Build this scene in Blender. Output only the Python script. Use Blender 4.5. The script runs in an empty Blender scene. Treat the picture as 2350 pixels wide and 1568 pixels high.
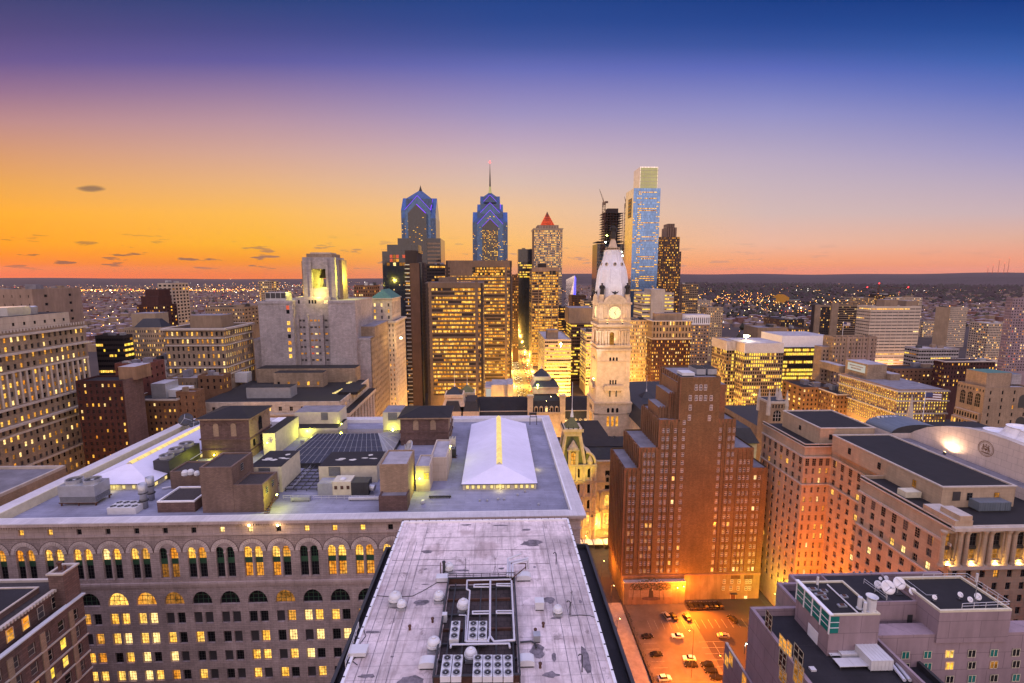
import bpy,math,random
from mathutils import Vector
R=math.radians
S=bpy.context.scene
COL=S.collection
random.seed(7)
rnd=random.Random(11)

# ------------------------------------------------------------------ camera
CAM_Z,PITCH,YAW,FPX=138.0,R(7.8),R(1.84),1110.0
cam=bpy.data.cameras.new('camera')
cam.lens=17.0;cam.sensor_width=36.0;cam.clip_start=1.0;cam.clip_end=90000.0
cam_o=bpy.data.objects.new('camera',cam);COL.objects.link(cam_o)
cam_o.location=(0,0,CAM_Z);cam_o.rotation_euler=(R(90)-PITCH,0,-YAW)
S.camera=cam_o
S.render.engine='CYCLES'
S.view_settings.view_transform='Standard';S.view_settings.look='None'
S.view_settings.exposure=0.0;S.view_settings.gamma=1.0
S.cycles.use_denoising=True
S.cycles.max_bounces=6;S.cycles.diffuse_bounces=2;S.cycles.glossy_bounces=3
S.cycles.transmission_bounces=3;S.cycles.volume_bounces=0
S.cycles.caustics_reflective=False;S.cycles.caustics_refractive=False
S.cycles.sample_clamp_indirect=3.0;S.cycles.sample_clamp_direct=0.0

_cy,_sy,_cp,_sp=math.cos(YAW),math.sin(YAW),math.cos(PITCH),math.sin(PITCH)
FW=Vector((_sy*_cp,_cy*_cp,-_sp));RT=Vector((_cy,-_sy,0));UP=RT.cross(FW)
def ray(x,y):
    return RT*(x-1175.0)+UP*(784.0-y)+FW*FPX
def at(x,y,Y=None,X=None,Z=None):
    """metres of a measured sight line where it meets the plane Y, X or Z"""
    d=ray(x,y)
    if Y is not None:t=Y/d.y
    elif X is not None:t=X/d.x
    else:t=(Z-CAM_Z)/d.z
    return Vector((d.x*t,d.y*t,CAM_Z+d.z*t))

# ------------------------------------------------------------------ sky
def lin(c):
    return tuple((v/255/12.92 if v<=10 else((v/255+.055)/1.055)**2.4)for v in c)
def elev(x,y):
    d=ray(x,y).normalized();return math.degrees(math.asin(d.z))
W=bpy.data.worlds.new('World');S.world=W;W.use_nodes=True
wt=W.node_tree;wt.nodes.clear()
def N(t,kind,**kw):
    n=t.nodes.new(kind)
    for k,v in kw.items():setattr(n,k,v)
    return n
def math_node(t,op,a,b=None,c=None):
    n=N(t,'ShaderNodeMath',operation=op)
    for i,v in enumerate((a,b,c)):
        if v is None:continue
        if isinstance(v,(int,float)):n.inputs[i].default_value=v
        else:t.links.new(v,n.inputs[i])
    return n.outputs[0]
def maprange(t,v,a,b,c=0.0,d=1.0,smooth=False):
    n=N(t,'ShaderNodeMapRange');n.clamp=True
    if smooth:n.interpolation_type='SMOOTHSTEP'
    t.links.new(v,n.inputs[0])
    for i,q in enumerate((a,b,c,d)):n.inputs[i+1].default_value=q
    return n.outputs[0]
def mixc(t,f,a,b,mode='MIX'):
    n=N(t,'ShaderNodeMix',data_type='RGBA',blend_type=mode)
    if isinstance(f,(int,float)):n.inputs[0].default_value=f
    else:t.links.new(f,n.inputs[0])
    for i,v in((6,a),(7,b)):
        if isinstance(v,tuple):n.inputs[i].default_value=v[:3]+(1,)
        else:t.links.new(v,n.inputs[i])
    return n.outputs[2]
def ramp(t,f,stops,interp='LINEAR'):
    n=N(t,'ShaderNodeValToRGB');cr=n.color_ramp;cr.interpolation=interp
    stops=sorted(stops)
    while len(cr.elements)<len(stops):cr.elements.new(.5)
    for e,(p,c)in zip(cr.elements,stops):
        e.position=p;e.color=tuple(c[:3])+(1,)
    t.links.new(f,n.inputs[0]);return n.outputs[0]
tc=N(wt,'ShaderNodeTexCoord').outputs['Generated']
sx=N(wt,'ShaderNodeSeparateXYZ');wt.links.new(tc,sx.inputs[0])
EL=math_node(wt,'MULTIPLY',math_node(wt,'ARCSINE',sx.outputs[2]),180/math.pi)
AZ=math_node(wt,'MULTIPLY',math_node(wt,'ARCTAN2',sx.outputs[0],sx.outputs[1]),180/math.pi)
ELF=maprange(wt,EL,-2,60)
yv=math_node(wt,'MAXIMUM',sx.outputs[1],.12)
V=maprange(wt,math_node(wt,'DIVIDE',sx.outputs[2],yv),-.02,.70);U=math_node(wt,'DIVIDE',sx.outputs[0],yv)
def slope(x,y):
    d=ray(x,y);return(d.z/d.y+.02)/.72
def column(px,pts):return ramp(wt,V,[(slope(px,y),tuple(min(1,v*1.02)for v in lin(c)))for y,c in pts])
SKY=[(0,[(0,(66,66,116)),(70,(84,73,126)),(140,(106,86,142)),(210,(150,112,142)),(280,(188,138,136)),(350,(214,152,110)),(420,(234,164,80)),(490,(253,172,44)),(560,(255,158,12)),(600,(255,132,0)),(632,(255,108,0))]),
(587,[(0,(46,66,124)),(70,(70,74,136)),(140,(96,90,156)),(210,(148,122,160)),(280,(184,147,160)),(350,(210,165,150)),(420,(232,178,126)),(490,(251,186,84)),(560,(255,182,46)),(600,(255,152,18)),(632,(255,124,14))]),
(1175,[(0,(34,67,137)),(52,(44,73,144)),(105,(67,86,157)),(157,(102,108,180)),(210,(134,128,186)),(262,(158,146,190)),(315,(184,162,188)),(367,(204,178,184)),(420,(218,188,174)),(480,(240,194,148)),(560,(255,190,108)),(605,(255,174,96)),(632,(236,152,110))]),
(1762,[(0,(22,61,134)),(52,(34,70,145)),(105,(56,84,159)),(157,(90,105,184)),(210,(121,127,192)),(262,(147,145,197)),(315,(168,158,194)),(367,(186,170,192)),(420,(198,178,188)),(490,(213,185,180)),(560,(238,184,158)),(605,(255,164,112)),(632,(250,140,104))]),
(2350,[(0,(17,59,134)),(70,(33,76,152)),(140,(60,97,174)),(210,(96,114,188)),(280,(130,134,192)),(350,(158,152,196)),(420,(184,168,190)),(490,(204,178,182)),(545,(226,176,155)),(600,(246,160,124)),(632,(242,144,114))])]
uu=[ray(px,500).x/ray(px,500).y for px,_ in SKY]
skyc=column(*SKY[0])
for(a,b),(px,pts)in zip(zip(uu,uu[1:]),SKY[1:]):skyc=mixc(wt,maprange(wt,U,a,b,smooth=False),skyc,column(px,pts))
back=ramp(wt,ELF,[(0,(1.9,1.27,.98)),(5/62,(2.05,1.42,1.18)),(14/62,(2.0,1.44,1.22)),(30/62,(1.5,1.2,1.28)),(1,(1.15,1.12,1.9))])  # unseen sky behind and overhead, brightened to light the facades and roofs
# low streaks of dusk cloud
cv=N(wt,'ShaderNodeCombineXYZ')
wt.links.new(math_node(wt,'MULTIPLY',AZ,.34),cv.inputs[0]);wt.links.new(math_node(wt,'MULTIPLY',EL,2.3),cv.inputs[1])
cn=N(wt,'ShaderNodeTexNoise');cn.inputs['Scale'].default_value=1.0;cn.inputs['Detail'].default_value=5;cn.inputs['Roughness'].default_value=.55
wt.links.new(cv.outputs[0],cn.inputs['Vector'])
cm=maprange(wt,cn.outputs[0],.59,.64)
band=math_node(wt,'MULTIPLY',maprange(wt,EL,.2,1.0),maprange(wt,EL,4.6,1.8))
lside=maprange(wt,AZ,40,-4,.12,1)
cloudf=math_node(wt,'MULTIPLY',math_node(wt,'MULTIPLY',cm,band),lside)
skyc=mixc(wt,math_node(wt,'MULTIPLY',cloudf,.85),skyc,mixc(wt,maprange(wt,AZ,-40,10),(.17,.08,.06),(.40,.24,.25)))
# one small dark cloud of its own, higher on the left
cr_=ray(210,433);du=math_node(wt,'DIVIDE',math_node(wt,'SUBTRACT',U,cr_.x/cr_.y),.034)
dv=math_node(wt,'DIVIDE',math_node(wt,'SUBTRACT',math_node(wt,'DIVIDE',sx.outputs[2],yv),cr_.z/cr_.y),.0085)
dd=math_node(wt,'ADD',math_node(wt,'ADD',math_node(wt,'MULTIPLY',du,du),math_node(wt,'MULTIPLY',dv,dv)),math_node(wt,'MULTIPLY',cn.outputs[0],1.2))
skyc=mixc(wt,maprange(wt,dd,1.35,.75,0,.8),skyc,(.18,.12,.09))
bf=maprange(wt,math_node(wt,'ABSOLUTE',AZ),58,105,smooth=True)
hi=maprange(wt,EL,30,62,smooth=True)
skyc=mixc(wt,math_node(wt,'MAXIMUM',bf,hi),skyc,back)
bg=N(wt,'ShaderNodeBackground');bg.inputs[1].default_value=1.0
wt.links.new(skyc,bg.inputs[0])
SUN_EL,SUN_ROT=R(1.0),R(-48)
sk=N(wt,'ShaderNodeTexSky',sky_type='NISHITA');sk.sun_disc=False
sk.sun_elevation=SUN_EL;sk.sun_rotation=SUN_ROT;sk.altitude=100
bg2=N(wt,'ShaderNodeBackground');bg2.inputs[1].default_value=0.004
wt.links.new(sk.outputs[0],bg2.inputs[0])
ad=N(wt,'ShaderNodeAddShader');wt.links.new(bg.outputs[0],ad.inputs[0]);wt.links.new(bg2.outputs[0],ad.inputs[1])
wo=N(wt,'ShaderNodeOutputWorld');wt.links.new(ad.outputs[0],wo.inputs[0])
W.cycles.sampling_method='MANUAL';W.cycles.sample_map_resolution=512

# afterglow of the set sun, low at the front left
sl=bpy.data.lights.new('sun','SUN');sl.energy=0.25;sl.angle=R(14);sl.color=(1,.55,.25)
so=bpy.data.objects.new('sun',sl);COL.objects.link(so)
sd=Vector((math.sin(R(-48))*math.cos(R(5)),math.cos(R(-48))*math.cos(R(5)),math.sin(R(5))))
so.rotation_euler=(-sd).to_track_quat('-Z','Y').to_euler()

# ------------------------------------------------------------------ materials
_M={}
def _new(name):
    m=bpy.data.materials.new(name);m.use_nodes=True
    t=m.node_tree;b=t.nodes['Principled BSDF'];_M[name]=m
    return m,t,b
def _pos(t):
    g=N(t,'ShaderNodeNewGeometry');s=N(t,'ShaderNodeSeparateXYZ');t.links.new(g.outputs['Position'],s.inputs[0]);return g,s
def _noise(t,vec,scale,detail=4,rough=.6):
    n=N(t,'ShaderNodeTexNoise');n.inputs['Scale'].default_value=scale;n.inputs['Detail'].default_value=detail;n.inputs['Roughness'].default_value=rough
    t.links.new(vec,n.inputs['Vector']);return n.outputs[0]
def wall(name,c,bw=0,bh=0,mort=.03,mc=.55,var=.25,stain=.35,rough=.85,spec=.3):
    m,t,b=_new(name);g,s=_pos(t)
    base=tuple(c)
    if bh:
        cv=N(t,'ShaderNodeCombineXYZ')
        t.links.new(math_node(t,'ADD',s.outputs[0],s.outputs[1]),cv.inputs[0]);t.links.new(s.outputs[2],cv.inputs[1])
        br=N(t,'ShaderNodeTexBrick');t.links.new(cv.outputs[0],br.inputs['Vector'])
        br.inputs['Scale'].default_value=1;br.inputs['Brick Width'].default_value=bw;br.inputs['Row Height'].default_value=bh
        br.inputs['Mortar Size'].default_value=mort;br.inputs['Mortar Smooth'].default_value=.2
        br.inputs['Color1'].default_value=tuple(v*(1-var*.5)for v in c)+(1,)
        br.inputs['Color2'].default_value=tuple(min(1,v*(1+var*.5))for v in c)+(1,)
        br.inputs['Mortar'].default_value=tuple(v*mc for v in c)+(1,)
        base=br.outputs[0]
    n1=_noise(t,g.outputs['Position'],.09,6,.65)
    mp=N(t,'ShaderNodeMapping');mp.inputs['Scale'].default_value=(.8,.8,.12);t.links.new(g.outputs['Position'],mp.inputs[0])
    n2=_noise(t,mp.outputs[0],.9,5,.6)
    f=math_node(t,'MULTIPLY',maprange(t,n1,.3,.7,1-stain,1.05),maprange(t,n2,.35,.7,1-stain*.6,1.05))
    vv=N(t,'ShaderNodeCombineXYZ')
    for i in range(3):t.links.new(f,vv.inputs[i])
    t.links.new(mixc(t,1.0,base,vv.outputs[0],'MULTIPLY'),b.inputs['Base Color'])
    b.inputs['Roughness'].default_value=rough;b.inputs['Specular IOR Level'].default_value=spec
    return m
def plain(name,c,rough=.6,metal=0,spec=.4,mottle=.25,scale=.6):
    m,t,b=_new(name);g,s=_pos(t)
    n1=_noise(t,g.outputs['Position'],scale,5,.65)
    f=maprange(t,n1,.3,.7,1-mottle,1+mottle*.3)
    vv=N(t,'ShaderNodeCombineXYZ')
    for i in range(3):t.links.new(f,vv.inputs[i])
    t.links.new(mixc(t,1.0,tuple(c),vv.outputs[0],'MULTIPLY'),b.inputs['Base Color'])
    b.inputs['Roughness'].default_value=rough;b.inputs['Metallic'].default_value=metal;b.inputs['Specular IOR Level'].default_value=spec
    return m
def glow(name,c,s,lo=.4,hi=1.25,scale=.9,sample=False,c2=None):
    m,t,b=_new(name);t.nodes.remove(b);g,sp=_pos(t)
    e=N(t,'ShaderNodeEmission');o=t.nodes['Material Output']
    if lo!=hi:
        n1=_noise(t,g.outputs['Position'],scale,3,.7)
        t.links.new(math_node(t,'MULTIPLY',maprange(t,n1,.33,.66,lo,hi),s),e.inputs[1])
        if c2:
            n2=_noise(t,g.outputs['Position'],scale*.37,2,.5)
            t.links.new(mixc(t,maprange(t,n2,.4,.6),tuple(c),tuple(c2)),e.inputs[0])
        else:e.inputs[0].default_value=tuple(c)+(1,)
    else:
        e.inputs[0].default_value=tuple(c)+(1,);e.inputs[1].default_value=s
    t.links.new(e.outputs[0],o.inputs[0])
    m.cycles.emission_sampling='FRONT' if sample else 'NONE'
    return m
def seamed(name,c,sw,sh,line=.6,stain=.4,rough=.7,patch=None,ns=.12,vary=.06):
    """flat roofing: sheets with seams, stains and a few worn patches"""
    m,t,b=_new(name);g,s=_pos(t)
    br=N(t,'ShaderNodeTexBrick');t.links.new(g.outputs['Position'],br.inputs['Vector'])
    br.inputs['Scale'].default_value=1;br.inputs['Brick Width'].default_value=sw;br.inputs['Row Height'].default_value=sh
    br.inputs['Mortar Size'].default_value=.05;br.inputs['Mortar Smooth'].default_value=.3
    br.inputs['Color1'].default_value=tuple(v*(1-vary)for v in c)+(1,);br.inputs['Color2'].default_value=tuple(min(1,v*(1+vary))for v in c)+(1,)
    br.inputs['Mortar'].default_value=tuple(v*line for v in c)+(1,)
    n1=_noise(t,g.outputs['Position'],ns,7,.68);n2=_noise(t,g.outputs['Position'],ns*7,5,.7)
    f=math_node(t,'MULTIPLY',maprange(t,n1,.32,.62,1-stain,1.08),maprange(t,n2,.3,.65,1-stain*.5,1.05))
    vv=N(t,'ShaderNodeCombineXYZ')
    for i in range(3):t.links.new(f,vv.inputs[i])
    col=mixc(t,1.0,br.outputs[0],vv.outputs[0],'MULTIPLY')
    if patch:
        n3=_noise(t,g.outputs['Position'],patch[1],4,.55)
        col=mixc(t,maprange(t,n3,patch[2]-.05,patch[2]+.05,0,.75),col,tuple(patch[0]))
        mp=N(t,'ShaderNodeMapping');mp.inputs['Scale'].default_value=(1.5,.10,1);t.links.new(g.outputs['Position'],mp.inputs[0])
        col=mixc(t,maprange(t,_noise(t,mp.outputs[0],1.0,7,.72),.5,.66,0,.6),col,tuple(v*.5 for v in patch[0]))
        col=mixc(t,maprange(t,_noise(t,g.outputs['Position'],.8,9,.78),.53,.64,0,.6),col,tuple(patch[0]))
        col=mixc(t,maprange(t,_noise(t,g.outputs['Position'],.33,9,.7),.60,.66,0,.7),col,tuple(v*.45 for v in patch[0]))
    t.links.new(col,b.inputs['Base Color'])
    b.inputs['Roughness'].default_value=rough;b.inputs['Specular IOR Level'].default_value=.35
    return m
def glassm(name,c,rough=.08,metal=.0,spec=.8,grid=None,gc=None):
    m,t,b=_new(name)
    if grid:
        g,s=_pos(t);cv=N(t,'ShaderNodeCombineXYZ')
        t.links.new(math_node(t,'ADD',s.outputs[0],s.outputs[1]),cv.inputs[0]);t.links.new(s.outputs[2],cv.inputs[1])
        br=N(t,'ShaderNodeTexBrick');br.offset=0;t.links.new(cv.outputs[0],br.inputs['Vector'])
        br.inputs['Scale'].default_value=1;br.inputs['Brick Width'].default_value=grid[0];br.inputs['Row Height'].default_value=grid[1]
        br.inputs['Mortar Size'].default_value=grid[2]
        br.inputs['Color1'].default_value=tuple(v*.8 for v in c)+(1,);br.inputs['Color2'].default_value=tuple(min(1,v*1.25)for v in c)+(1,)
        br.inputs['Mortar'].default_value=tuple(gc or c)+(1,)
        t.links.new(br.outputs[0],b.inputs['Base Color'])
    else:b.inputs['Base Color'].default_value=tuple(c)+(1,)
    b.inputs['Roughness'].default_value=rough;b.inputs['Metallic'].default_value=metal;b.inputs['Specular IOR Level'].default_value=spec
    return m
# material list
wall('cream',(.32,.24,.17),1.6,.6,.03,.6)
wall('cream_far',(.39,.295,.20),stain=.25)
wall('white_stone',(.55,.46,.37),1.8,.7,.03,.75,stain=.25)
wall('pale_far',(.44,.36,.285),stain=.2)
wall('grey_stone',(.36,.33,.34),1.8,.9,.05,.7,stain=.3)
wall('sandstone',(.43,.335,.315),1.5,.52,.028,.45,.22,.38)
wall('sandstone_plain',(.46,.36,.34),2.4,3.0,.03,.5,.12,.3)
wall('red_brick',(.15,.055,.045),.9,.3,.03,1.3,.3,.35)
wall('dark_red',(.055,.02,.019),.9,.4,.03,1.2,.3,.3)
wall('rust_brick',(.19,.10,.055),.8,.32,.04,1.25,.35,.3)
wall('tan_brick',(.165,.105,.053),.62,.24,.03,.75,.45,.3)
wall('tan_plain',(.31,.19,.115),stain=.45)
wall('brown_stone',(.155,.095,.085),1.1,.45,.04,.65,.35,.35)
wall('buff_brick',(.34,.24,.165),.8,.3,.03,.8,.25,.3)
wall('buff_far',(.27,.195,.135),stain=.3)
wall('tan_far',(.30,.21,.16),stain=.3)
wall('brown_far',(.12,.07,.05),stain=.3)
wall('dark_far',(.04,.03,.03),stain=.3)
wall('concrete',(.155,.11,.085),3,3.6,.05,.8,.1,.25)
wall('pink_panel',(.29,.215,.24),6.0,3.4,.05,.55,.06,.22)
wall('mall_panel',(.60,.50,.45),3.0,2.1,.04,.6,.08,.15)
wall('white_panel',(.49,.41,.335),4,2.2,.05,.7,.06,.2)
wall('annex',(.42,.315,.22),2.0,.8,.025,.75,.1,.25)
wall('roof_brick',(.20,.135,.11),.7,.28,.04,.8,.3,.35)
wall('plaster',(.30,.21,.13),stain=.5)
plain('white',(.74,.73,.76),.6,mottle=.15)
plain('voussoir',(.56,.46,.43),.8,mottle=.3)
plain('trim',(.46,.40,.35),.7)
plain('cityhall',(.62,.47,.32),.8,mottle=.3,scale=.35)
plain('ch_trim',(.52,.39,.26),.8,mottle=.3)
plain('iron_white',(.70,.70,.74),.5,mottle=.12)
plain('bronze',(.025,.022,.02),.5,.3)
plain('slate',(.025,.025,.03),.6,mottle=.4)
plain('slate_olive',(.13,.13,.05),.7,mottle=.3)
plain('copper',(.06,.16,.13),.6,mottle=.3)
plain('green_panel',(.03,.085,.045),.5)
plain('roof_dark',(.013,.011,.013),.8,mottle=.5,scale=.25)
plain('roof_grey',(.20,.19,.22),.8,mottle=.4,scale=.2)
plain('roof_light',(.36,.34,.37),.7,mottle=.4,scale=.2)
plain('tar',(.20,.17,.19),.7,mottle=.75,scale=1.2)
plain('beacon_mast',(.35,.05,.04),.7)
plain('gravel',(.05,.04,.04),.95,mottle=.5,scale=3)
plain('metal',(.42,.43,.46),.35,.5,mottle=.2)
plain('metal_dark',(.05,.05,.055),.5,.3)
plain('metal_white',(.56,.56,.58),.45,mottle=.12)
plain('rail',(.55,.55,.57),.5,mottle=.1)
plain('pipe',(.50,.50,.56),.45,mottle=.15)
plain('rust',(.10,.045,.03),.8,mottle=.5)
plain('panel_cream',(.58,.53,.40),.7,mottle=.2)
plain('teal_glazing',(.015,.16,.14),.25,mottle=.2)
plain('asphalt',(.05,.045,.042),.9,mottle=.4,scale=.3)
plain('lot_asphalt',(.10,.075,.055),.85,mottle=.4,scale=.2)
plain('paving',(.24,.20,.17),.9,mottle=.35,scale=.4)
plain('line_paint',(.26,.24,.20),.8,mottle=.6,scale=2)
plain('paint',(.60,.58,.52),.7,mottle=.3)
plain('soil',(.050,.035,.032),.95,mottle=.5,scale=.01)
plain('hill_wood',(.045,.030,.034),1,mottle=.6,scale=.006)
plain('water',(.30,.27,.30),.15,mottle=.1)
plain('bark',(.06,.045,.035),.9)
plain('leaf_dull',(.05,.045,.025),.9,mottle=.5,scale=1.5)
plain('leaf_dark',(.03,.032,.02),.9,mottle=.5,scale=1.5)
plain('house_brick',(.16,.075,.06),.9,mottle=.4,scale=.04)
plain('house_pale',(.21,.15,.135),.9,mottle=.4,scale=.04)
plain('house_roof',(.36,.31,.37),.9,mottle=.6,scale=.05)
plain('tyre',(.015,.015,.015),.9)
seamed('membrane',(.72,.61,.60),60,2.2,.62,.5,.75,((.40,.31,.30),.16,.60),.085)
seamed('wan_roof',(.25,.25,.33),9,1.0,.72,.35,.8,None,.05)
seamed('hip_white',(.60,.58,.70),400,3.2,.93,.06,.6,None,.05,.015)
seamed('ledge',(.50,.47,.49),1.1,40,.86,.15,.7,None,.1)
seamed('deck_dark',(.02,.018,.023),5,4,.7,.4,.85,None,.15)
seamed('pit_tile',(.07,.05,.048),.9,.9,.5,.5,.8,None,.3)
seamed('metal_roof',(.11,.135,.165),.7,200,.55,.15,.4,None,.1)
glassm('dark',(.010,.011,.014),.12,spec=.22)
glassm('blind',(.06,.055,.06),.3,spec=.25)
glassm('frame_dark',(.02,.02,.022),.5)
glassm('curtain_glass',(.012,.018,.03),.08,spec=.6,grid=(1.6,4,.06),gc=(.025,.03,.04))
glassm('blue_glass',(.045,.09,.19),.15,.85,grid=(1.5,2.0,.10),gc=(.05,.09,.2))
glassm('blue_glass_dark',(.035,.07,.15),.18,.8,grid=(1.6,2.1,.12),gc=(.03,.03,.06))
glassm('silver_glass',(.13,.25,.50),.12,.9,grid=(1.5,4.0,.14),gc=(.10,.14,.25))
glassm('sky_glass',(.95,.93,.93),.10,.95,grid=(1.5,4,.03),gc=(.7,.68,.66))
glassm('roof_glass',(.03,.032,.05),.15,.2,spec=.6)
glassm('car_glass',(.012,.012,.014),.1)
glow('lit',(1,.47,.055),1.7,.3,1.35,.8,c2=(1,.58,.12))
glow('lit_o',(1,.34,.03),1.1,.3,1.3,.8,c2=(1,.48,.08))
glow('lit_w',(1,.68,.25),1.9,.4,1.3,.8)
glow('lit_dim',(.85,.34,.06),.45,.3,1.4,.9)
glow('lit_g',(1,.66,.05),1.55,.35,1.35,.8,c2=(1,.66,.12))
glow('lit_red',(1,.16,.08),.9,.4,1.2,.8)
glow('clock_glow',(1,.80,.36),1.5,1,1)
glow('skylight_glow',(1,.74,.28),1.15,.85,1.1,.4)
glow('lamp_white',(.85,1,.72),40,1,1)
glow('lamp_warm',(1,.72,.28),35,1,1)
glow('lamp_orange',(1,.42,.06),40,1,1)
glow('lamp_green',(.80,1,.18),22,1,1)
glow('beacon_red',(1,.03,.03),12,1,1)
glow('led_violet',(.26,.07,1),1.5,1,1)
glow('led_blue',(.12,.10,1),2.2,.3,1.5,.15)
glow('pyramid_glow',(1,.10,.035),1.0,.5,1.2,.25)
glow('crown_glow',(.95,.80,.36),.55,.85,1.1,.05)
glow('city_orange',(1,.40,.07),9,1,1)
glow('city_warm',(1,.68,.32),9,1,1)
glow('city_white',(1,.93,.78),14,1,1)
glow('city_red',(1,.05,.03),6,1,1)
glow('head_glow',(1,.72,.36),7,1,1)
glow('tail_glow',(1,.10,.03),4,1,1)
glow('panel_glow',(.9,.85,.75),.55,1,1)

# ------------------------------------------------------------------ mesh building
OFF={}
def reg(o,off):OFF[o.name]=Vector(off);return o
def tag(o,label=None,cat=None,group=None,kind=None):
    if label:o['label']=label
    if cat:o['category']=cat
    if group:o['group']=group
    if kind:o['kind']=kind
    return o
def thing(name,label,cat,loc,group=None):
    o=bpy.data.objects.new(name,None);COL.objects.link(o);o.location=loc
    o.empty_display_size=.5
    tag(o,label,cat,group);return reg(o,loc)
class MB:
    def __init__(s,m=None):s.v=[];s.f=[];s.mi=[];s.ms=[];s.m=m
    def slot(s,m):
        m=m or s.m
        if m not in s.ms:s.ms.append(m)
        return s.ms.index(m)
    def poly(s,pts,m=None):
        i=len(s.v);s.v+=[tuple(p)for p in pts];s.f.append(tuple(range(i,i+len(pts))));s.mi.append(s.slot(m))
    q=lambda s,a,b,c,d,m=None:s.poly((a,b,c,d),m)
    def raw(s,vs,fs,m=None):
        i=len(s.v);k=s.slot(m);s.v+=[tuple(p)for p in vs]
        for f in fs:s.f.append(tuple(i+j for j in f));s.mi.append(k)
    def box(s,x0,x1,y0,y1,z0,z1,m=None,top=None):
        if x0>x1:x0,x1=x1,x0
        if y0>y1:y0,y1=y1,y0
        vs=[(x,y,z)for z in(z0,z1)for(x,y)in((x0,y0),(x1,y0),(x1,y1),(x0,y1))]
        s.raw(vs,[(3,2,1,0),(0,1,5,4),(1,2,6,5),(2,3,7,6),(3,0,4,7)],m)
        s.raw(vs[4:],[(0,1,2,3)],top or m)
    def prism(s,pts,z0,z1,m=None,top=None):
        n=len(pts);vs=[(x,y,z0)for x,y in pts]+[(x,y,z1)for x,y in pts]
        s.raw(vs,[(i,(i+1)%n,n+(i+1)%n,n+i)for i in range(n)]+[tuple(range(n-1,-1,-1))],m)
        s.raw(vs[n:],[tuple(range(n))],top or m)
    def frustum(s,x0,x1,y0,y1,z0,X0,X1,Y0,Y1,z1,m=None,top=None):
        vs=[(x0,y0,z0),(x1,y0,z0),(x1,y1,z0),(x0,y1,z0),(X0,Y0,z1),(X1,Y0,z1),(X1,Y1,z1),(X0,Y1,z1)]
        s.raw(vs,[(0,1,5,4),(1,2,6,5),(2,3,7,6),(3,0,4,7)],m);s.raw(vs[4:],[(0,1,2,3)],top or m)
    def tube(s,p,q,r,n=6,m=None,r2=None):
        p,q=Vector(p),Vector(q);d=(q-p)
        if d.length<1e-6:return
        d.normalize();a=d.orthogonal().normalized();b=d.cross(a);r2=r if r2 is None else r2
        vs=[]
        for c,rr in((p,r),(q,r2)):
            for k in range(n):
                t=2*math.pi*k/n;vs.append(c+a*(rr*math.cos(t))+b*(rr*math.sin(t)))
        s.raw(vs,[(k,(k+1)%n,n+(k+1)%n,n+k)for k in range(n)]+[tuple(range(n-1,-1,-1)),tuple(range(n,2*n))],m)
    def path(s,pts,r,n=6,m=None):
        for a,b in zip(pts,pts[1:]):s.tube(a,b,r,n,m)
    def lathe(s,x,y,prof,n=16,m=None,a0=0):
        vs=[];L=len(prof)
        for r,z in prof:
            for k in range(n):
                t=a0+2*math.pi*k/n;vs.append((x+r*math.cos(t),y+r*math.sin(t),z))
        fs=[(j*n+k,j*n+(k+1)%n,(j+1)*n+(k+1)%n,(j+1)*n+k)for j in range(L-1)for k in range(n)]
        fs+=[tuple(range((L-1)*n,L*n)),tuple(range(n-1,-1,-1))]
        s.raw(vs,fs,m)
    def ring(s,x0,x1,y0,y1,z0,z1,t,m=None):
        s.box(x0,x1,y0,y0+t,z0,z1,m);s.box(x0,x1,y1-t,y1,z0,z1,m)
        s.box(x0,x0+t,y0+t,y1-t,z0,z1,m);s.box(x1-t,x1,y0+t,y1-t,z0,z1,m)
    def hip(s,x0,x1,y0,y1,z0,z1,inset,m=None,along='x'):
        """hipped roof with a ridge"""
        if along=='x':a,b=(x0+inset,(y0+y1)/2,z1),(x1-inset,(y0+y1)/2,z1)
        else:a,b=((x0+x1)/2,y0+inset,z1),((x0+x1)/2,y1-inset,z1)
        c=[(x0,y0,z0),(x1,y0,z0),(x1,y1,z0),(x0,y1,z0)]
        if along=='x':
            s.poly((c[0],c[1],b,a),m);s.poly((c[2],c[3],a,b),m);s.poly((c[1],c[2],b),m);s.poly((c[3],c[0],a),m)
        else:
            s.poly((c[1],c[2],b,a),m);s.poly((c[3],c[0],a,b),m);s.poly((c[0],c[1],a),m);s.poly((c[2],c[3],b),m)
    def build(s,name,parent=None,label=None,cat=None,group=None,kind=None,loc=None,smooth=False):
        off=OFF[parent.name]if parent else Vector(loc or(0,0,0))
        me=bpy.data.meshes.new(name)
        me.from_pydata([(x-off.x,y-off.y,z-off.z)for x,y,z in s.v],[],s.f)
        for k in s.ms:me.materials.append(_M[k])
        me.polygons.foreach_set('material_index',s.mi)
        if smooth:me.polygons.foreach_set('use_smooth',[True]*len(me.polygons))
        o=bpy.data.objects.new(name,me);COL.objects.link(o)
        if parent:o.parent=parent
        else:o.location=off
        reg(o,off);tag(o,label,cat,group,kind);return o
def copy_tree(o,loc,label=None,rz=0.0):
    c=o.copy();COL.objects.link(c);c.location=loc;c.rotation_euler=(0,0,rz)
    if label:c['label']=label
    reg(c,loc)
    for ch in o.children:
        d=ch.copy();COL.objects.link(d);d.parent=c
        for g in ch.children:
            e=g.copy();COL.objects.link(e);e.parent=d
    return c

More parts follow.
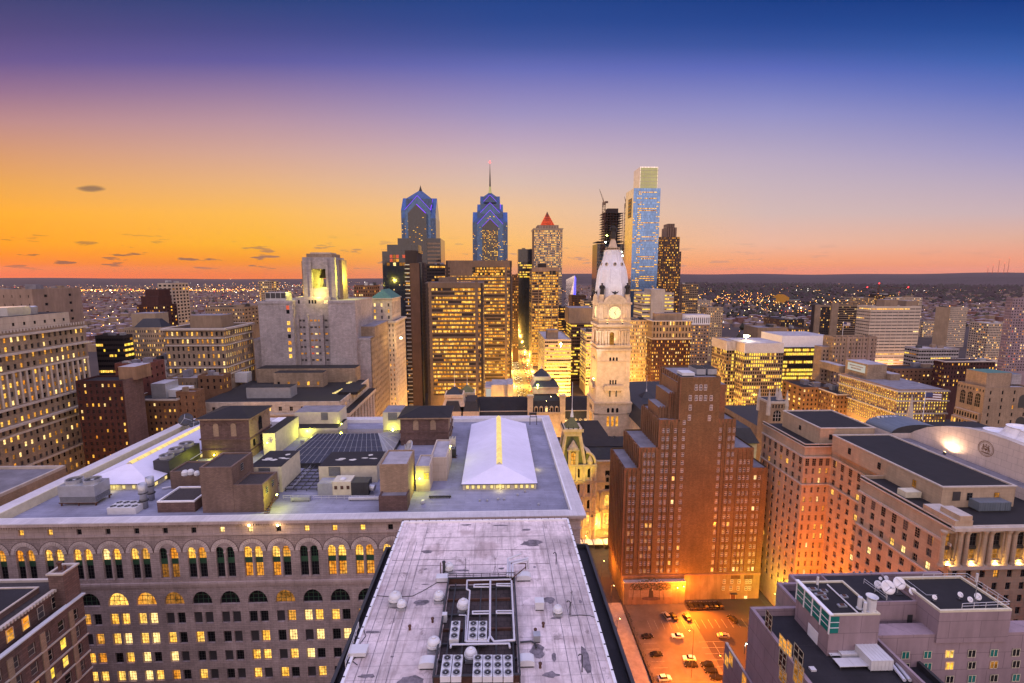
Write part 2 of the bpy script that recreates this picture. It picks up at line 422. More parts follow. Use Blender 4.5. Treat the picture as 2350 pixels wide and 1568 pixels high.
# ------------------------------------------------------------------ facades
# side F faces the camera (-Y), R faces +X, L faces -X; a runs along the wall, d inward
def fp(side,c,a,d,z):
    if side=='F':return(a,c+d,z)
    if side=='K':return(a,c-d,z)
    if side=='R':return(c-d,a,z)
    return(c+d,a,z)
ROT={'F':0.0,'R':math.pi/2,'L':-math.pi/2,'K':math.pi}
PALS={
'home':[('lit',5),('lit_w',3),('lit_o',4),('lit_dim',3)],
'warm':[('lit',6),('lit_w',2),('lit_o',3)],
'office':[('lit',5),('lit_o',3),('lit_dim',2)],
'amber':[('lit_o',5),('lit',3),('lit_dim',3)],
'green':[('lit_g',6),('lit',2),('lit_dim',1)],
'pink':[('lit_o',4),('lit_red',1),('lit_w',2),('lit_dim',3)],
}
def pick(pal,r):
    t=r.random()*sum(w for _,w in PALS[pal])
    for k,w in PALS[pal]:
        t-=w
        if t<=0:return k
    return k
_WM={}
def win_geo(w,h,shape,style,bars,fm):
    """one window, standing on its sill at the origin and facing -Y"""
    vs,fs,ms=[],[],[]
    def add(pts,mi):
        i=len(vs);vs.extend(pts);fs.append(tuple(range(i,i+len(pts))));ms.append(mi)
    if shape=='rect':out=[(-w/2,0),(w/2,0),(w/2,h),(-w/2,h)]
    elif shape=='arch':
        r=w/2;out=[(-r,0),(r,0)]+[(r*math.cos(t),h-r+r*math.sin(t))for t in[math.pi*k/8 for k in range(9)]]
    else:
        r=w/2;out=[(-r,0),(r,0)]+[(r*math.cos(t),h*.12+h*.88*math.sin(t))for t in[math.pi*k/12 for k in range(13)]]
    add([(x,0,z)for x,z in out],0)
    if bars:
        b=bars[2]
        def bar(x0,x1,z0,z1):
            add([(x0,-.05,z0),(x1,-.05,z0),(x1,-.05,z1),(x0,-.05,z1)],1)
        hh=h if shape=='rect' else h*.93
        for k in range(1,bars[0]):x=-w/2+w*k/bars[0];bar(x-b/2,x+b/2,0,hh*(.98 if abs(x)<w*.2 or shape=='rect' else .8))
        for k in range(1,bars[1]):z=h*k/bars[1];bar(-w/2,w/2,z-b/2,z+b/2)
        if shape=='rect':
            bar(-w/2,-w/2+b,0,h);bar(w/2-b,w/2,0,h);bar(-w/2,w/2,h-b,h);bar(-w/2,w/2,0,b)
    return vs,fs,ms
def win_mesh(key):
    if key not in _WM:
        w,h,shape,style,bars,fm=key
        vs,fs,ms=win_geo(*key)
        me=bpy.data.meshes.new('window');me.from_pydata(vs,[],fs)
        me.materials.append(_M[style]);me.materials.append(_M[fm]);me.polygons.foreach_set('material_index',ms)
        _WM[key]=me
    return _WM[key]
SPLIT=set('column terrace shoulder dentil pier turret balcony upper_block pinnacle lintel fin penthouse plant plant_room work_light panel step spandrel portico_roof louvre'.split())
def split_build(m,name,root,cap=100):
    """one object for each separate piece of a part"""
    par={}
    def find(a):
        while par.setdefault(a,a)!=a:a=par[a]
        return a
    key=[(round(x,3),round(y,3),round(z,3))for x,y,z in m.v]
    for f in m.f:
        r0=find(key[f[0]])
        for i in f[1:]:par[find(key[i])]=r0
    isl={}
    for n,f in enumerate(m.f):isl.setdefault(find(key[f[0]]),[]).append(n)
    G=sorted(isl.values(),key=lambda fs:(Vector(m.v[m.f[fs[0]][0]])-cam_o.location).length)
    rest=[]
    for gi,fs in enumerate(G):
        if gi>=cap:rest+=fs
    for fs,kd in[(g_,None)for g_ in G[:cap]]+([(rest,'stuff')]if rest else[]):
        b=MB()
        for n in fs:
            b.poly([m.v[i]for i in m.f[n]],m.ms[m.mi[n]])
        b.build(name,root,kind=kd)
class Bld:
    def __init__(s,name,label,x,y,z=0.0,cat='building',group=None):
        s.root=thing(name,label,cat,(x,y,z),group);s.p={};s.wins=[];s.r=random.Random(hash_(label));s.cap=100
    def mb(s,part):return s.p.setdefault(part,MB())
    def win(s,side,c,a,d,z,w,h,style,shape='rect',bars=None,fm='frame_dark'):
        s.wins.append((side,c,a,d,z,round(w,2),round(h,2),shape,style,bars,fm))
    def done(s):
        for k,m in s.p.items():
            if not m.f:continue
            if k in SPLIT:split_build(m,k,s.root)
            else:m.build(k,s.root)
        off=OFF[s.root.name]
        L=[]
        for w in s.wins:
            p=Vector(fp(*w[0:2],w[2],w[3],w[4]));L.append((w[5]*w[6]/max(1,(p-cam_o.location).length_squared),p,w))
        L.sort(key=lambda t:-t[0])
        st=MB()
        for i,(sz,p,w)in enumerate(L):
            key=(w[5],w[6],w[7],w[8],w[9],w[10])
            if i<s.cap:
                o=bpy.data.objects.new('window',win_mesh(key));COL.objects.link(o);o.parent=s.root
                o.location=p-off;o.rotation_euler=(0,0,ROT[w[0]])
            else:
                vs,fs,ms=win_geo(*key);cz,sz_=math.cos(ROT[w[0]]),math.sin(ROT[w[0]])
                vs=[(p.x+x*cz-y*sz_,p.y+x*sz_+y*cz,p.z+z)for x,y,z in vs]
                i0=len(st.v);st.v+=vs
                for f,mi in zip(fs,ms):st.f.append(tuple(i0+j for j in f));st.mi.append(st.slot(w[8]if mi==0 else w[10]))
        if st.f:st.build('window',s.root,kind='stuff')
        return s.root
def hash_(t):
    h=7
    for ch in t:h=(h*131+ord(ch))%1000003
    return h
def sheet(B,side,a0,a1,c,z0,z1,mat,part='wall',d=0.0):
    B.mb(part).poly([fp(side,c,a0,d,z0),fp(side,c,a1,d,z0),fp(side,c,a1,d,z1),fp(side,c,a0,d,z1)],mat)
def band(B,side,c,a0,a1,z0,z1,wins,mat,rec=.25,part='wall',reveal=None):
    """one storey of wall with openings: wins = [(a, w, zb, zt, style, shape, bars, fm)] sorted by a"""
    m=B.mb(part);reveal=reveal or mat;x=a0
    P=lambda a,d,z:fp(side,c,a,d,z)
    for(a,w,zb,zt,style,shape,bars,fm)in wins:
        l,r=a-w/2,a+w/2
        if l>x+1e-4:m.poly([P(x,0,z0),P(l,0,z0),P(l,0,z1),P(x,0,z1)],mat)
        if zb>z0+1e-4:m.poly([P(l,0,z0),P(r,0,z0),P(r,0,zb),P(l,0,zb)],mat)
        if shape=='rect':
            if zt<z1-1e-4:m.poly([P(l,0,zt),P(r,0,zt),P(r,0,z1),P(l,0,z1)],mat)
            if rec>.02:
                for(p,q)in(((l,zb),(r,zb)),((r,zb),(r,zt)),((r,zt),(l,zt)),((l,zt),(l,zb))):
                    m.poly([P(p[0],0,p[1]),P(q[0],0,q[1]),P(q[0],rec,q[1]),P(p[0],rec,p[1])],reveal)
        else:
            n=10;R_=w/2
            if shape=='arch':arc=[(a+R_*math.cos(math.pi*k/n),zt-R_+R_*math.sin(math.pi*k/n))for k in range(n+1)]
            else:h=zt-zb;arc=[(a+R_*math.cos(math.pi*k/n),zb+h*.12+h*.88*math.sin(math.pi*k/n))for k in range(n+1)]
            for(p,q)in zip(arc,arc[1:]):
                m.poly([P(p[0],0,p[1]),P(q[0],0,q[1]),P(q[0],0,z1),P(p[0],0,z1)],mat)
            edge=[(r,zb)]+arc+[(l,zb),(r,zb)]
            for(p,q)in zip(edge,edge[1:]):
                m.poly([P(p[0],0,p[1]),P(q[0],0,q[1]),P(q[0],rec,q[1]),P(p[0],rec,p[1])],reveal)
        if style:B.win(side,c,a,rec-.01 if rec>.02 else-.04,zb,w,zt-zb,style,shape,bars,fm)
        x=r
    if x<a1-1e-4:m.poly([P(x,0,z0),P(a1,0,z0),P(a1,0,z1),P(x,0,z1)],mat)
def grid(B,side,a0,a1,c,z0,z1,nc,nr,ww=.5,wh=.5,lit=.4,pal='warm',mat='cream',rec=.25,bars=None,fm='frame_dark',dark='dark',sill=.3,
shape='rect',marg=0.0,run=0,rowlit=None,skip=None,part='wall',dark2=None):
    """regular storeys; run > 0 makes lit windows come in runs along a floor"""
    fh=(z1-z0)/nr;cw=(a1-a0-2*marg)/nc;r=B.r
    for j in range(nr):
        zb=z0+j*fh;ws=[];p=lit if rowlit is None else rowlit(j,nr);on=r.random()<p
        if run:pr=min(1,max(0,p+r.uniform(-.35,.35)))
        for i in range(nc):
            if skip and skip(i,j):continue
            if run:
                if r.random()<1.0/run:on=r.random()<pr
            else:on=r.random()<p
            st=pick(pal,r)if on else(dark2 if dark2 and r.random()<.35 else dark)
            ws.append((a0+marg+cw*(i+.5),cw*ww,zb+fh*sill,zb+fh*min(.985,sill+wh),st,shape,bars,fm))
        band(B,side,c,a0,a1,zb,zb+fh,ws,mat,rec,part)
def cornice(B,x0,x1,y0,y1,z0,z1,e,mat='trim',sides='FLRK',part='cornice'):
    B.mb(part).ring(x0-e,x1+e,y0-e,y1+e,z0,z1,e+.4,mat)
def roof_top(B,x0,x1,y0,y1,z,par=1.0,mat='roof_dark',wm='cream',t=.5):
    B.mb('wall').ring(x0,x1,y0,y1,z-par,z,t,wm)
    B.mb('roof').poly([(x0,y0,z-par+.02),(x1,y0,z-par+.02),(x1,y1,z-par+.02),(x0,y1,z-par+.02)],mat)
def px_box(xl,xr,yt,Y,dep):
    """metres of a front face measured on the photo at depth Y"""
    return at(xl,yt,Y=Y).x,at(xr,yt,Y=Y).x,Y,Y+dep,at((xl+xr)/2,yt,Y=Y).z
def tower(name,label,xl,xr,yt,Y,dep,wm,nc,fh,yb,ww=.55,wh=.5,lit=.5,pal='warm',side=None,sc=None,rec=.3,roof='roof_dark',corn=0.0,par=1.2,
bars=None,dark='dark',run=0,top=0.0,group=None,fm='frame_dark',sill=.28,marg=0.0,swm=None,sww=None,slit=None,dark2=None,rowlit=None,cap=100,ctrim='trim',done=True):
    x0,x1,y0,y1,z1=px_box(xl,xr,yt,Y,dep)
    zl=max(0.0,at((xl+xr)/2,yb,Y=Y).z)
    side=side or('R' if xr<1139 else 'L')
    B=Bld(name,label,(x0+x1)/2,(y0+y1)/2,0,'building',group);B.cap=cap
    zt=z1-par-top;nr=max(1,round((zt-zl)/fh));zl=zt-nr*fh
    if zl>.1:
        sheet(B,'F',x0,x1,y0,0,zl,wm)
        sheet(B,side,y0,y1,x1 if side=='R' else x0,0,zl,swm or wm)
    else:zl=0;nr=max(1,round(zt/fh))
    grid(B,'F',x0,x1,y0,zl,zt,nc,nr,ww,wh,lit,pal,wm,rec,bars,fm,dark,sill,marg=marg,run=run,dark2=dark2,rowlit=rowlit)
    sc=max(1,round(nc*dep/(x1-x0)))if sc is None else sc
    c=x1 if side=='R' else x0
    if sc>0:grid(B,side,y0,y1,c,zl,zt,sc,nr,sww or ww,wh,lit if slit is None else slit,pal,swm or wm,rec,bars,fm,dark,sill,run=run,dark2=dark2,rowlit=rowlit)
    else:sheet(B,side,y0,y1,c,zl,zt,swm or wm)
    sheet(B,'F',x0,x1,y0,zt,z1,wm);sheet(B,side,y0,y1,c,zt,z1,swm or wm)
    sheet(B,'K',x0,x1,y1,0,z1,wm);sheet(B,'L' if side=='R' else 'R',y0,y1,x0 if side=='R' else x1,0,z1,wm)
    m=B.mb('wall');t=.5
    m.ring(x0+.003,x1-.003,y0+.003,y1-.003,z1-par,z1,t,wm)
    B.mb('roof').poly([(x0+t,y0+t,z1-par+.02),(x1-t,y0+t,z1-par+.02),(x1-t,y1-t,z1-par+.02),(x0+t,y1-t,z1-par+.02)],roof)
    if corn:cornice(B,x0,x1,y0,y1,z1-.6-corn*.3,z1+.15,corn,ctrim)
    B.dim=(x0,x1,y0,y1,z1)
    if done:
        for k in range(3 if(x1-x0)>14 else 1):
            w,d,h=B.r.uniform(2,(x1-x0)*.22),B.r.uniform(2,dep*.3),B.r.uniform(1.2,4.5);px,py=B.r.uniform(x0+1.5,x1-1.5-w),B.r.uniform(y0+1.2,max(y0+1.3,y1-1.2-d))
            B.mb('plant').box(px,px+w,py,min(py+d,y1-.6),z1-par+.03+k*.002,z1-par+h,B.r.choice(['metal','buff_far','metal_dark','roof_grey']))
        B.done()
    return B
def house_box(B,part,x0,x1,y0,y1,z0,z1,mat,roof='roof_dark'):
    B.mb(part).box(x0,x1,y0,y1,z0,z1,mat,roof)
def lits(B,side,a0,a1,c,z0,z1,nc,nr,ww,wh,lit,pal,run=0,d=-.06,rowlit=None,sill=.2):
    """lit windows set flush in a glass curtain wall"""
    r=B.r;fh=(z1-z0)/nr;cw=(a1-a0)/nc
    for j in range(nr):
        p=lit if rowlit is None else rowlit(j,nr);on=r.random()<p;pr=min(1,max(0,p+r.uniform(-.3,.3)))if run else p
        for i in range(nc):
            if run:
                if r.random()<1.0/run:on=r.random()<pr
            else:on=r.random()<p
            if on:B.win(side,c,a0+cw*(i+.5),d,z0+fh*(j+sill),cw*ww,fh*wh,pick(pal,r))
# ------------------------------------------------------------------ ground
m=MB('soil');
def strip(name,x0,x1,y0,y1,z,mat,kind='structure'):
    b=MB(mat);b.poly([(x0,y0,z),(x1,y0,z),(x1,y1,z),(x0,y1,z)]);return b.build(name,kind=kind)
g=MB('soil');NR,NA=28,48
radii=[0.0]+[60*(1.235**k)for k in range(NR)]
vs=[(0,0,0)]
for r_ in radii[1:]:
    for k in range(NA):
        a=2*math.pi*k/NA;vs.append((r_*math.sin(a),r_*math.cos(a),0.0))
fs=[(0,1+(k+1)%NA,1+k)for k in range(NA)]
for j in range(NR-1):
    for k in range(NA):
        a,b=1+j*NA+k,1+j*NA+(k+1)%NA;fs.append((a,b,b+NA,a+NA))
g.raw(vs,fs);g.build('ground',kind='structure')
# ------------------------------------------------------------------ glass pair with gabled crowns
def gable(m,cx,cy,w,hd,z0,ze,za,mat):
    for ax in(0,1):
        pr=[(-w,z0),(w,z0),(w,ze),(0,za),(-w,ze)]
        if ax==0:a=[(cx+p,cy-hd,z)for p,z in pr];b=[(cx+p,cy+hd,z)for p,z in pr]
        else:a=[(cx-hd,cy+p,z)for p,z in pr];b=[(cx+hd,cy+p,z)for p,z in pr]
        m.raw(a+b,[(0,1,2,3,4),(9,8,7,6,5)]+[(i,(i+1)%5,5+(i+1)%5,5+i)for i in range(5)],mat)
def Zc(px,py):return(px*.2747+861.7,py*.2747+352.5)
def led(m,cx,y,w,ze,za,r=.25):
    m.tube((cx-w,y,ze),(cx,y,za),r,5,'led_violet');m.tube((cx,y,za),(cx+w,y,ze),r,5,'led_violet')
def zat(px,py,Y):return at(*Zc(px,py),Y=Y).z
def xat(px,py,Y):return at(*Zc(px,py),Y=Y).x
# spired tower
Y0=690.0;cx=xat(957,560,Y0)
W0=(xat(1102,560,Y0)-xat(812,560,Y0))/2;cy=Y0+W0;k=W0/145.0
B=Bld('skyscraper','blue glass skyscraper with stacked gables, violet edge lights and a tall needle spire',cx,cy)
m=B.mb('wall');h=lambda py:zat(957,py,Y0)
m.box(cx-W0,cx+W0,cy-W0,cy+W0,0,h(575),'blue_glass_dark')
m.frustum(cx-W0,cx+W0,cy-W0,cy+W0,h(575),cx-109*k,cx+109*k,cy-109*k,cy+109*k,h(535),'blue_glass_dark')
gable(m,cx,cy,109*k,W0+.6,h(930),h(590),h(472),'blue_glass')
m.box(cx-107*k,cx+107*k,cy-107*k,cy+107*k,h(560),h(480),'blue_glass_dark')
m.frustum(cx-107*k,cx+107*k,cy-107*k,cy+107*k,h(480),cx-84*k,cx+84*k,cy-84*k,cy+84*k,h(455),'blue_glass_dark')
gable(m,cx,cy,82*k,110*k,h(500),h(490),h(405),'blue_glass')
m.box(cx-82*k,cx+82*k,cy-82*k,cy+82*k,h(470),h(410),'blue_glass_dark')
m.frustum(cx-82*k,cx+82*k,cy-82*k,cy+82*k,h(410),cx-58*k,cx+58*k,cy-58*k,cy+58*k,h(385),'blue_glass_dark')
gable(m,cx,cy,54*k,84*k,h(400),h(392),h(335),'blue_glass_dark')
m.box(cx-54*k,cx+54*k,cy-54*k,cy+54*k,h(395),h(345),'blue_glass_dark')
m.frustum(cx-54*k,cx+54*k,cy-54*k,cy+54*k,h(345),cx-10*k,cx+10*k,cy-10*k,cy+10*k,h(305),'blue_glass_dark')
yb=cy-W0-1.0
m.prism([(0,0),(0,.01),(.01,0)],0,.01,'blue_glass_dark')
b2=B.mb('centre_bay');pr=[(-67*k,h(930)),(67*k,h(930)),(67*k,h(612)),(0,h(545)),(-67*k,h(612))]
a=[(cx+p,cy-W0-.61,z)for p,z in pr];b=[(cx+p,cy-W0-2.0,z)for p,z in pr]
b2.raw(a+b,[(5,6,7,8,9)]+[(i,(i+1)%5,5+(i+1)%5,5+i)for i in range(5)],'curtain_glass')
e=B.mb('edge_light')
led(e,cx,cy-W0-1.0,109*k,h(590),h(472));led(e,cx,cy-110*k-.6,82*k,h(490),h(405));led(e,cx,cy-84*k-.6,54*k,h(392),h(335));led(e,cx,cy-W0-2.4,67*k,h(612),h(545))
for px,py in((109,590),(82,490)):e.tube((cx+px*k+.8,cy-W0*.75*px/109,h(py)),(cx+px*k+.8,cy,h(py-90)),.45,5,'led_violet')
s=B.mb('spire')
s.lathe(cx,cy,[(15*k,h(306)),(9*k,h(280)),(6.5*k,h(240)),(5*k,h(165)),(2.8*k,h(110)),(1*k,h(40))],8,'bronze')
s.lathe(cx,cy,[(17*k,h(312)),(10.5*k,h(285)),(7.2*k,h(250))],8,'crown_glow')
s.lathe(cx,cy,[(1,h(40)-1),(1.1,h(40)),(.2,h(40)+2)],6,'beacon_red')
lits(B,'F',cx-66*k,cx+66*k,cy-W0-2.0,h(900),h(640),12,24,.62,.6,.42,'office')
lits(B,'F',cx-W0,cx-68*k,cy-W0,h(900),h(600),7,26,.7,.5,.16,'office',d=-.75)
lits(B,'F',cx+68*k,cx+W0,cy-W0,h(900),h(600),7,26,.7,.5,.18,'office',d=-.75)
lits(B,'F',cx-40*k,cx+40*k,cy-W0,h(575),h(520),5,4,.6,.5,.3,'office',d=-.75)
B.done()
# gabled tower without spire
Y0=672.0;cx=xat(360,530,Y0);W0=(xat(511,600,Y0)-xat(226,600,Y0))/2;cy=Y0+W0;k=W0/143.0
B=Bld('skyscraper','blue glass skyscraper with one steep violet lit gable and a short pointed cap',cx,cy)
m=B.mb('wall');h=lambda py:zat(360,py,Y0)
m.box(cx-172*k,cx+186*k,cy-W0-8,cy+W0,0,h(712),'curtain_glass')
m.box(cx-W0,cx+W0,cy-W0,cy+W0,h(712),h(540),'blue_glass_dark')
m.frustum(cx-W0,cx+W0,cy-W0,cy+W0,h(540),cx-120*k,cx+136*k,cy-120*k,cy+120*k,h(455),'blue_glass')
gable(m,cx-6*k,cy,108*k,W0+.6,h(712),h(472),h(352),'blue_glass')
m.box(cx-108*k,cx+110*k,cy-108*k,cy+108*k,h(460),h(372),'blue_glass_dark')
m.frustum(cx-108*k,cx+110*k,cy-108*k,cy+108*k,h(372),cx-14*k,cx+14*k,cy-14*k,cy+14*k,h(290),'blue_glass_dark')
b2=B.mb('centre_bay');pr=[(-80*k,h(930)),(72*k,h(930)),(72*k,h(505)),(-6*k,h(428)),(-80*k,h(505))]
a=[(cx+p,cy-W0-.61,z)for p,z in pr];b=[(cx+p,cy-W0-9,z)for p,z in pr]
b2.raw(a+b,[(5,6,7,8,9)]+[(i,(i+1)%5,5+(i+1)%5,5+i)for i in range(5)],'curtain_glass')
e=B.mb('edge_light');led(e,cx-6*k,cy-W0-1.2,108*k,h(472),h(352))
e.tube((cx+68*k,cy-W0-9.4,h(505)),(cx-6*k,cy-W0-9.4,h(432)),.5,5,'led_violet')
e.tube((cx+103*k,cy-W0-1,h(472)),(cx+110*k,cy-60*k,h(372)),.5,5,'led_violet')
s=B.mb('spire');s.lathe(cx,cy,[(16*k,h(292)),(7*k,h(265)),(1*k,h(240))],8,'bronze');s.lathe(cx,cy,[(18*k,h(298)),(15*k,h(290))],8,'white')
lits(B,'F',cx-76*k,cx+70*k,cy-W0-9,h(920),h(520),9,30,.7,.45,.05,'office')
lits(B,'F',cx-W0,cx-82*k,cy-W0,h(705),h(560),5,14,.7,.5,.06,'office',d=-.8)
lits(B,'F',cx+74*k,cx+W0,cy-W0,h(705),h(560),5,14,.7,.5,.08,'office',d=-.8)
for q in range(6):
    z=h(920)+(h(730)-h(920))*q/6
    m.box(cx+74*k,cx+180*k,cy-W0-8.4,cy-W0-8.05,z,z+2.2,'buff_far')
B.done()
# ------------------------------------------------------------------ glass office tower and crown
def Zd(px,py):return(px*.2498+1253.3,py*.2498+352.5)
Y0=744.0;p=at(*Zd(806,318),Y=Y0);x0,z1=p.x,p.z;x1=at(*Zd(1053,318),Y=Y0).x
x0b=at(*Zd(735,360),X=x0);dep=max(30,x0b.y-Y0);zc=at(*Zd(1000,122),Y=Y0+4).z
B=Bld('skyscraper','tallest mirror glass skyscraper with a pale glowing box crown',(x0+x1)/2,Y0+dep/2)
m=B.mb('wall');m.box(x0+.01,x1,Y0+.01,Y0+dep,0,z1,'silver_glass','roof_grey')
m.poly([(x0,Y0,0),(x0,Y0+dep,0),(x0,Y0+dep,z1),(x0,Y0,z1)],'sky_glass')  # left face gets paler mirror glass, putting the sunset brightness into its colour
m.poly([(x0,Y0,0),(x1,Y0,0),(x1,Y0,z1),(x0,Y0,z1)],'silver_glass')
c0,c1=at(*Zd(858,318),Y=Y0+4).x,at(*Zd(1024,318),Y=Y0+4).x
b=B.mb('crown');b.box(c0,c1,Y0+4,Y0+dep-6,z1,zc,'sky_glass','roof_light')
b.poly([(c0+.8,Y0+3.9,z1+.5),(c1-.8,Y0+3.9,z1+.5),(c1-.8,Y0+3.9,zc-1.2),(c0+.8,Y0+3.9,zc-1.2)],'crown_glow')
for q in range(1,6):zq=z1+(zc-z1)*q/6;b.box(c0,c1,Y0+3.6,Y0+3.88,zq-.25,zq+.25,'trim')
for q in range(0,13):xq=c0+(c1-c0)*q/12;b.box(xq-.15,xq+.15,Y0+3.65,Y0+3.89,z1,zc,'trim')
n=B.mb('notch');ya,yb=Y0+10,Y0+dep*.62;za,zb=at(*Zd(770,590),X=x0).z,at(*Zd(770,420),X=x0).z
n.box(x0-.4,x0+.02,ya,yb,za,zb,'dark');
for q in range(5):zz=za+(zb-za)*(q+.5)/5;n.box(x0-.5,x0-.41,ya+.5,yb-.5,zz-1.2,zz+1.0,'lit_dim')
zl=at(1490,668,Y=Y0).z;ca=x0+(x1-x0)*.17;cb=x0+(x1-x0)*.3;cc=x0+(x1-x0)*.87
lits(B,'F',ca,cb,Y0,zl,z1-4,4,50,.9,.55,.62,'office',run=4)
lits(B,'F',cb,cc,Y0,zl,z1-4,16,50,.99,.42,.30,'amber',run=9,rowlit=lambda j,n:(.85 if j in(12,25,27,49,6,7)else .22))
lits(B,'F',cc,x1,Y0,zl,z1-4,4,50,.8,.55,.3,'office',run=3)
lits(B,'F',x0,ca,Y0,zl,z1-4,4,50,.8,.5,.12,'office',run=3)
B.done()
# ------------------------------------------------------------------ pyramid topped tower
Y0=817.0;x0,x1=xat(1326,660,Y0),xat(1563,660,Y0);zt=zat(1447,640,Y0);dep=x1-x0;cx,cy=(x0+x1)/2,Y0+dep/2
B=Bld('skyscraper','pale gridded tower with a glowing red pyramid on top',cx,cy);w=dep/237.0
m=B.mb('wall');zl=max(0,at(1258,700,Y=Y0).z)
sheet(B,'F',x0,x1,Y0,0,zl,'buff_far');sheet(B,'L',Y0,Y0+dep,x0,0,zl,'buff_far')
r1=lambda j,n:.3+.5*j/n
grid(B,'F',x0,x0+38*w,Y0,zl,zt,4,34,.6,.55,.35,'office','pale_far',.2,rowlit=r1)
grid(B,'F',x0+38*w,x1-38*w,Y0,zl,zt,14,34,.6,.55,.45,'office','pale_far',.35,rowlit=r1)
grid(B,'F',x1-38*w,x1,Y0,zl,zt,4,34,.6,.55,.3,'office','pale_far',.2,rowlit=r1)
grid(B,'L',Y0,Y0+dep,x0,zl,zt,18,34,.6,.55,.35,'office','buff_far',.2)
sheet(B,'K',x0,x1,Y0+dep,0,zt,'buff_far');sheet(B,'R',Y0,Y0+dep,x1,0,zt,'buff_far')
c=B.mb('cornice');c.frustum(x0,x1,Y0,Y0+dep,zt,x0-8*w,x1+8*w,Y0-8*w,Y0+dep+8*w,zt+3,'trim')
zd=zat(1447,595,Y0);c.box(x0+30*w,x1-30*w,Y0+30*w,Y0+dep-30*w,zt+3,zd,'buff_far')
for q in range(7):xx=x0+(50+q*23)*w;c.box(xx-2*w,xx+2*w,Y0+28*w,Y0+29.8*w,zt+3,zd-1,'pale_far')
za=zat(1447,487,Y0+dep/2);t=59*w
b=B.mb('pyramid')
b.raw([(cx-t,cy-t,zd),(cx+t,cy-t,zd),(cx+t,cy+t,zd),(cx-t,cy+t,zd),(cx,cy,za)],[(0,1,4),(1,2,4),(2,3,4),(3,0,4)],'pyramid_glow')
for q in range(-3,4):
    b.tube((cx+q*t/4,cy-t-.3,zd),(cx,cy-.3,za),.35,4,'rust')
for q in range(1,6):
    f=q/6;b.tube((cx-t*(1-f),cy-t*(1-f)-.3,zd+(za-zd)*f),(cx+t*(1-f),cy-t*(1-f)-.3,zd+(za-zd)*f),.3,4,'rust')
B.done()
# ------------------------------------------------------------------ brown stepped tower
Y0=839.0;ctr=at(*Zd(1171,760),Y=Y0).x
B=Bld('skyscraper','dark brown stepped tower right of the mirror glass tower, windows lit amber',ctr,Y0+20)
zz=lambda py:at(*Zd(1170,py),Y=Y0).z;xx=lambda px,py:at(*Zd(px,py),Y=Y0).x
zl=at(1540,730,Y=Y0).z
lv=[(1030,1243,900,0),(1048,1236,765,3),(1125,1213,676,6),(1137,1200,640,9)]
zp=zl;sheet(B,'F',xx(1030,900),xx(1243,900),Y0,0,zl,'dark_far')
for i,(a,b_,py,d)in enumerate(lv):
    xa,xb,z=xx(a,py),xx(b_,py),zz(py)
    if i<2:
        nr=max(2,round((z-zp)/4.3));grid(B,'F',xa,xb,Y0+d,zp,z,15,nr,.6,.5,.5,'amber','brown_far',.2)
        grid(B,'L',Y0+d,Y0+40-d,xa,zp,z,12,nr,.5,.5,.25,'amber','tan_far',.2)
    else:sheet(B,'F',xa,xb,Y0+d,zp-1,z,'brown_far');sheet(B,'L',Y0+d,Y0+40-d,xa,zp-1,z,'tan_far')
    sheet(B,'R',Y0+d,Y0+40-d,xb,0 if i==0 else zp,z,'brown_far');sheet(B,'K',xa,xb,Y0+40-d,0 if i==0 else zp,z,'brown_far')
    B.mb('roof').poly([(xa,Y0+d,z),(xb,Y0+d,z),(xb,Y0+40-d,z),(xa,Y0+40-d,z)],'roof_dark')
    for q in range(4):
        if i>1:x_=xa+(xb-xa)*(q+.5)/4;B.mb('wall').box(x_-.6,x_+.6,Y0+d-.6,Y0+d-.01,zp-1,z-.5,'tan_far')
    zp=z
B.done()
# ------------------------------------------------------------------ tower under construction, with its two cranes
Y0=880.0;xx=lambda px,py:at(*Zd(px,py),Y=Y0).x;zz=lambda py:at(*Zd(600,py),Y=Y0).z
x0,x1=xx(470,850),xx(716,850)
B=Bld('unfinished_tower','unfinished dark tower with bare floor slabs around a concrete core',(x0+x1)/2,Y0+22)
m=B.mb('wall');m.box(x0,x1,Y0,Y0+44,0,zz(830),'curtain_glass','concrete')
for q in range(12):z=zz(1200)+(zz(830)-zz(1200))*q/12;m.box(x0-.2,x1+.2,Y0-.2,Y0-.01,z,z+.7,'buff_far')
f=B.mb('floor_slab');xa,xb=xx(535,650),xx(705,650);N_=12
for q in range(N_):
    z=zz(800)+(zz(545)-zz(800))*q/(N_-1);f.box(xa-(q%2),xb+(q%3)*.8,Y0+2,Y0+40,z,z+.5,'metal_dark')
    for i in range(7):x_=xa+(xb-xa)*i/6;f.box(x_-.35,x_+.35,Y0+2.5,Y0+3.2,z-4.4,z,'rust')
f.box(x0,x1,Y0+1,Y0+43,zz(812),zz(806),'metal_dark')
c=B.mb('core');c.box(xx(588,520)-2,xx(648,520)+6,Y0+12,Y0+30,zz(830),zz(496),'dark_far')
B.mb('work_light').lathe(xx(560,750),Y0+1,[(.2,zz(760)),(2.0,zz(753)),(.2,zz(746))],8,'lamp_green')
for px,py in((545,815),(690,905),(700,940),(560,935),(545,905),(690,980)):B.mb('work_light').lathe(xx(px,py),Y0-1.5,[(.2,zz(py)-1.2),(1.2,zz(py)),(.2,zz(py)+1.2)],6,'lamp_white')
lits(B,'F',x0,x1,Y0,zz(1200),zz(840),10,14,.6,.4,.08,'office');B.done()
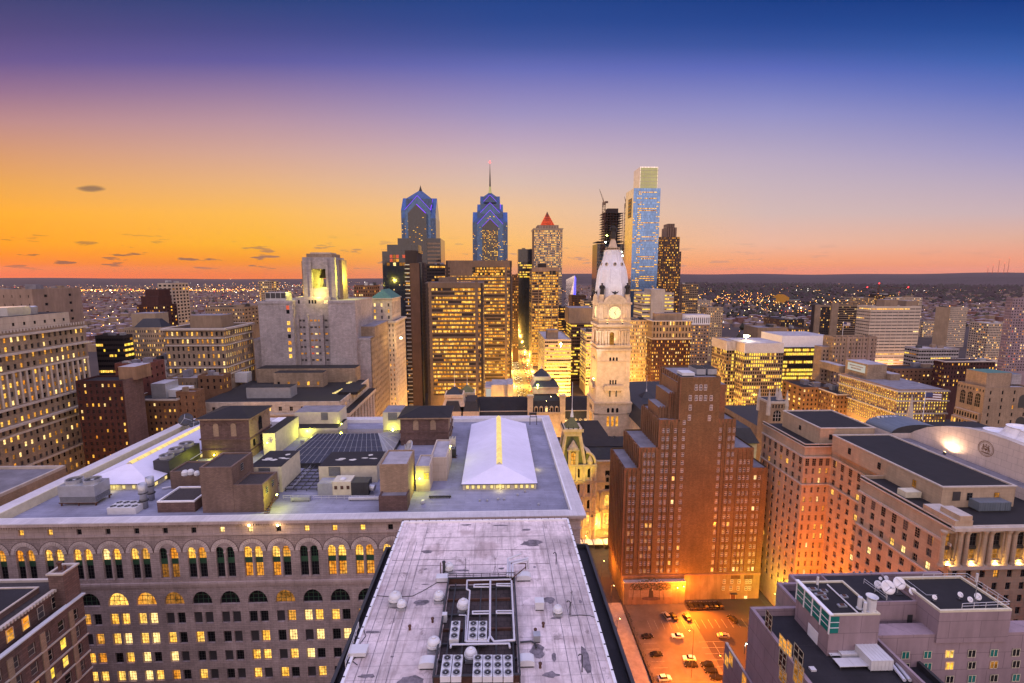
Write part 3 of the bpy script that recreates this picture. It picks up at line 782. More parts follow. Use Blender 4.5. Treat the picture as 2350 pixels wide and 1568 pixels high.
def crane(name,label,px,pb,pt,jx,jy,w):
    x=xx(px,pb);za,zb=zz(pb)-20,zz(pt);y=Y0-3
    T=thing(name,label,'crane',(x,y,za));m=MB('rust')
    for sx_ in(-w,w):
        for sy_ in(-w,w):m.tube((x+sx_,y+sy_,za),(x+sx_,y+sy_,zb),.35,4)
    k=int((zb-za)/5)
    for q in range(k):
        a,b=za+(zb-za)*q/k,za+(zb-za)*(q+1)/k;s_=1 if q%2 else-1
        for yy in(-w,w):m.tube((x-w*s_,y+yy,a),(x+w*s_,y+yy,b),.25,4);m.tube((x-w,y+yy,a),(x+w,y+yy,a),.25,4)
    m.build('mast',T);j=MB('rust');e=at(*Zd(jx,jy),Y=y);o=Vector((x,y,zb))
    for yy in(-1,1):j.tube(o+Vector((0,yy,0)),e,.35,4)
    top=o+Vector((-1.5 if jx<px else 1.5,0,9));j.tube(o,top,.3,4);j.tube(top,e,.12,3)
    for q in range(1,8):a=o.lerp(e,q/8);b=o.lerp(e,(q+.6)/8);j.tube(a+Vector((0,-1,0)),b+Vector((0,1,0)),.15,3)
    j.build('jib',T);c=MB('buff_far');c.box(x-2.5,x+2.5,y-2,y+2,zb-3,zb+2.5);c.box(x+1.5,x+7,y-1.5,y+1.5,zb+.5,zb+3.5,'rust');c.build('cab',T)
crane('tower_crane','tower crane with its jib steeply raised, left of the unfinished tower',520,800,460,490,328,2.4)
crane('tower_crane','shorter tower crane between the unfinished tower and the mirror glass tower',722,800,470,720,396,2.4)
# ------------------------------------------------------------------ other towers of the skyline, far ones first
def boxes(B,part,spec,Y,mat,roof='roof_grey'):
    """plant rooms on a roof: (x left, x right, y top, height m, setback m, depth m)"""
    z1=B.dim[4]
    for(xl,xr,h,sb,dp)in spec:
        x0,x1=at(xl,700,Y=Y+sb).x,at(xr,700,Y=Y+sb).x
        B.mb(part).box(x0,x1,Y+sb,Y+sb+dp,z1-1,z1+h,mat,roof)
# blue lit slanted tower far away
x0,x1=at(1301,680,Y=1700).x,at(1324,680,Y=1700).x;zb=at(1312,632,Y=1700).z;za=at(1301,642,Y=1700).z;xm=x0+(x1-x0)*.52
B=Bld('glass_tower','slanted glass tower lit blue, far off beside the pyramid topped tower',x0,1700);m=B.mb('wall')
m.raw([(x0,1725,0),(xm,1700,0),(x1,1725,0),(x0,1725,za),(xm+8,1700,zb),(x1,1725,za+6)],[(0,1,4,3),(3,4,5),(0,3,5,2)],'sky_glass')
m.poly([(xm,1700,0),(x1,1725,0),(x1,1725,za+6),(xm+8,1700,zb)],'led_blue');B.done()

tower('office_tower','slim blue and dark glass tower just left of the pyramid topped tower',1189,1224,572,900,40,'curtain_glass',10,4.2,640,.75,.6,.55,'green',sc=0,rec=0,top=22,run=3)
B=tower('office_tower','glass office base with scattered yellow windows behind the amber twins',965,1021,607,620,30,'dark_far',16,4.2,905,.8,.5,.34,'office',sc=6,rec=.1,run=3,done=True)
tower('office_tower','narrow dark tower edge beside the light filled street canyon',1176,1190,630,760,30,'brown_far',4,4,800,.5,.5,.4,'amber',sc=0)
tower('office_tower','dark tower with a slanted roof hood beside the street canyon',1190,1219,640,1180,40,'brown_far',8,4.3,700,.85,.45,.25,'amber',sc=6,run=3)
tower('office_tower','red brown brick tower with square amber windows along the street canyon',1193,1226,680,1100,60,'rust_brick',8,4.1,880,.5,.5,.55,'amber',sc=10)
B=tower('office_tower','dark gridded tower filled with amber windows in front of the pyramid tower',1221,1282,614,730,55,'buff_far',4,4.0,890,.94,.60,.8,'amber',side='L',sc=9,rec=.5,done=False,top=5,sill=.2)
x0,x1,y0,y1,z1=B.dim;B.wins.clear();B.p['wall']=MB();m=B.mb('wall')
m.box(x0,x1,y0+.4,y1,0,z1-1,'dark_far','roof_dark');zl=at(1250,890,Y=730).z;n=round((z1-6-zl)/4)
for q in range(n+1):z=zl+(z1-6-zl)*q/n;m.box(x0,x1,y0,y0+.39,z-.5,z+.5,'tan_far');m.box(x0-.1,x0-.01,y0,y1,z-.7,z+.7,'tan_far')
for q in range(5):x=x0+(x1-x0)*q/4;m.box(x-.5,x+.5,y0-.5,y0-.01,0,z1,'buff_far')
m.box(x0,x1,y0-.3,y0+.39,z1-6,z1,'tan_far')
lits(B,'F',x0,x1,y0+.38,zl,z1-6,32,n,.93,.62,.7,'amber',run=4,d=-.03)
lits(B,'L',y0,y1,x0,zl,z1-6,16,n,.7,.55,.35,'amber',run=3)
m.box(x0+(x1-x0)*.66,x0+(x1-x0)*.9,y0-.35,y0-.02,z1-11,z1-5,'dark');m.box(x0+10,x0+22,y0+6,y0+20,z1-1,z1+6,'dark_far');B.done()

# the twin amber office towers with rounded corner bays
def twin(label,xl,xr,xj,yt,Y,dep,yb,cap_h,strip):
    x0,x1,y0,y1,z1=px_box(xl,xr,yt,Y,dep);xj=at(xj,yt,Y=Y).x;zl=at((xl+xr)/2,yb,Y=Y).z
    B=Bld('office_tower',label,(x0+x1)/2,(y0+y1)/2);m=B.mb('wall');fh=3.9;zt=z1-cap_h;n=round((zt-zl)/fh)
    m.box(x0+.5,x1-.5,y0+.6,y1,0,z1-1,'dark_far','roof_grey')
    rc=5.0
    def outline(e):
        pts=[]
        for cx_,a0,a1 in((x0+rc,180,270),(x1-rc,270,360)):
            for k in range(6):
                t=R(a0+(a1-a0)*k/5);pts.append((cx_+(rc+e)*math.cos(t),y0+rc+(rc+e)*math.sin(t)))
        return pts+[(x1+e,y1),(x0-e,y1)]
    for q in range(n+1):
        z=zl+(zt-zl)*q/n;m.prism(outline(0),z-.75,z+.75,'concrete')
    m.prism(outline(.1),zt,z1,'concrete','roof_grey');m.prism(outline(0),0,zl,'concrete')
    for xp in((xj,x0+rc*.9)if strip else(xj,)):m.box(xp-1.3,xp+1.3,y0-.25,y0+.7,zl,z1+.4,'concrete')
    hi=x1-rc if not strip else x1-rc
    lits(B,'F',x0+rc,xj-1.3,y0+.55,zl,zt,26,n,.9,.5,.8,'amber',run=6,d=-.02,sill=.2,rowlit=lambda j,k:B.r.choice((.95,.9,.8,.5,.95)))
    lits(B,'F',xj+1.3,x1-rc*.5,y0+.55,zl,zt,5,n,.9,.6,.6,'amber',run=3,d=-.02,sill=.2)
    lits(B,'R',y0+rc,y1,x1-.45,zl,zt,12,n,.9,.6,.4,'amber',run=3,d=-.02,sill=.2)
    B.dim=(x0,x1,y0,y1,z1);return B
B=twin('rear twin of the two amber lit office towers, taller, with a blank top band',1022,1175,1161,598,560,42,895,7,False)
x0,x1,y0,y1,z1=B.dim
for q in range(3):a=x0+(x1-x0)*(.42+.17*q);B.mb('wall').box(a,a+(x1-x0)*.155,y0-.12,y0-.02,z1-17,z1-7.5,'dark');lits(B,'F',a,a+(x1-x0)*.155,y0-.1,z1-17,z1-7.5,6,3,.9,.7,.85,'amber',d=-.04)
B.mb('wall').box(x0+5,x0+(x1-x0)*.4,y0-.14,y0-.03,z1-17.5,z1-.5,'concrete');B.done()
B=twin('front twin of the amber lit office towers, with a rounded drum on its roof',975,1109,1093,648,450,40,905,4.5,True)
x0,x1,y0,y1,z1=B.dim;B.mb('plant_room').box(at(1007,640,Y=460).x,at(1046,640,Y=460).x,458,474,z1-1,z1+4.5,'concrete','roof_grey');B.done()

# dark residential glass tower
Y0=460.0;B=Bld('apartment_tower','dark glass apartment tower with balcony slots, left of the amber twins',at(920,700,Y=Y0).x,Y0+16);m=B.mb('wall')
X_=lambda px,py:at(px,py,Y=Y0).x;Z_=lambda px,py:at(px,py,Y=Y0).z
x0,x1,x2=X_(878,620),X_(931,620),X_(969,700)
m.box(x0,x1,Y0,Y0+34,0,Z_(890,577),'curtain_glass','roof_dark');m.box(X_(886,570),X_(958,570),Y0+4,Y0+24,Z_(900,580),Z_(900,561),'curtain_glass','roof_dark')
m.box(x1+.01,X_(958,620),Y0-1,Y0+30,0,Z_(940,575),'dark_far','roof_dark');m.box(X_(958,620)+.01,x2,Y0+2,Y0+34,0,Z_(960,602),'curtain_glass','roof_dark')
m.box(X_(949,900),X_(970,900)+.05,Y0-1.6,Y0-1.02,0,Z_(960,604),'brown_far')
bl=B.mb('balcony');n=36;zl,zt=Z_(935,930),Z_(935,600)
for q in range(n):z=zl+(zt-zl)*q/n;bl.box(X_(932,700),X_(943,700),Y0-2.2,Y0-1.05,z,z+.35,'concrete');bl.box(X_(932,700),X_(943,700),Y0-2.2,Y0-2.1,z+.35,z+1.2,'metal')
lits(B,'F',x0,x1,Y0,Z_(900,760),Z_(900,640),16,22,.5,.5,.06,'home');lits(B,'F',x1,X_(949,700),Y0-1,Z_(940,930),Z_(940,600),5,44,.7,.5,.16,'office',run=2)
lits(B,'F',x0,x1,Y0,Z_(900,930),Z_(900,760),10,24,.6,.5,.16,'office',run=2);lits(B,'F',X_(886,570),x1,Y0,Z_(900,612),Z_(900,585),6,3,.85,.8,.5,'pink')
B.done()

# white tower with green pyramid roof
Y0=380.0;xx=lambda px,py=700:at(px,py,Y=Y0).x;zz=lambda py,px=880:at(px,py,Y=Y0).z
B=Bld('office_tower','white stone tower with a green copper pyramid roof',xx(880),Y0+14)
x0,x1,dep=xx(842,740),xx(905,740),30.0;zl,zm=zz(955),zz(742)
xe=at(933,742,X=x1).y;dep=max(24,min(44,xe-Y0));sheet(B,'F',x0,x1,Y0,0,zl,'white_stone')
grid(B,'F',x0,x1,Y0,zl,zm,8,19,.34,.5,.32,'home','white_stone',.3,dark='blind',dark2='dark');grid(B,'R',Y0,Y0+dep,x1,zl,zm,11,19,.4,.5,.2,'home','white_stone',.3,dark='blind',dark2='dark')
sheet(B,'R',Y0,Y0+dep,x1,0,zl,'white_stone');sheet(B,'K',x0,x1,Y0+dep,0,zm,'white_stone');sheet(B,'L',Y0,Y0+dep,x0,0,zm,'white_stone')
cornice(B,x0,x1,Y0,Y0+dep,zm,zm+1.6,1.3,'trim');B.mb('roof').poly([(x0,Y0,zm+1),(x1,Y0,zm+1),(x1,Y0+dep,zm+1),(x0,Y0+dep,zm+1)],'roof_light')
a0,a1,zt=xx(849,690),xx(897,690),zz(685);d2=dep-6
grid(B,'F',a0,a1,Y0+3,zm+1.6,zt-3,3,3,.26,.5,.4,'home','white_stone',.3,dark='blind');grid(B,'R',Y0+3,Y0+d2,a1,zm+1.6,zt-3,6,1,.4,.8,0,'home','white_stone',.5)
sheet(B,'F',a0,a1,Y0+3,zt-3,zt,'white_stone');sheet(B,'R',Y0+3,Y0+d2,a1,zt-3,zt,'white_stone');sheet(B,'L',Y0+3,Y0+d2,a0,zm,zt,'white_stone');sheet(B,'K',a0,a1,Y0+d2,zm,zt,'white_stone')
cornice(B,a0,a1,Y0+3,Y0+d2,zt-.8,zt,.7,'trim');rf=B.mb('pyramid_roof');rf.hip(a0-.4,a1+.4,Y0+2.6,Y0+d2+.4,zt,zz(665),(a1-a0)*.34,'copper',along='y');B.done()

# right of the clock tower and behind it
B=tower('office_building','pale banded office block with a floodlit flat roof beside the light filled street',1250,1311,779,520,80,'pale_far',14,4.0,905,.97,.46,.72,'green',side='L',sc=22,rec=.25,run=5,roof='roof_light',done=False)
boxes(B,'plant_room',[(1256,1282,9,12,12)],520,'buff_far');fl=at(1287,797,Z=B.dim[4])
B.mb('roof_lamp').lathe(fl.x,fl.y,[(.1,fl.z),(.12,fl.z+2.5),(.9,fl.z+2.6),(.9,fl.z+3.4),(.1,fl.z+3.5)],8,'lamp_white');B.done();FLOOD1=fl
B=tower('office_building','dark glass block with greenish yellow windows and a blank grey top storey',1311,1362,742,600,44,'brown_far',12,4.1,880,.9,.5,.6,'green',side='L',sc=6,run=4,rec=.2,done=False)
boxes(B,'plant_room',[(1306,1362,19,3,36)],600,'buff_far');B.done()
tower('office_building','striped office block half hidden behind the left side of the clock tower',1346,1376,762,545,40,'pale_far',8,3.9,890,.97,.5,.75,'green',side='L',sc=9,run=4,rec=.25)
tower('apartment_block','small banded grey block with a flat roof below the blue lit tower',1340,1366,690,900,40,'pale_far',8,4,760,.9,.45,.15,'warm',side='L',sc=10,run=3)
tower('apartment_block','dark ridged block below the blue lit tower',1312,1345,678,980,40,'brown_far',10,4,740,.6,.45,.12,'warm',side='L',sc=10)
tower('office_building','low dark offices between the gridded tower and the clock tower',1283,1312,705,760,40,'dark_far',10,4,800,.9,.5,.5,'amber',side='L',sc=4,run=3)
tower('office_building','dark slab showing between the clock tower dome and the mirror glass tower',1430,1452,676,800,30,'brown_far',7,4,760,.9,.5,.35,'office',side='L',sc=0,run=3)
tower('office_building','cream gridded tower with vertical ribs right behind the clock tower',1440,1491,735,540,34,'cream_far',15,4.2,915,.48,.6,.62,'warm',side='L',sc=6,rec=.4)
B=tower('hospital','white block with ribbon windows and a taller blank slab in its middle',1475,1547,672,640,40,'white_panel',14,4.6,745,.97,.36,.6,'green',side='L',sc=9,rec=.2,run=4,roof='roof_light',done=False)
x0,x1,y0,y1,z1=B.dim;B.mb('slab').box(at(1494,700,Y=636).x,at(1525,700,Y=636).x,636,668,0,at(1508,664,Y=636).z,'white_panel','roof_light');B.done()
B=tower('hotel','old brown hotel with a tall pale classical top and dark brick middle',1497,1585,778,520,18,'dark_red',18,4.1,905,.42,.5,.5,'warm',side='L',sc=6,rec=.25,done=False,top=0)
x0,x1,y0,y1,z1=B.dim;zt=at(1540,737,Y=520).z;B.p['roof']=MB()
grid(B,'F',x0,x1,y0-.3,z1,zt,12,3,.45,.62,.3,'warm','buff_far',.4);grid(B,'L',y0,y1,x0-.3,z1,zt,9,3,.45,.62,.2,'warm','buff_far',.4)
cornice(B,x0,x1,y0,y1,zt-.5,zt+.5,1.2,'trim');cornice(B,x0,x1,y0,y1,z1-.4,z1+.5,.9,'trim');B.mb('roof').poly([(x0,y0,zt),(x1,y0,zt),(x1,y1,zt),(x0,y1,zt)],'roof_grey')
B.mb('wall').box(x0+4,x1-8,y0+6,y1-4,zt,zt+8,'buff_far','roof_grey');B.done()
B=tower('apartment_building','brick tower with a white arcaded crown of tall openings',1572,1628,745,590,18,'tan_far',9,4.0,870,.5,.45,.45,'home',side='L',sc=7,rec=.25,done=False,top=0)
x0,x1,y0,y1,z1=B.dim;zt=at(1600,723,Y=590).z;B.p['roof']=MB()
grid(B,'F',x0-.4,x1+.4,y0-.4,z1,zt,12,1,.5,.62,0,'home','white',.8,shape='arch',sill=.12);grid(B,'L',y0,y1,x0-.4,z1,zt,9,1,.5,.62,0,'home','white',.8,shape='arch',sill=.12)
B.mb('roof').poly([(x0,y0,zt),(x1,y0,zt),(x1,y1,zt),(x0,y1,zt)],'roof_light');B.done()
tower('office_tower','tan tower with dark glass bands and yellow windows, left of the far woods',1567,1603,652,900,12,'buff_far',9,4.2,730,.7,.5,.5,'amber',side='L',sc=9,run=3,swm='tan_far',sww=.3,slit=.1)
tower('apartment_building','slender cream apartment tower with small square windows',1622,1660,705,760,26,'cream_far',8,3.9,815,.4,.45,.3,'home',side='L',sc=5)
tower('office_building','low pale flat roofed blocks just left of the river',1603,1634,690,1100,40,'pale_far',8,4,720,.5,.45,.3,'home',side='L',sc=6)
B=tower('hotel','concrete hotel tower with a blank stair shaft and dark balconies',1871,1970,700,760,8,'dark_far',24,3.6,780,.5,.5,.2,'home',side='L',sc=0,rec=.2,done=False)
x0,x1,y0,y1,z1=B.dim;w_=x1-x0
B.mb('shaft').box(x0+w_*.36,x0+w_*.52,y0-3,y0-.05,0,z1+4,'buff_far');B.mb('shaft').box(x0-.2,x0+w_*.12,y0-2,y0-.05,0,z1,'buff_far');B.mb('wall').box(x0,x1,y0-.3,y0-.02,z1-3,z1+.2,'buff_far')
n=20
for q in range(n):z=at(1900,780,Y=760).z+q*3.6;B.mb('balcony').box(x0+w_*.53,x1,y0-1,y0-.04,z-.2,z+.7,'buff_far')
B.done()
B=tower('office_tower','broad white office slab striped with dark ribbon windows',2000,2115,703,600,24,'white_panel',9,4.15,842,.96,.30,.16,'warm',side='L',sc=7,rec=.5,roof='roof_light',done=False,run=3,dark='frame_dark',rowlit=lambda j,n:.75 if j<5 else(.45 if j>n-2 else .06))
boxes(B,'plant_room',[(2030,2060,8,8,14),(2080,2108,6,14,14)],600,'buff_far');B.done()
tower('apartment_tower','white slab tower with one blank sunset lit end wall and a punched window face',2182,2222,706,900,31,'pale_far',13,3.9,800,.55,.5,.12,'home',side='L',sc=0,rec=.3,swm='cream_far')
tower('apartment_tower','white gridded apartment tower left of the tall pink tower',2270,2325,742,700,29,'pale_far',16,3.8,822,.6,.5,.2,'home',side='L',sc=8,rec=.3,roof='roof_light')
tower('apartment_tower','tall pink apartment tower with balconies at the right edge',2326,2400,684,560,8,'pink_panel',12,3.4,850,.5,.5,.3,'pink',side='L',sc=6,rec=.5,bars=None)
tower('apartment_block','white apartment slab with balconies behind the striped office slab',2058,2118,683,1000,30,'pale_far',18,3.6,712,.6,.5,.25,'home',side='L',sc=6)
tower('apartment_block','tall apartment house with bluish windows beside the red crane',1968,2010,684,1300,30,'buff_far',12,4,705,.6,.5,.4,'home',side='L',sc=6)
tower('apartment_block','grey apartment house right of the red crane',2014,2056,676,1350,30,'dark_far',12,4,700,.6,.5,.3,'home',side='L',sc=6)
tower('apartment_block','distant cream apartment block between the white slab and the gridded tower',2120,2150,738,1050,40,'pale_far',8,3.8,790,.6,.5,.25,'home',side='L',sc=6)
tower('office_building','long dark flat roofed building in front of the far museum',1793,1846,733,900,60,'dark_far',12,5,790,.3,.5,.3,'warm',side='L',sc=16,rec=.2,swm='brown_far',sww=.15)
tower('office_building','grey windowless block with a flat roof behind the floodlit corner tower',1740,1808,752,620,36,'buff_far',5,9,790,.03,.9,0,'warm',side='L',sc=6,rec=.1,roof='roof_grey')
tower('office_building','low dark block with lit yellow windows left of the concrete hotel',1812,1858,754,700,30,'brown_far',9,4.4,790,.5,.5,.7,'warm',side='L',sc=3)
# ------------------------------------------------------------------ clock tower
def Zt(px,py):return(px*.29984+1316,py*.29984+509.2)
YT=318.0
tz=lambda py:at(*Zt(320,py),Y=YT).z
tcx=at(*Zt(322,700),Y=YT).x;tcy=YT+12.5
T=Bld('clock_tower','floodlit white stone clock tower with a domed top and bronze figures',tcx,tcy)
m=T.mb('wall');X0=tcx;Y0=tcy
zb,z1,z2,z3,z4,z5=tz(1390),tz(1270),tz(955),tz(790),tz(622),tz(585)
hb,hs,hc=12.5,11.2,10.3
def stage(za,zb_,h,ha=None):
    ha=h if ha is None else ha
    T.mb('wall').frustum(X0-ha,X0+ha,Y0-ha,Y0+ha,za,X0-h,X0+h,Y0-h,Y0+h,zb_,'cityhall')
stage(0,zb,hb);stage(zb+.01,z1,hs,hb-.2);stage(z1+.01,z2,hs-.35,hs-.15);stage(z2+.01,z3,10.0);stage(z3+.01,z4,hc)
c=T.mb('cornice')
for z,h,e,t in((zb,hb,.7,1.2),(tz(985),hs-.3,.9,1.4),(tz(1072),hs-.3,.4,.8),(z2,10.6,1.1,1.5),(tz(830),10.0,.7,1.0),(z3-.6,10.2,1.5,1.6),(tz(755),hc,.6,1.3),(z4-.4,hc,1.1,1.3),(tz(1470),hb,.35,.7),(tz(1800),hb,.4,.8)):
    c.ring(X0-h-e,X0+h+e,Y0-h-e,Y0+h+e,z-t/2,z+t/2,e+.5,'ch_trim')
q_=T.mb('quoin')
for sx_ in(-1,1):
    for sy_ in(-1,1):
        for za,zz_,h,w in((0,zb-.8,hb,3.2),(z1+.3,tz(985)-.8,hs-.3,3.0),(z3+1.3,z4-1.2,hc,2.6)):
            q_.box(X0+sx_*(h+.35)-(w if sx_>0 else 0),X0+sx_*(h+.35)+(w if sx_<0 else 0),Y0+sy_*(h+.35)-(w if sy_>0 else 0),Y0+sy_*(h+.35)+(w if sy_<0 else 0),za,zz_,'cityhall')
# columns of the open stage
co=T.mb('column')
for k in range(4):
    cs,sn=(1,0,-1,0)[k],(0,1,0,-1)[k]
    for a in(-9.3,-7.6,-5.3,-3.6,3.6,5.3,7.6,9.3):
        x=X0+cs*10.6-sn*a;y=Y0+sn*10.6+cs*a;co.lathe(x,y,[(.75,z2+.7),(.55,z2+1.6),(.5,tz(835)-1.2),(.8,tz(835)-.2)],8,'cityhall')
    for a in(-8,-4.4,4.4,8):
        x=X0+cs*(hc+.35)-sn*a;y=Y0+sn*(hc+.35)+cs*a;co.lathe(x,y,[(.6,tz(755)+.8),(.5,tz(755)+1.4),(.45,z4-2),(.65,z4-1)],8,'cityhall')
def slot(a,w,za,zb_,h,sty,shape='rect',sides='FL'):
    for s in sides:
        cc={'F':Y0-h,'L':X0-h}[s];ctr=X0+a if s=='F' else Y0-a
        T.win(s,cc,ctr,-.08,za,w,zb_-za,sty,shape,None)
for a in(-3.1,0,3.1):
    slot(a,1.7,tz(1565),tz(1490),hb,'lit_o');slot(a,1.7,tz(1460),tz(1425),hb,'dark','arch')
    slot(a*.72,1.2,tz(1150),tz(1092),hs-.35,'frame_dark');slot(a*.72,1.3,tz(1068),tz(1040),hs-.35,'dark','arch');slot(a*.6,1.0,tz(1248),tz(1215),hs-.1,'dark')
for a in(-2.2,2.2):slot(a,1.1,tz(1340),tz(1292),hs+.9,'frame_dark')
for a in(-1.6,1.6):slot(a,1.3,tz(1690),tz(1640),hb,'dark')
slot(-1.4,3.0,z2+.8,tz(848),10.0,'lit_dim','arch')
bk=T.mb('balcony');bk.box(X0-6.5,X0+6.5,Y0-hs-2.2,Y0-hs+.3,tz(1290),tz(1282),'cityhall');bk.box(X0-6.5,X0+6.5,Y0-hs-2.2,Y0-hs-1.9,tz(1282),tz(1252),'cityhall')
bk.box(X0-hs-2.2,X0-hs+.3,Y0-6.5,Y0+6.5,tz(1290),tz(1282),'cityhall');bk.box(X0-hs-2.2,X0-hs-1.9,Y0-6.5,Y0+6.5,tz(1282),tz(1252),'cityhall')
for q in range(14):bk.box(X0-6.3+q*.93,X0-5.9+q*.93,Y0-hs-2.35,Y0-hs-2.21,tz(1280),tz(1256),'ch_trim')
for a in(-5.5,-1.2,1.2,5.5):bk.box(X0+a-.4,X0+a+.4,Y0-hs-1.8,Y0-hs+.2,tz(1305),tz(1290),'cityhall')
# curved pediments over the clocks
pd=T.mb('pediment')
for k in range(4):
    pr=[(7.6*math.cos(t),z4+.2+(z5-z4+2.2)*math.sin(t))for t in[math.pi*i/10 for i in range(11)]]
    cs,sn=((0,-1),(1,0),(0,1),(-1,0))[k]
    def P(a,z,d):return(X0+cs*(hc+d)-sn*a,Y0+sn*(hc+d)+cs*a,z)
    A=[P(a,z,1.0)for a,z in pr];Bk=[P(a,z,-2.5)for a,z in pr];n=len(pr)
    pd.raw(A+Bk,[tuple(range(n))]+[(i,i+1,n+i+1,n+i)for i in range(n-1)],'cityhall')
    pr2=[(a*.8,z4+.5+(z-z4-.2)*.72)for a,z in pr];pd.poly([P(a,z,1.06)for a,z in pr2],'ch_trim')
# octagonal dome and lantern
dm=T.mb('dome')
prof=[(r_/.93,z)for r_,z in((9.9,z4+.2),(10.0,tz(560)),(9.95,tz(520)),(9.65,tz(470)),(9.15,tz(420)),(8.45,tz(370)),(7.6,tz(340)),(6.6,tz(310)),(6.0,tz(290)),(5.6,tz(270)),(5.2,tz(250)),(5.1,tz(222)),(5.3,tz(216)),(5.3,tz(212)))]
dm.lathe(X0,Y0,prof,8,'white',math.pi/8)
for k in range(8):
    t=math.pi/8+k*math.pi/4
    for(r_,z),(r2,zn)in zip(prof[1:11],prof[2:12]):dm.tube((X0+r_*math.cos(t),Y0+r_*math.sin(t),z),(X0+r2*math.cos(t),Y0+r2*math.sin(t),zn),.55,5,'white')
ln=T.mb('lantern')
ln.lathe(X0,Y0,[(5.0,tz(212)),(5.0,tz(207)),(3.3,tz(206)),(2.9,tz(180)),(2.2,tz(150)),(1.6,tz(130)),(1.3,tz(119)),(.2,tz(118))],8,'cityhall')
for k in range(20):t=2*math.pi*k/20;ln.box(X0+4.7*math.cos(t)-.12,X0+4.7*math.cos(t)+.12,Y0+4.7*math.sin(t)-.12,Y0+4.7*math.sin(t)+.12,tz(207),tz(194),'cityhall')
ln.lathe(X0,Y0,[(4.9,tz(195)),(4.9,tz(191)),(4.4,tz(191)),(4.4,tz(195))],20,'cityhall')
dr=T.mb('dormer')
for k in range(8):
    t=k*math.pi/4+math.pi/8*0;r_=7.2;z=tz(322);x,y=X0+r_*math.cos(t),Y0+r_*math.sin(t);u=Vector((math.cos(t),math.sin(t),.25)).normalized();p=Vector((x,y,z))
    dr.tube(p-u,p+u*.5,1.15,10,'cityhall');dr.tube(p+u*.4,p+u*.56,.75,10,'frame_dark')
# clock faces
ck=MB();hd=MB();zc_=at(*Zt(322,698),Y=YT).z;rc=at(*Zt(363,698),Y=YT+2).x-tcx
for side,n_ in(('F',(0,-1)),('L',(-1,0)),('R',(1,0))):
    def P(a,z,d):return(X0+a,Y0-hc-d,zc_+z)if side=='F' else((X0-hc-d,Y0-a,zc_+z)if side=='L' else(X0+hc+d,Y0+a,zc_+z))
    N_=32;pts=[(math.cos(2*math.pi*i/N_),math.sin(2*math.pi*i/N_))for i in range(N_)]
    ck.poly([P(rc*a,rc*z,.14)for a,z in pts],'clock_glow')
    for(a,z),(a2,z2_)in zip(pts,pts[1:]+pts[:1]):ck.poly([P(rc*a,rc*z,.3),P(rc*a2,rc*z2_,.3),P(rc*1.22*a2,rc*1.22*z2_,.12),P(rc*1.22*a,rc*1.22*z,.12)],'ch_trim')
    for i in range(12):
        t=2*math.pi*i/12;u=Vector((math.sin(t),math.cos(t)));v=Vector((u.y,-u.x));w=.14
        hd.poly([P(*(u*rc*.72+v*w),.18),P(*(u*rc*.90+v*w),.18),P(*(u*rc*.90-v*w),.18),P(*(u*rc*.72-v*w),.18)],'frame_dark')
    for t,L,w in((R(24),.82,.16),(R(152),.58,.26)):
        u=Vector((math.sin(t),math.cos(t)));v=Vector((u.y,-u.x))
        hd.poly([P(*(u*-.1*rc+v*w),.2),P(*(u*rc*L+v*w*.4),.2),P(*(u*rc*L-v*w*.4),.2),P(*(u*-.1*rc-v*w),.2)],'frame_dark')
T.done();k_=ck.build('clock',T.root);hd.build('clock_hand',k_)
def figure(name,label,x,y,z,h,eagle=False):
    m=MB('bronze')
    if eagle:
        m.lathe(x,y,[(.35*h,z),(.28*h,z+.3*h),(.33*h,z+.55*h),(.16*h,z+.8*h),(.14*h,z+.95*h),(.02,z+h)],8)
        for s_ in(-1,1):m.raw([(x+s_*.2*h,y,z+.35*h),(x+s_*.2*h,y-.1*h,z+.7*h),(x+s_*1.1*h,y+.05*h,z+.95*h),(x+s_*.85*h,y+.05*h,z+.5*h)],[(0,1,2,3)]);m.raw([(x+s_*.2*h,y+.15*h,z+.35*h),(x+s_*.2*h,y+.1*h,z+.7*h),(x+s_*1.1*h,y+.12*h,z+.95*h),(x+s_*.85*h,y+.12*h,z+.5*h)],[(0,1,2,3)])
    else:
        m.lathe(x,y,[(.19*h,z),(.17*h,z+.3*h),(.15*h,z+.5*h),(.18*h,z+.68*h),(.17*h,z+.78*h),(.06*h,z+.84*h),(.055*h,z+.87*h),(.075*h,z+.92*h),(.12*h,z+.955*h),(.12*h,z+.965*h),(.06*h,z+.97*h),(.05*h,z+h)],10)
        for s_,b_ in((-1,.5),(1,.45)):m.tube((x+s_*.16*h,y,z+.76*h),(x+s_*.22*h,y-.05*h,z+.6*h),.045*h,6);m.tube((x+s_*.22*h,y-.05*h,z+.6*h),(x+s_*.17*h,y-.18*h,z+b_*h),.04*h,6)
    o=m.build(name,None,label,'statue',loc=(x,y,z));return o
def pedestal(x,y,h):
    m=MB('cityhall');m.lathe(x,y,[(1.9,z4+.2),(1.7,z4+1),(1.6,h-.6),(1.9,h-.4),(1.9,h)],10);m.build('pedestal',T.root)
figure('statue','tall bronze statue of a hatted man on top of the clock tower',X0,Y0,tz(119),tz(-10)-tz(119)-.5)
d_=hc-1.8;zt_=tz(558)
for(sx_,sy_,lb)in((-1,-1,'bronze robed figure on a round pedestal left of the clock tower dome'),(1,-1,'bronze robed figure on a round pedestal right of the clock tower dome')):
    pedestal(X0+sx_*d_,Y0+sy_*d_,zt_);figure('statue',lb,X0+sx_*d_,Y0+sy_*d_,zt_,7.6)
figure('eagle_statue','bronze eagle with spread wings over the front clock',X0,Y0-hc+.3,z5+2.0,2.7,True)
figure('eagle_statue','bronze eagle at the left edge of the clock tower',X0-hc+.3,Y0,z5+2.0,2.7,True)

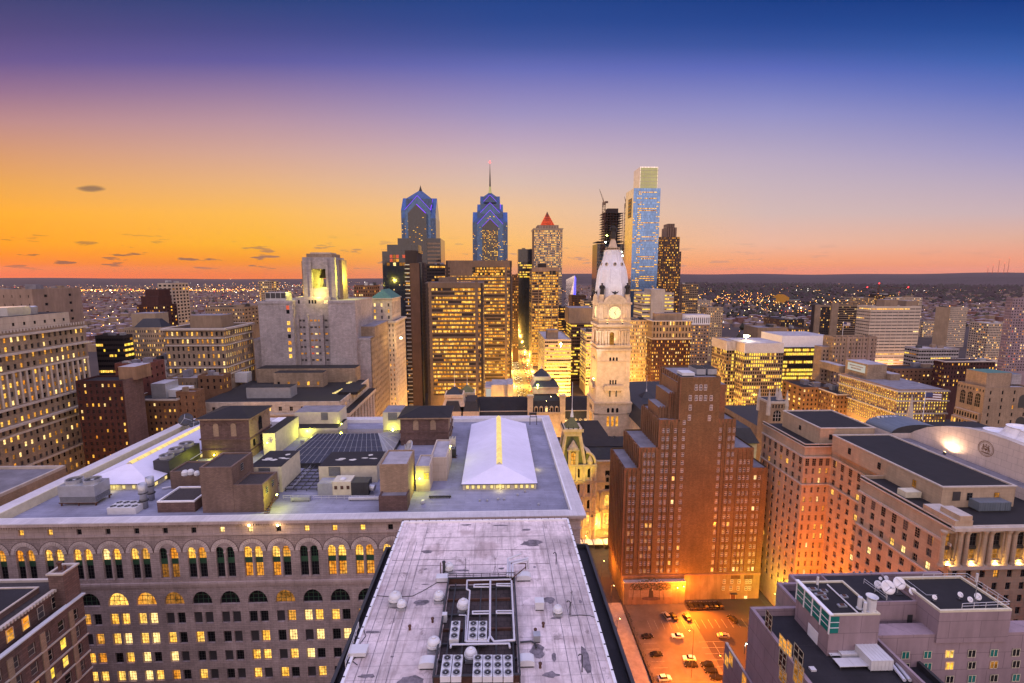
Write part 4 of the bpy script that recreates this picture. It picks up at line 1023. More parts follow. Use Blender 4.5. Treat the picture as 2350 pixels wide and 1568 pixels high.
# ------------------------------------------------------------------ the palace the tower belongs to
YE=239.0
C=Bld('city_hall','ornate pale stone palace with dark mansard roofs around the clock tower',tcx-20,YE+20);C.cap=100
ez=lambda py,px=1380:at(px,py,Y=YE).z
ex=lambda px,py=1100:at(px,py,Y=YE).x
def mansard(B,x0,x1,y0,y1,zw,zr,inset,mat='slate',rm='slate',part='roof',top=None):
    B.mb(part).frustum(x0,x1,y0,y1,zw,x0+inset,x1-inset,y0+inset,y1-inset,zr,mat,top or rm)
def dormers(B,side,c,a0,a1,n,z,w,h,lit=.6,d=.3):
    for i in range(n):
        P=MB()
        a=a0+(a1-a0)*(i+.5)/n
        def F(u,dd,zz):return fp(side,c,a+u,dd,zz)
        for u0,u1,za,zb_ in((-w/2-.45,-w/2,z,z+h),(w/2,w/2+.45,z,z+h),(-w/2-.45,w/2+.45,z+h,z+h+.35)):
            vs=[F(u,dd,zz)for zz in(za,zb_)for u,dd in((u0,-d),(u1,-d),(u1,2.5),(u0,2.5))]
            P.raw(vs,[(0,1,5,4),(1,2,6,5),(2,3,7,6),(3,0,4,7),(4,5,6,7)],'ch_trim')
        P.raw([F(-w/2-.6,-d-.15,z+h+.35),(F(w/2+.6,-d-.15,z+h+.35)),F(0,-d-.15,z+h+1.3),F(-w/2-.6,2.5,z+h+.35),F(w/2+.6,2.5,z+h+.35),F(0,2.5,z+h+1.3)],[(0,1,2),(0,2,5,3),(1,4,5,2)],'ch_trim')
        P.build('dormer',B.root);B.win(side,c,a,-d+.15,z,w,h,'lit_w' if B.r.random()<lit else 'dark')
# east wing, facing us
xw0,xw1=ex(1255,1150),ex(1410,1100)+42;zc1=ez(1056);zf=[0,ez(1213),ez(1170),ez(1128),ez(1108),zc1-1.4]
for j in range(len(zf)-1):
    hh=(.42,.62,.60,.5,.4)[j]
    n=11
    grid(C,'F',xw0,xw1,YE,zf[j],zf[j+1],n,1,.34,hh,.6,'warm','cityhall',.6,shape='arch' if j==2 else 'rect',sill=.2,dark='dark')
sheet(C,'F',xw0,xw1,YE,zf[-1],zc1,'cityhall');C.mb('wall').box(xw0,xw1,YE+.7,YE+24,0,zc1-.05,'cityhall')
cc_=C.mb('cornice')
for z,e in((zf[1],.5),(zf[2],.5),(zf[3],.6),(zf[4],.4),(zc1-.6,1.2)):cc_.box(xw0,xw1,YE-e,YE-.01,z-.35,z+.45,'ch_trim')
col=C.mb('column');cw=(xw1-xw0)/11
for i in range(12):
    for j in(1,2):col.lathe(xw0+cw*i,YE-.5,[(.75,zf[j]+.5),(.55,zf[j]+1.2),(.5,zf[j+1]-1.2),(.75,zf[j+1]-.4)],8,'cityhall')
mansard(C,xw0+.5,xw1,YE+.5,YE+24,zc1,ez(1037)+1,4,'slate','slate')
C.mb('roof').box(xw0+4,xw1-3,YE+4.3,YE+20,ez(1037)+.9,ez(1037)+1.3,'roof_dark')
dormers(C,'F',YE-.2,xw0,xw1,11,zf[4]+.3,1.5,2.6,.65,.1)
# entrance pavilion with the tall truncated roof
xp0,xp1=ex(1282,1130),ex(1361,1130);yp=YE-5;zp=at(1320,1068,Y=yp).z;pz=lambda py:at(1310,py,Y=yp+3).z
C.mb('wall').box(xp0,xp1,yp+.6,YE+18,0,zp-.05,'cityhall')
nf=5
for j in range(nf):grid(C,'F',xp0,xp1,yp,zp*j/nf,zp*(j+1)/nf,3,1,.36,.58,.5,'warm','cityhall',.6,shape='arch' if j in(2,4)else 'rect',sill=.2)
sheet(C,'R',yp,YE,xp1,0,zp,'cityhall')
for j in range(1,nf+1):cc_.box(xp0-.6,xp1+.6,yp-.7,yp-.01,zp*j/nf-.5,zp*j/nf+.4,'ch_trim');cc_.box(xp1+.01,xp1+.6,yp,YE,zp*j/nf-.5,zp*j/nf+.4,'ch_trim')
for j in range(nf):
    for i in(0,.62,1.38,2,2.62,3):col.lathe(xp0+(xp1-xp0)*i/3.0,yp-.45,[(.8,zp*j/nf+.5),(.6,zp*j/nf+1.4),(.55,zp*(j+1)/nf-1.4),(.8,zp*(j+1)/nf-.5)],8,'cityhall')
pr=MB();xm=xp0+(xp1-xp0)*.36;wr=(xp1-xp0)*.34;zt=pz(1000)
pr.frustum(xm-wr,xm+wr,yp+.8,yp+2*wr,zp,xm-wr*.62,xm+wr*.62,yp+wr*.4,yp+wr*1.6,zt,'slate_olive')
for sx_ in(-1,1):pr.tube((xm+sx_*wr,yp+.8,zp),(xm+sx_*wr*.62,yp+wr*.4,zt),.9,5,'cityhall');pr.tube((xm+sx_*wr,yp+2*wr,zp),(xm+sx_*wr*.62,yp+wr*1.6,zt),.9,5,'cityhall')
pr.box(xm-wr*.72,xm+wr*.72,yp+wr*.3,yp+wr*1.7,zt,zt+2.4,'cityhall');pr.box(xm-wr*.86,xm+wr*.86,yp+wr*.16,yp+wr*1.84,zt+2.4,zt+4.0,'cityhall')
zq=pz(985);pr.frustum(xm-wr*.6,xm+wr*.6,yp+wr*.4,yp+wr*1.6,zt+4,xm-.4,xm+.4,yp+wr-.4,yp+wr+.4,pz(960),'slate_olive');pr.lathe(xm,yp+wr,[(.9,pz(961)),(.5,pz(950)),(.14,pz(940)),(.1,pz(880))],8,'white')
for i in range(5):
    for sx_ in(-1,1):pr.lathe(xm+sx_*wr*.8,yp+wr*(.25+.35*i),[(.35,zt+4),(.12,zt+5.4)],5,'bronze')
    pr.lathe(xm-wr*.8+wr*.4*i,yp+wr*.2,[(.35,zt+4),(.12,zt+5.4)],5,'bronze')
pr.build('pavilion_roof',C.root)
dg=MB('ch_trim');dw=wr*.42;zd=zp+7.5
dg.box(xm-dw,xm-dw*.45,yp-.6,yp+4,zp,zd);dg.box(xm+dw*.45,xm+dw,yp-.6,yp+4,zp,zd);dg.box(xm-dw*1.15,xm+dw*1.15,yp-.7,yp+5,zd,zd+.8)
dg.lathe(xm,yp+.5,[(dw*1.0,zd+.8),(dw*.9,zd+2),(dw*.5,zd+3.6),(dw*.3,zd+4.6),(.2,zd+5.5)],10);dg.build('dormer',C.root);C.win('F',yp,xm,-.2,zp+.4,dw*.9,6.5,'lit_o','arch',(2,3,.18),'rust')
# quarter vault roof beside it
qv=MB();n=8;x0v,x1v=xm+wr+.6,xp1
for i in range(n):
    t0,t1=math.pi/2*i/n,math.pi/2*(i+1)/n;L=x1v-x0v;hq=pz(1035)-zp
    a,b=(x0v+L*math.sin(t0),zp+hq*math.cos(t0)),(x0v+L*math.sin(t1),zp+hq*math.cos(t1))
    qv.poly([(a[0],yp+1,a[1]),(b[0],yp+1,b[1]),(b[0],YE+16,b[1]),(a[0],YE+16,a[1])],'cityhall');qv.poly([(x0v,yp+1,zp),(a[0],yp+1,a[1]),(b[0],yp+1,b[1])],'slate_olive')
    qv.tube((a[0],yp+.9,a[1]),(b[0],yp+.9,b[1]),.7,5,'cityhall')
qv.lathe(x0v+L*.4,yp+.6,[(1.3,zp+.3),(1.5,zp+2),(.8,zp+3.6),(.2,zp+5)],8,'cityhall');qv.build('vaulted_roof',C.root)
# north and far wings
def wing(xa,xb,ya,yb,yt_px,px,mat='slate'):
    z=at(px,yt_px,Y=(ya+yb)/2).z;C.mb('wall').box(xa,xb,ya,yb,0,z-6,'cityhall');mansard(C,xa-.6,xb+.6,ya-.6,yb+.6,z-6,z-.5,2.5,mat,'roof_dark');C.mb('roof').box(xa+3,xb-3,ya+3,yb-3,z-.6,z,'roof_dark');return z
YW=372.0;wx=lambda px,py=935:at(px,py,Y=YW).x;wz=lambda py,px=1250:at(px,py,Y=YW).z
xa,xb=wx(1015),wx(1352);zr=wz(921);zm=wz(946);zw_=wz(973)
C.mb('wall').box(xa,xb+30,YW+.02,YW+26,0,zw_,'cityhall');grid(C,'F',wx(1211),xb,YW,zw_-14,zw_,13,2,.36,.6,.5,'warm','cityhall',.02,shape='arch');sheet(C,'F',xa,xb+30,YW,0,zw_-14,'cityhall')
C.mb('roof').frustum(xa,xb+30,YW,YW+26,zw_,xa+2,xb+28,YW+2.5,YW+24,zm,'slate','roof_dark');C.mb('roof').frustum(xa+2.4,xb+28,YW+3,YW+23,zm+.5,xa+8,xb+24,YW+11,YW+16,zr,'roof_dark','roof_dark')
C.mb('cornice').box(xa,xb+30,YW-.6,YW-.02,zw_-.6,zw_+.4,'ch_trim');C.mb('cornice').box(xa+2,xb+28,YW+2,YW+3,zm,zm+.49,'ch_trim')
dormers(C,'F',YW+.6,wx(1294),wx(1350),5,zw_+.4,1.8,2.6,.8,.4)
xq0,xq1=wx(1211),wx(1292);yq=YW-9;vz=lambda py:at(1250,py,Y=yq).z
C.mb('wall').box(xq0,xq1,yq,YW+10,0,vz(948),'cityhall');C.mb('roof').frustum(xq0+1,xq1-1,yq+.6,YW+9,vz(948),xq0+2.5,xq1-2.5,yq+2.5,YW+8,vz(922),'slate','slate')
C.mb('cornice').box(xq0-.4,xq1+.4,yq-.8,yq-.01,vz(951),vz(946),'ch_trim');dormers(C,'F',yq+.8,xq0+4,xq1-4,5,vz(946),1.6,3.3,.2,.4)
for x in(xq0+1.5,xq1-1.5):C.mb('turret').box(x-2,x+2,yq-.4,yq+4,0,vz(911),'cityhall');C.mb('turret').box(x-2.5,x+2.5,yq-.9,yq+4.5,vz(913),vz(908),'ch_trim')
C.mb('roof').frustum(xq0+3,xq1-3,yq+3,YW+8,vz(922),xq0+6,xq1-6,yq+7,YW+6,vz(905),'slate','slate');C.mb('wall').box(xq0+4,xq1-4,yq+5,YW+8,vz(908),vz(893),'cityhall');C.mb('cornice').box(xq0+3,xq1-3,yq+4.4,yq+4.99,vz(895),vz(892),'ch_trim')
C.mb('roof').frustum(xq0+3.4,xq1-3.4,yq+4.6,YW+9,vz(893)+.05,xq0+6.5,xq1-6.5,yq+8,YW+7,vz(880),'slate','roof_dark')
def cap(B,px,py_t,py_b,hw,Y,spire_py,part='turret',roof='slate',off=0):
    x=at(px,py_b,Y=Y).x;zt_,zb_=at(px,py_t,Y=Y).z,at(px,py_b,Y=Y).z
    m_=B.mb(part);m_.frustum(x-hw*1.3,x+hw*1.3,Y,Y+hw*2.6,0 if off else zb_-9,x-hw*.95,x+hw*.95,Y+hw*.35,Y+hw*2.25,zb_-2.4,'cityhall');m_.box(x-hw*1.05,x+hw*1.05,Y+hw*.2,Y+hw*2.4,zb_-2.4,zb_,'cityhall')
    m_.frustum(x-hw*.9,x+hw*.9,Y+hw*.4,Y+hw*2.2,zb_,x-.3,x+.3,Y+hw*1.3-.3,Y+hw*1.3+.3,zt_,roof);m_.lathe(x,Y+hw*1.3,[(.6,zt_-.4),(.4,zt_+1),(.1,zt_+2),(.08,at(px,spire_py,Y=Y).z)],6,'white')
cap(C,1245,850,866,6.5,YW-2,842);cap(C,1041,893,908,7,YW-8,858);cap(C,1071,888,903,6.5,YW+22,860,roof='slate_olive')
for px0,px1 in((1018,1058),(1062,1099)):
    a,b=at(px0,930,Y=YW-10).x,at(px1,930,Y=YW-10).x;C.mb('wall').box(a,b,YW-10,YW+14,0,at(1050,945,Y=YW-10).z,'cityhall');mansard(C,a,b,YW-10,YW+14,at(1050,945,Y=YW-10).z,at(1050,923,Y=YW-10).z,2.2)
zA=at(1480,945,Y=300).z
C.mb('wall').box(tcx+12,tcx+70,262,YW+20,0,zA-8,'cityhall');mansard(C,tcx+11,tcx+71,261,YW+21,zA-8,zA,4)
C.mb('roof').box(tcx-34,tcx-14,262,300,0,ez(1037)-2,'roof_dark');C.mb('wall').box(tcx+14,tcx+40,262,285,0,at(1470,985,Y=262).z,'cityhall','slate')
cap(C,1492,905,922,7,330,868);cap(C,1218,1050,1066,3,YE+6,1040)
fl=C.mb('roof_lamp');P_=at(1234,884,Y=yq+4);fl.lathe(P_.x,P_.y,[(.1,P_.z-3),(.1,P_.z-.6),(.7,P_.z-.5),(.7,P_.z+.5),(.1,P_.z+.6)],8,'lamp_green');FLOOD2=P_
C.done()
# lit hall and small blocks at the mouth of the street
B=Bld('exhibition_hall','bright cream lit hall with a concave wall in front of the amber twins',at(1145,900,Y=424).x,424);m=B.mb('wall')
a=[at(px,py,Y=424)for px,py in((1113,905),(1128,885),(1165,886),(1165,882),(1178,882),(1178,925))]
m.box(a[0].x,a[1].x,424,450,0,a[0].z+6,'white_panel','roof_light');m.box(a[1].x,a[2].x,426,450,0,a[1].z,'white_panel','roof_light');m.box(a[2].x,a[4].x,423,448,0,a[3].z,'white_panel','roof_light')
B.mb('facade_glow').box(a[0].x+1,a[1].x-.5,423.7,423.95,a[0].z-6,a[0].z+5,'panel_glow');B.done();HALL=a[1]  # glowing panel stands in for the light on the hall wall
# ------------------------------------------------------------------ department store: long arcaded block with a cluttered roof
YWN,ZP=115.6,78.0;ZR=ZP-1.6
wx=lambda px,py:at(px,py,Y=YWN).x
wz=lambda py,px=600:at(px,py,Y=YWN).z
XR=at(1333,1181,Y=YWN).x;XL=at(-70,1195,Y=YWN).x;YB=at(1250,955,Z=ZP).y
Wn=Bld('department_store','long pink grey stone store with rows of round arches and a large flat roof',(XL+XR)/2,(YWN+YB)/2)
bx0=wx(323,1290);bay=(wx(708,1290)-wx(57,1290))/10
bays=[bx0+bay*k for k in range(-7,18)if XL+3<bx0+bay*k<XR-3]
r=Wn.r;BARS=(3,4,.09);ar=None
vis=[b for b in bays if b<wx(905,1300)]
def sty(p,pal='warm',d=('dark','blind')):return pick(pal,r)if r.random()<p else r.choice(d)
z=lambda py:wz(py)
XE0,XE1=vis[0]-bay*.5,vis[-1]+bay*.5
def rest(z0,z1,mat='sandstone'):
    sheet(Wn,'F',XL,XE0,YWN,z0,z1,mat);sheet(Wn,'F',XE1,XR,YWN,z0,z1,mat)
# frieze with small square windows
zf0,zf1=z(1224),z(1204);rest(zf0,zf1,'sandstone_plain')
lampw={}
ws=[]
for i,b in enumerate(vis):
    st=('lit' if i in(0,1,2,11,12,13)else('lit_w' if i in(8,9)else 'dark'));ws.append((b-.2,1.25,zf0+(zf1-zf0)*.12,zf0+(zf1-zf0)*.78,st,'rect',(2,2,.08),'frame_dark'))
band(Wn,'F',YWN,XE0,XE1,zf0,zf1,ws,'sandstone_plain',.45)
# arcade storey
za0,za1=z(1333),zf0;rest(za0,za1)
lits_up={0:'oo',1:'ll',2:'ll',3:'wl',4:'lo',5:'do',6:'lo',7:'dd',8:'ll',9:'lo',10:'dd',11:'ll',12:'lo',13:'lg'}
code={'l':'lit','o':'lit_o','w':'lit_w','d':'dark','g':'lit_g','b':'blind'}
zu0,zu1,zs0,zl0=z(1281),z(1254),z(1293),z(1324)
sp=Wn.mb('spandrel');ws=[]
off0=round((vis[0]-bx0)/bay)
for i,b in enumerate(vis):
    k=i+off0+4;up=lits_up.get(k,'do')
    for s_,ch in((-1,up[0]),(1,up[1])):
        a=b+s_*1.32;ws.append((a,2.0,zl0,zu1,None,'arch',None,None))
        Wn.win('F',YWN,a,.62,zu0,2.0,zu1-zu0,code[ch],'arch',BARS,'green_panel');lo='dark' if k in(0,1,2,3,4,6,7,10)else('lit_dim' if k==5 else('lit_o' if k in(8,11,12)or s_<0 else 'dark'))
        Wn.win('F',YWN,a,.62,zl0,2.0,zs0-zl0,lo,'rect',BARS,'frame_dark');sp.box(a-1.0,a+1.0,YWN+.52,YWN+.70,zs0,zu0,'green_panel')
    rr=3.35;zc0=zu1-1.2;ar=MB()
    for q in range(15):
        t0,t1=math.pi*q/15+.02,math.pi*(q+1)/15-.02
        for r0,r1,d0,d1 in((2.55,rr,-.16,.05),(2.2,2.5,-.08,.05)):
            P=lambda t,R_,d:(b+R_*math.cos(t),YWN+d,zc0+R_*math.sin(t)*1.02)
            vs=[P(t0,r0,d0),P(t0,r1,d0),P(t1,r1,d0),P(t1,r0,d0),P(t0,r0,d1),P(t0,r1,d1),P(t1,r1,d1),P(t1,r0,d1)]
            ar.raw(vs,[(0,1,2,3),(0,4,5,1),(1,5,6,2),(2,6,7,3),(3,7,4,0)],'voussoir')
    for q in range(15):t0,t1=math.pi*q/15,math.pi*(q+1)/15;ar.raw([P(t0,2.1,.04),P(t0,3.52,.04),P(t1,3.52,.04),P(t1,2.1,.04)],[(0,1,2,3)],'rust');ar.raw([P(t0,3.36,-.17),P(t0,3.5,-.17),P(t1,3.5,-.17),P(t1,3.36,-.17)],[(0,1,2,3)],'brown_stone')
    ar.build('archivolt',Wn.root);Wn.mb('column').lathe(b,YWN-.05,[(.26,zl0),(.2,zl0+.5),(.18,zu0+1.2),(.34,zu0+1.7),(.34,zu0+1.9)],8,'sandstone_plain')
band(Wn,'F',YWN,XE0,XE1,za0,za1,ws,'sandstone',.65)
# sill course, fanlight storey and the paired sash windows below
zs1=za0;zg0=z(1390);rest(zg0,zs1);ws=[]
fan={1:'d',2:'d',3:'l',4:'o',5:'m',6:'d',7:'d',8:'d',9:'m',10:'d',11:'d'}
for i,b in enumerate(vis):
    k=i+off0+4;f=fan.get(k,'d');st={'d':'dark','l':'lit','o':'lit_o','m':'lit_dim'}[f]
    ar=Wn.mb('voussoir');ws.append((b+.25,5.0,z(1385),z(1355),st,'fan',(4,3,.13),'green_panel' if f!='o' else 'frame_dark'))
    for q in range(15):
        t=math.pi*(q+.5)/15;u=Vector((math.cos(t),math.sin(t)*.72))
        for s_ in(-1,):
            p0,p1=u*2.75,u*3.9;w=.025
            ar.raw([(b+.25+p0.x-w,YWN-.012,z(1385)+.4+p0.y),(b+.25+p1.x-w,YWN-.012,z(1385)+.4+p1.y),(b+.25+p1.x+w,YWN-.012,z(1385)+.4+p1.y),(b+.25+p0.x+w,YWN-.012,z(1385)+.4+p0.y)],[(0,1,2,3)],'rust')
band(Wn,'F',YWN,XE0,XE1,zg0,zs1,ws,'sandstone',.6)
rows=[(1402,1428),(1447,1473),(1491,1515),(1533,1557),(1575,1600)]
lit_rows=['..dl.dl.llld..dd..dldl.ddd','..ldllll.dl..dd.ldll.ddl','..llllllddll.ll.ldll.ddd','..dddlll.dl.dd.ddllll.ddll','dlldlldlddlldlldldlldldldld']
for j,(ya,yb_)in enumerate(rows):
    z1_=zg0 if j==0 else z(rows[j-1][1]+9);z0_=z(yb_+9)if j<4 else z(1625);ws=[]
    rest(z0_,z1_)
    for i,b in enumerate(vis):
        k=i+off0+4
        pl={0:.1,1:.55,2:.75,3:.9,4:.55,5:.25,6:.08,7:.04,8:.6,9:.65,10:.3,11:.3,12:.5}.get(k,.3)
        for s_ in(-1,1):ws.append((b+.25+s_*1.38,2.05,z(yb_),z(ya),sty(pl),'rect',(3,4,.08),'frame_dark'))
    band(Wn,'F',YWN,XE0,XE1,z0_,z1_,ws,'sandstone',.55)
sheet(Wn,'F',XL,XR,YWN,0,z(1625),'sandstone')
co=Wn.mb('cornice')
co.box(XL,XR+.3,YWN-.45,YWN-.01,za0-.5,za0+.1,'sandstone_plain');co.box(XL,XR+.3,YWN-.25,YWN-.01,za0-1.2,za0-.5,'sandstone_plain');co.box(XL,XR+.3,YWN-.3,YWN-.01,zf0-.25,zf0+.2,'sandstone_plain')
co.box(XL,XR+.6,YWN-.5,YWN-.01,zf1,ZP-.9,'sandstone_plain');dn=Wn.mb('dentil');x=XL
while x<XR:dn.box(x,x+.32,YWN-.72,YWN-.51,ZP-1.75,ZP-1.15,'sandstone_plain');x+=.62
co.box(XL-.8,XR+1.2,YWN-1.3,YWN-.51,ZP-.9,ZP-.25,'sandstone_plain')
sheet(Wn,'R',YWN,YB,XR,0,ZP,'sandstone');sheet(Wn,'L',YWN,YB,XL,0,ZP,'sandstone');sheet(Wn,'K',XL,XR,YB,0,ZP,'sandstone')
co.box(XR+.01,XR+1.2,YWN-.5,YB+1,ZP-1.2,ZP-.25,'sandstone_plain')
# white ledge round the roof and the membrane inside it
lg=Wn.mb('ledge');wE=at(1333,1181,Z=ZP).x-at(1303,1170,Z=ZP).x
lg.box(XL-1,XR+1.2,YWN-1.35,YWN+1.6,ZP-.25,ZP,'ledge');lg.box(XR-wE+1,XR+1.2,YWN+1.6,YB-2,ZP-.25,ZP,'ledge');lg.box(XL-1,XR+1.2,YB-2,YB+1.2,ZP-.25,ZP,'ledge');lg.box(XL-1,XL+4.5,YWN+1.6,YB-2,ZP-.25,ZP,'ledge')
lg.box(XL,XR-wE+1,YB-2.5,YB-2.01,ZR,ZP-.05,'white');lg.box(XR-wE+.6,XR-wE+.99,YWN+1.6,YB-2.5,ZR,ZP-.06,'white');lg.box(XL+4.51,XL+4.9,YWN+1.6,YB-2.5,ZR,ZP+.9,'panel_cream');lg.box(XL+4,XR-wE,YWN+1.61,YWN+1.9,ZR,ZP-.06,'white')
Wn.mb('roof').poly([(XL+4,YWN+1.5,ZR),(XR-wE+1,YWN+1.5,ZR),(XR-wE+1,YB-2,ZR),(XL+4,YB-2,ZR)],'wan_roof')
rb=Wn.mb('roof')
def rp(px,py,z=None):return at(px,py,Z=ZR if z is None else z)
def rbox(px0,px1,pyb,pyt,dep):
    """box standing on the roof: near base at pyb, top front edge at pyt"""
    Y=rp((px0+px1)/2,pyb).y;return at(px0,pyb,Y=Y).x,at(px1,pyb,Y=Y).x,Y,Y+dep,at((px0+px1)/2,pyt,Y=Y).z
def pent(name,px0,px1,pyb,pyt,dep,mat,roofm='gravel',label=None,lip=.5,zb=None,rmat=None):
    x0,x1,y0,y1,z1=rbox(px0,px1,pyb,pyt,dep);m=MB();m.box(x0,x1,y0,y1,(zb if zb is not None else ZR),z1-.4,mat,roofm)
    if lip:m.ring(x0,x1,y0,y1,z1-.4,z1,lip,rmat or mat)
    o=m.build(name,Wn.root,label);return(x0,x1,y0,y1,z1,o)
def wl(o,pts,w,h,st='dark',side='R',bars=(2,3,.1)):
    x0,x1,y0,y1,z1,ob=o
    for a,z_ in pts:
        c=x1 if side=='R' else y0;m=MB()
        vs,fs,ms=win_geo(w,h,'rect',st,bars,'metal');
        o_=bpy.data.objects.new('window',win_mesh((w,h,'rect',st,bars,'metal')));COL.objects.link(o_);o_.parent=ob
        p=Vector(fp(side,c,a,-.04,z_));o_.location=p-OFF[ob.name];o_.rotation_euler=(0,0,ROT[side])
# hipped white skylights with a glowing ridge
def hipskylight(pts,base_h,ridge,label,wins):
    (fl,fr,bk)=pts;x0,x1=fl.x,fr.x;y0,y1=fl.y,bk.y;z0=ZR+base_h
    m=MB();m.box(x0,x1,y0,y1,ZR,z0,'panel_cream');o=m.build('skylight',Wn.root,label)
    h=MB();zt_=z0+ridge;xm=(x0+x1)/2;e=.35;ins=(x1-x0)*.5
    ins=min((y1-y0)*.42,ins*.62);gw=(x1-x0)*.03
    xl,xr=x0-e,x1+e
    h.poly([(xl,y0-e,z0),(xr,y0-e,z0),(xm+gw,y0+ins,zt_),(xm-gw,y0+ins,zt_)],'hip_white');h.poly([(xr,y0-e,z0),(xr,y1+e,z0),(xm+gw,y1-.5,zt_),(xm+gw,y0+ins,zt_)],'hip_white')
    h.poly([(xl,y1+e,z0),(xl,y0-e,z0),(xm-gw,y0+ins,zt_),(xm-gw,y1-.5,zt_)],'hip_white');h.poly([(xr,y1+e,z0),(xl,y1+e,z0),(xm-gw,y1-.5,zt_),(xm+gw,y1-.5,zt_)],'hip_white')
    h.ring(xl-.05,xr+.05,y0-e-.05,y1+e+.05,z0-.22,z0-.02,.3,'metal_dark');h.build('hipped_roof',o)
    g=MB();n=20
    for i in range(n):
        a,b=y0+ins+(y1-.5-y0-ins)*i/n+.07,y0+ins+(y1-.5-y0-ins)*(i+1)/n-.07
        for s_ in(-1,1):g.poly([(xm+s_*(gw+.25),a,zt_+.02),(xm+s_*(gw+.25),b,zt_+.02),(xm,b,zt_+.75),(xm,a,zt_+.75)],'skylight_glow')
    g.poly([(xm-gw-.2,y0+ins-.02,zt_),(xm+gw+.2,y0+ins-.02,zt_),(xm,y0+ins-.02,zt_+.7)],'panel_cream')
    for i in range(n+1):y=y0+ins+(y1-.5-y0-ins)*i/n;g.box(xm-gw-.25,xm+gw+.25,y-.06,y+.06,zt_-.05,zt_+.05,'panel_cream')
    g.build('ridge_light',o)
    for k in range(wins):
        if wins==12:a=x0+(x1-x0)*(.065+.075*k+.03*(k//4))
        else:a=x0+(x1-x0)*(k+.7)/(wins+.4)
        o_=bpy.data.objects.new('window',win_mesh((round((x1-x0)*.048,2),round(base_h*.62,2),'rect','skylight_glow',(1,1,.1),'frame_dark')));COL.objects.link(o_);o_.parent=o
        o_.location=Vector((a,y0-.03,ZR+base_h*.16))-OFF[o.name]
    for k in range(14):
        a=y0+(y1-y0)*(k+.5)/14
        for sd in 'LR':
            o_=bpy.data.objects.new('window',win_mesh((1.5,round(base_h*.62,2),'rect','skylight_glow',(1,1,.1),'frame_dark')));COL.objects.link(o_);o_.parent=o
            o_.location=Vector(fp(sd,x0 if sd=='L' else x1,a,-.03,ZR+base_h*.16))-OFF[o.name];o_.rotation_euler=(0,0,ROT[sd])
    return x0,x1,y0,y1,z0
SK1=hipskylight((rp(1062,1125),rp(1231,1125),rp(1150,984)),1.9,3.1,'white hipped skylight right, lit ridge',12)
SK2=hipskylight((rp(178,1126),rp(333,1132),rp(430,975)),1.9,3.4,'white hipped skylight left, partly behind the brown tower',7)
# big glass skylight in the middle
a,b,c_=rp(640,1075),rp(885,1075),rp(760,1010);m=MB();zr_=at(760,1000,Y=(a.y+c_.y)/2+3).z;y0,y1=a.y,c_.y+8
o=None;m.box(a.x,b.x,y0,y1,ZR,ZR+1.6,'metal_dark');sk=m.build('skylight',Wn.root,'large dark glass hipped skylight with white ribs')
g=MB();zb_=ZR+1.6;ym=(y0+y1)/2+1;il,ir=(b.x-a.x)*.16,(b.x-a.x)*.2
g.poly([(a.x,y0,zb_),(b.x,y0,zb_),(b.x-ir,ym,zr_),(a.x+il,ym,zr_)],'roof_glass');g.poly([(b.x,y1,zb_),(a.x,y1,zb_),(a.x+il,ym,zr_),(b.x-ir,ym,zr_)],'roof_glass');g.poly([(b.x,y0,zb_),(b.x,y1,zb_),(b.x-ir,ym,zr_)],'metal');g.poly([(a.x,y1,zb_),(a.x,y0,zb_),(a.x+il,ym,zr_)],'roof_glass')
g.build('glazing',sk);rbm=MB('rail');n=16
for i in range(n+1):
    xt=a.x+il+(b.x-ir-a.x-il)*i/n;xb_=a.x+(b.x-a.x)*i/n;rbm.tube((xb_,y0-.02,zb_+.08),(xt,ym,zr_+.08),.035,4)
for i in range(1,4):f=i/4;rbm.tube((a.x+il*f,y0+(ym-y0)*f,zb_+(zr_-zb_)*f+.06),(b.x-ir*f,y0+(ym-y0)*f,zb_+(zr_-zb_)*f+.06),.012,4)
for i in range(1,6):f=i/6;rbm.tube((b.x,y0+(y1-y0)*f,zb_+.06),(b.x-ir,ym,zr_+.06),.06,4)
rbm.build('glazing_bar',sk)
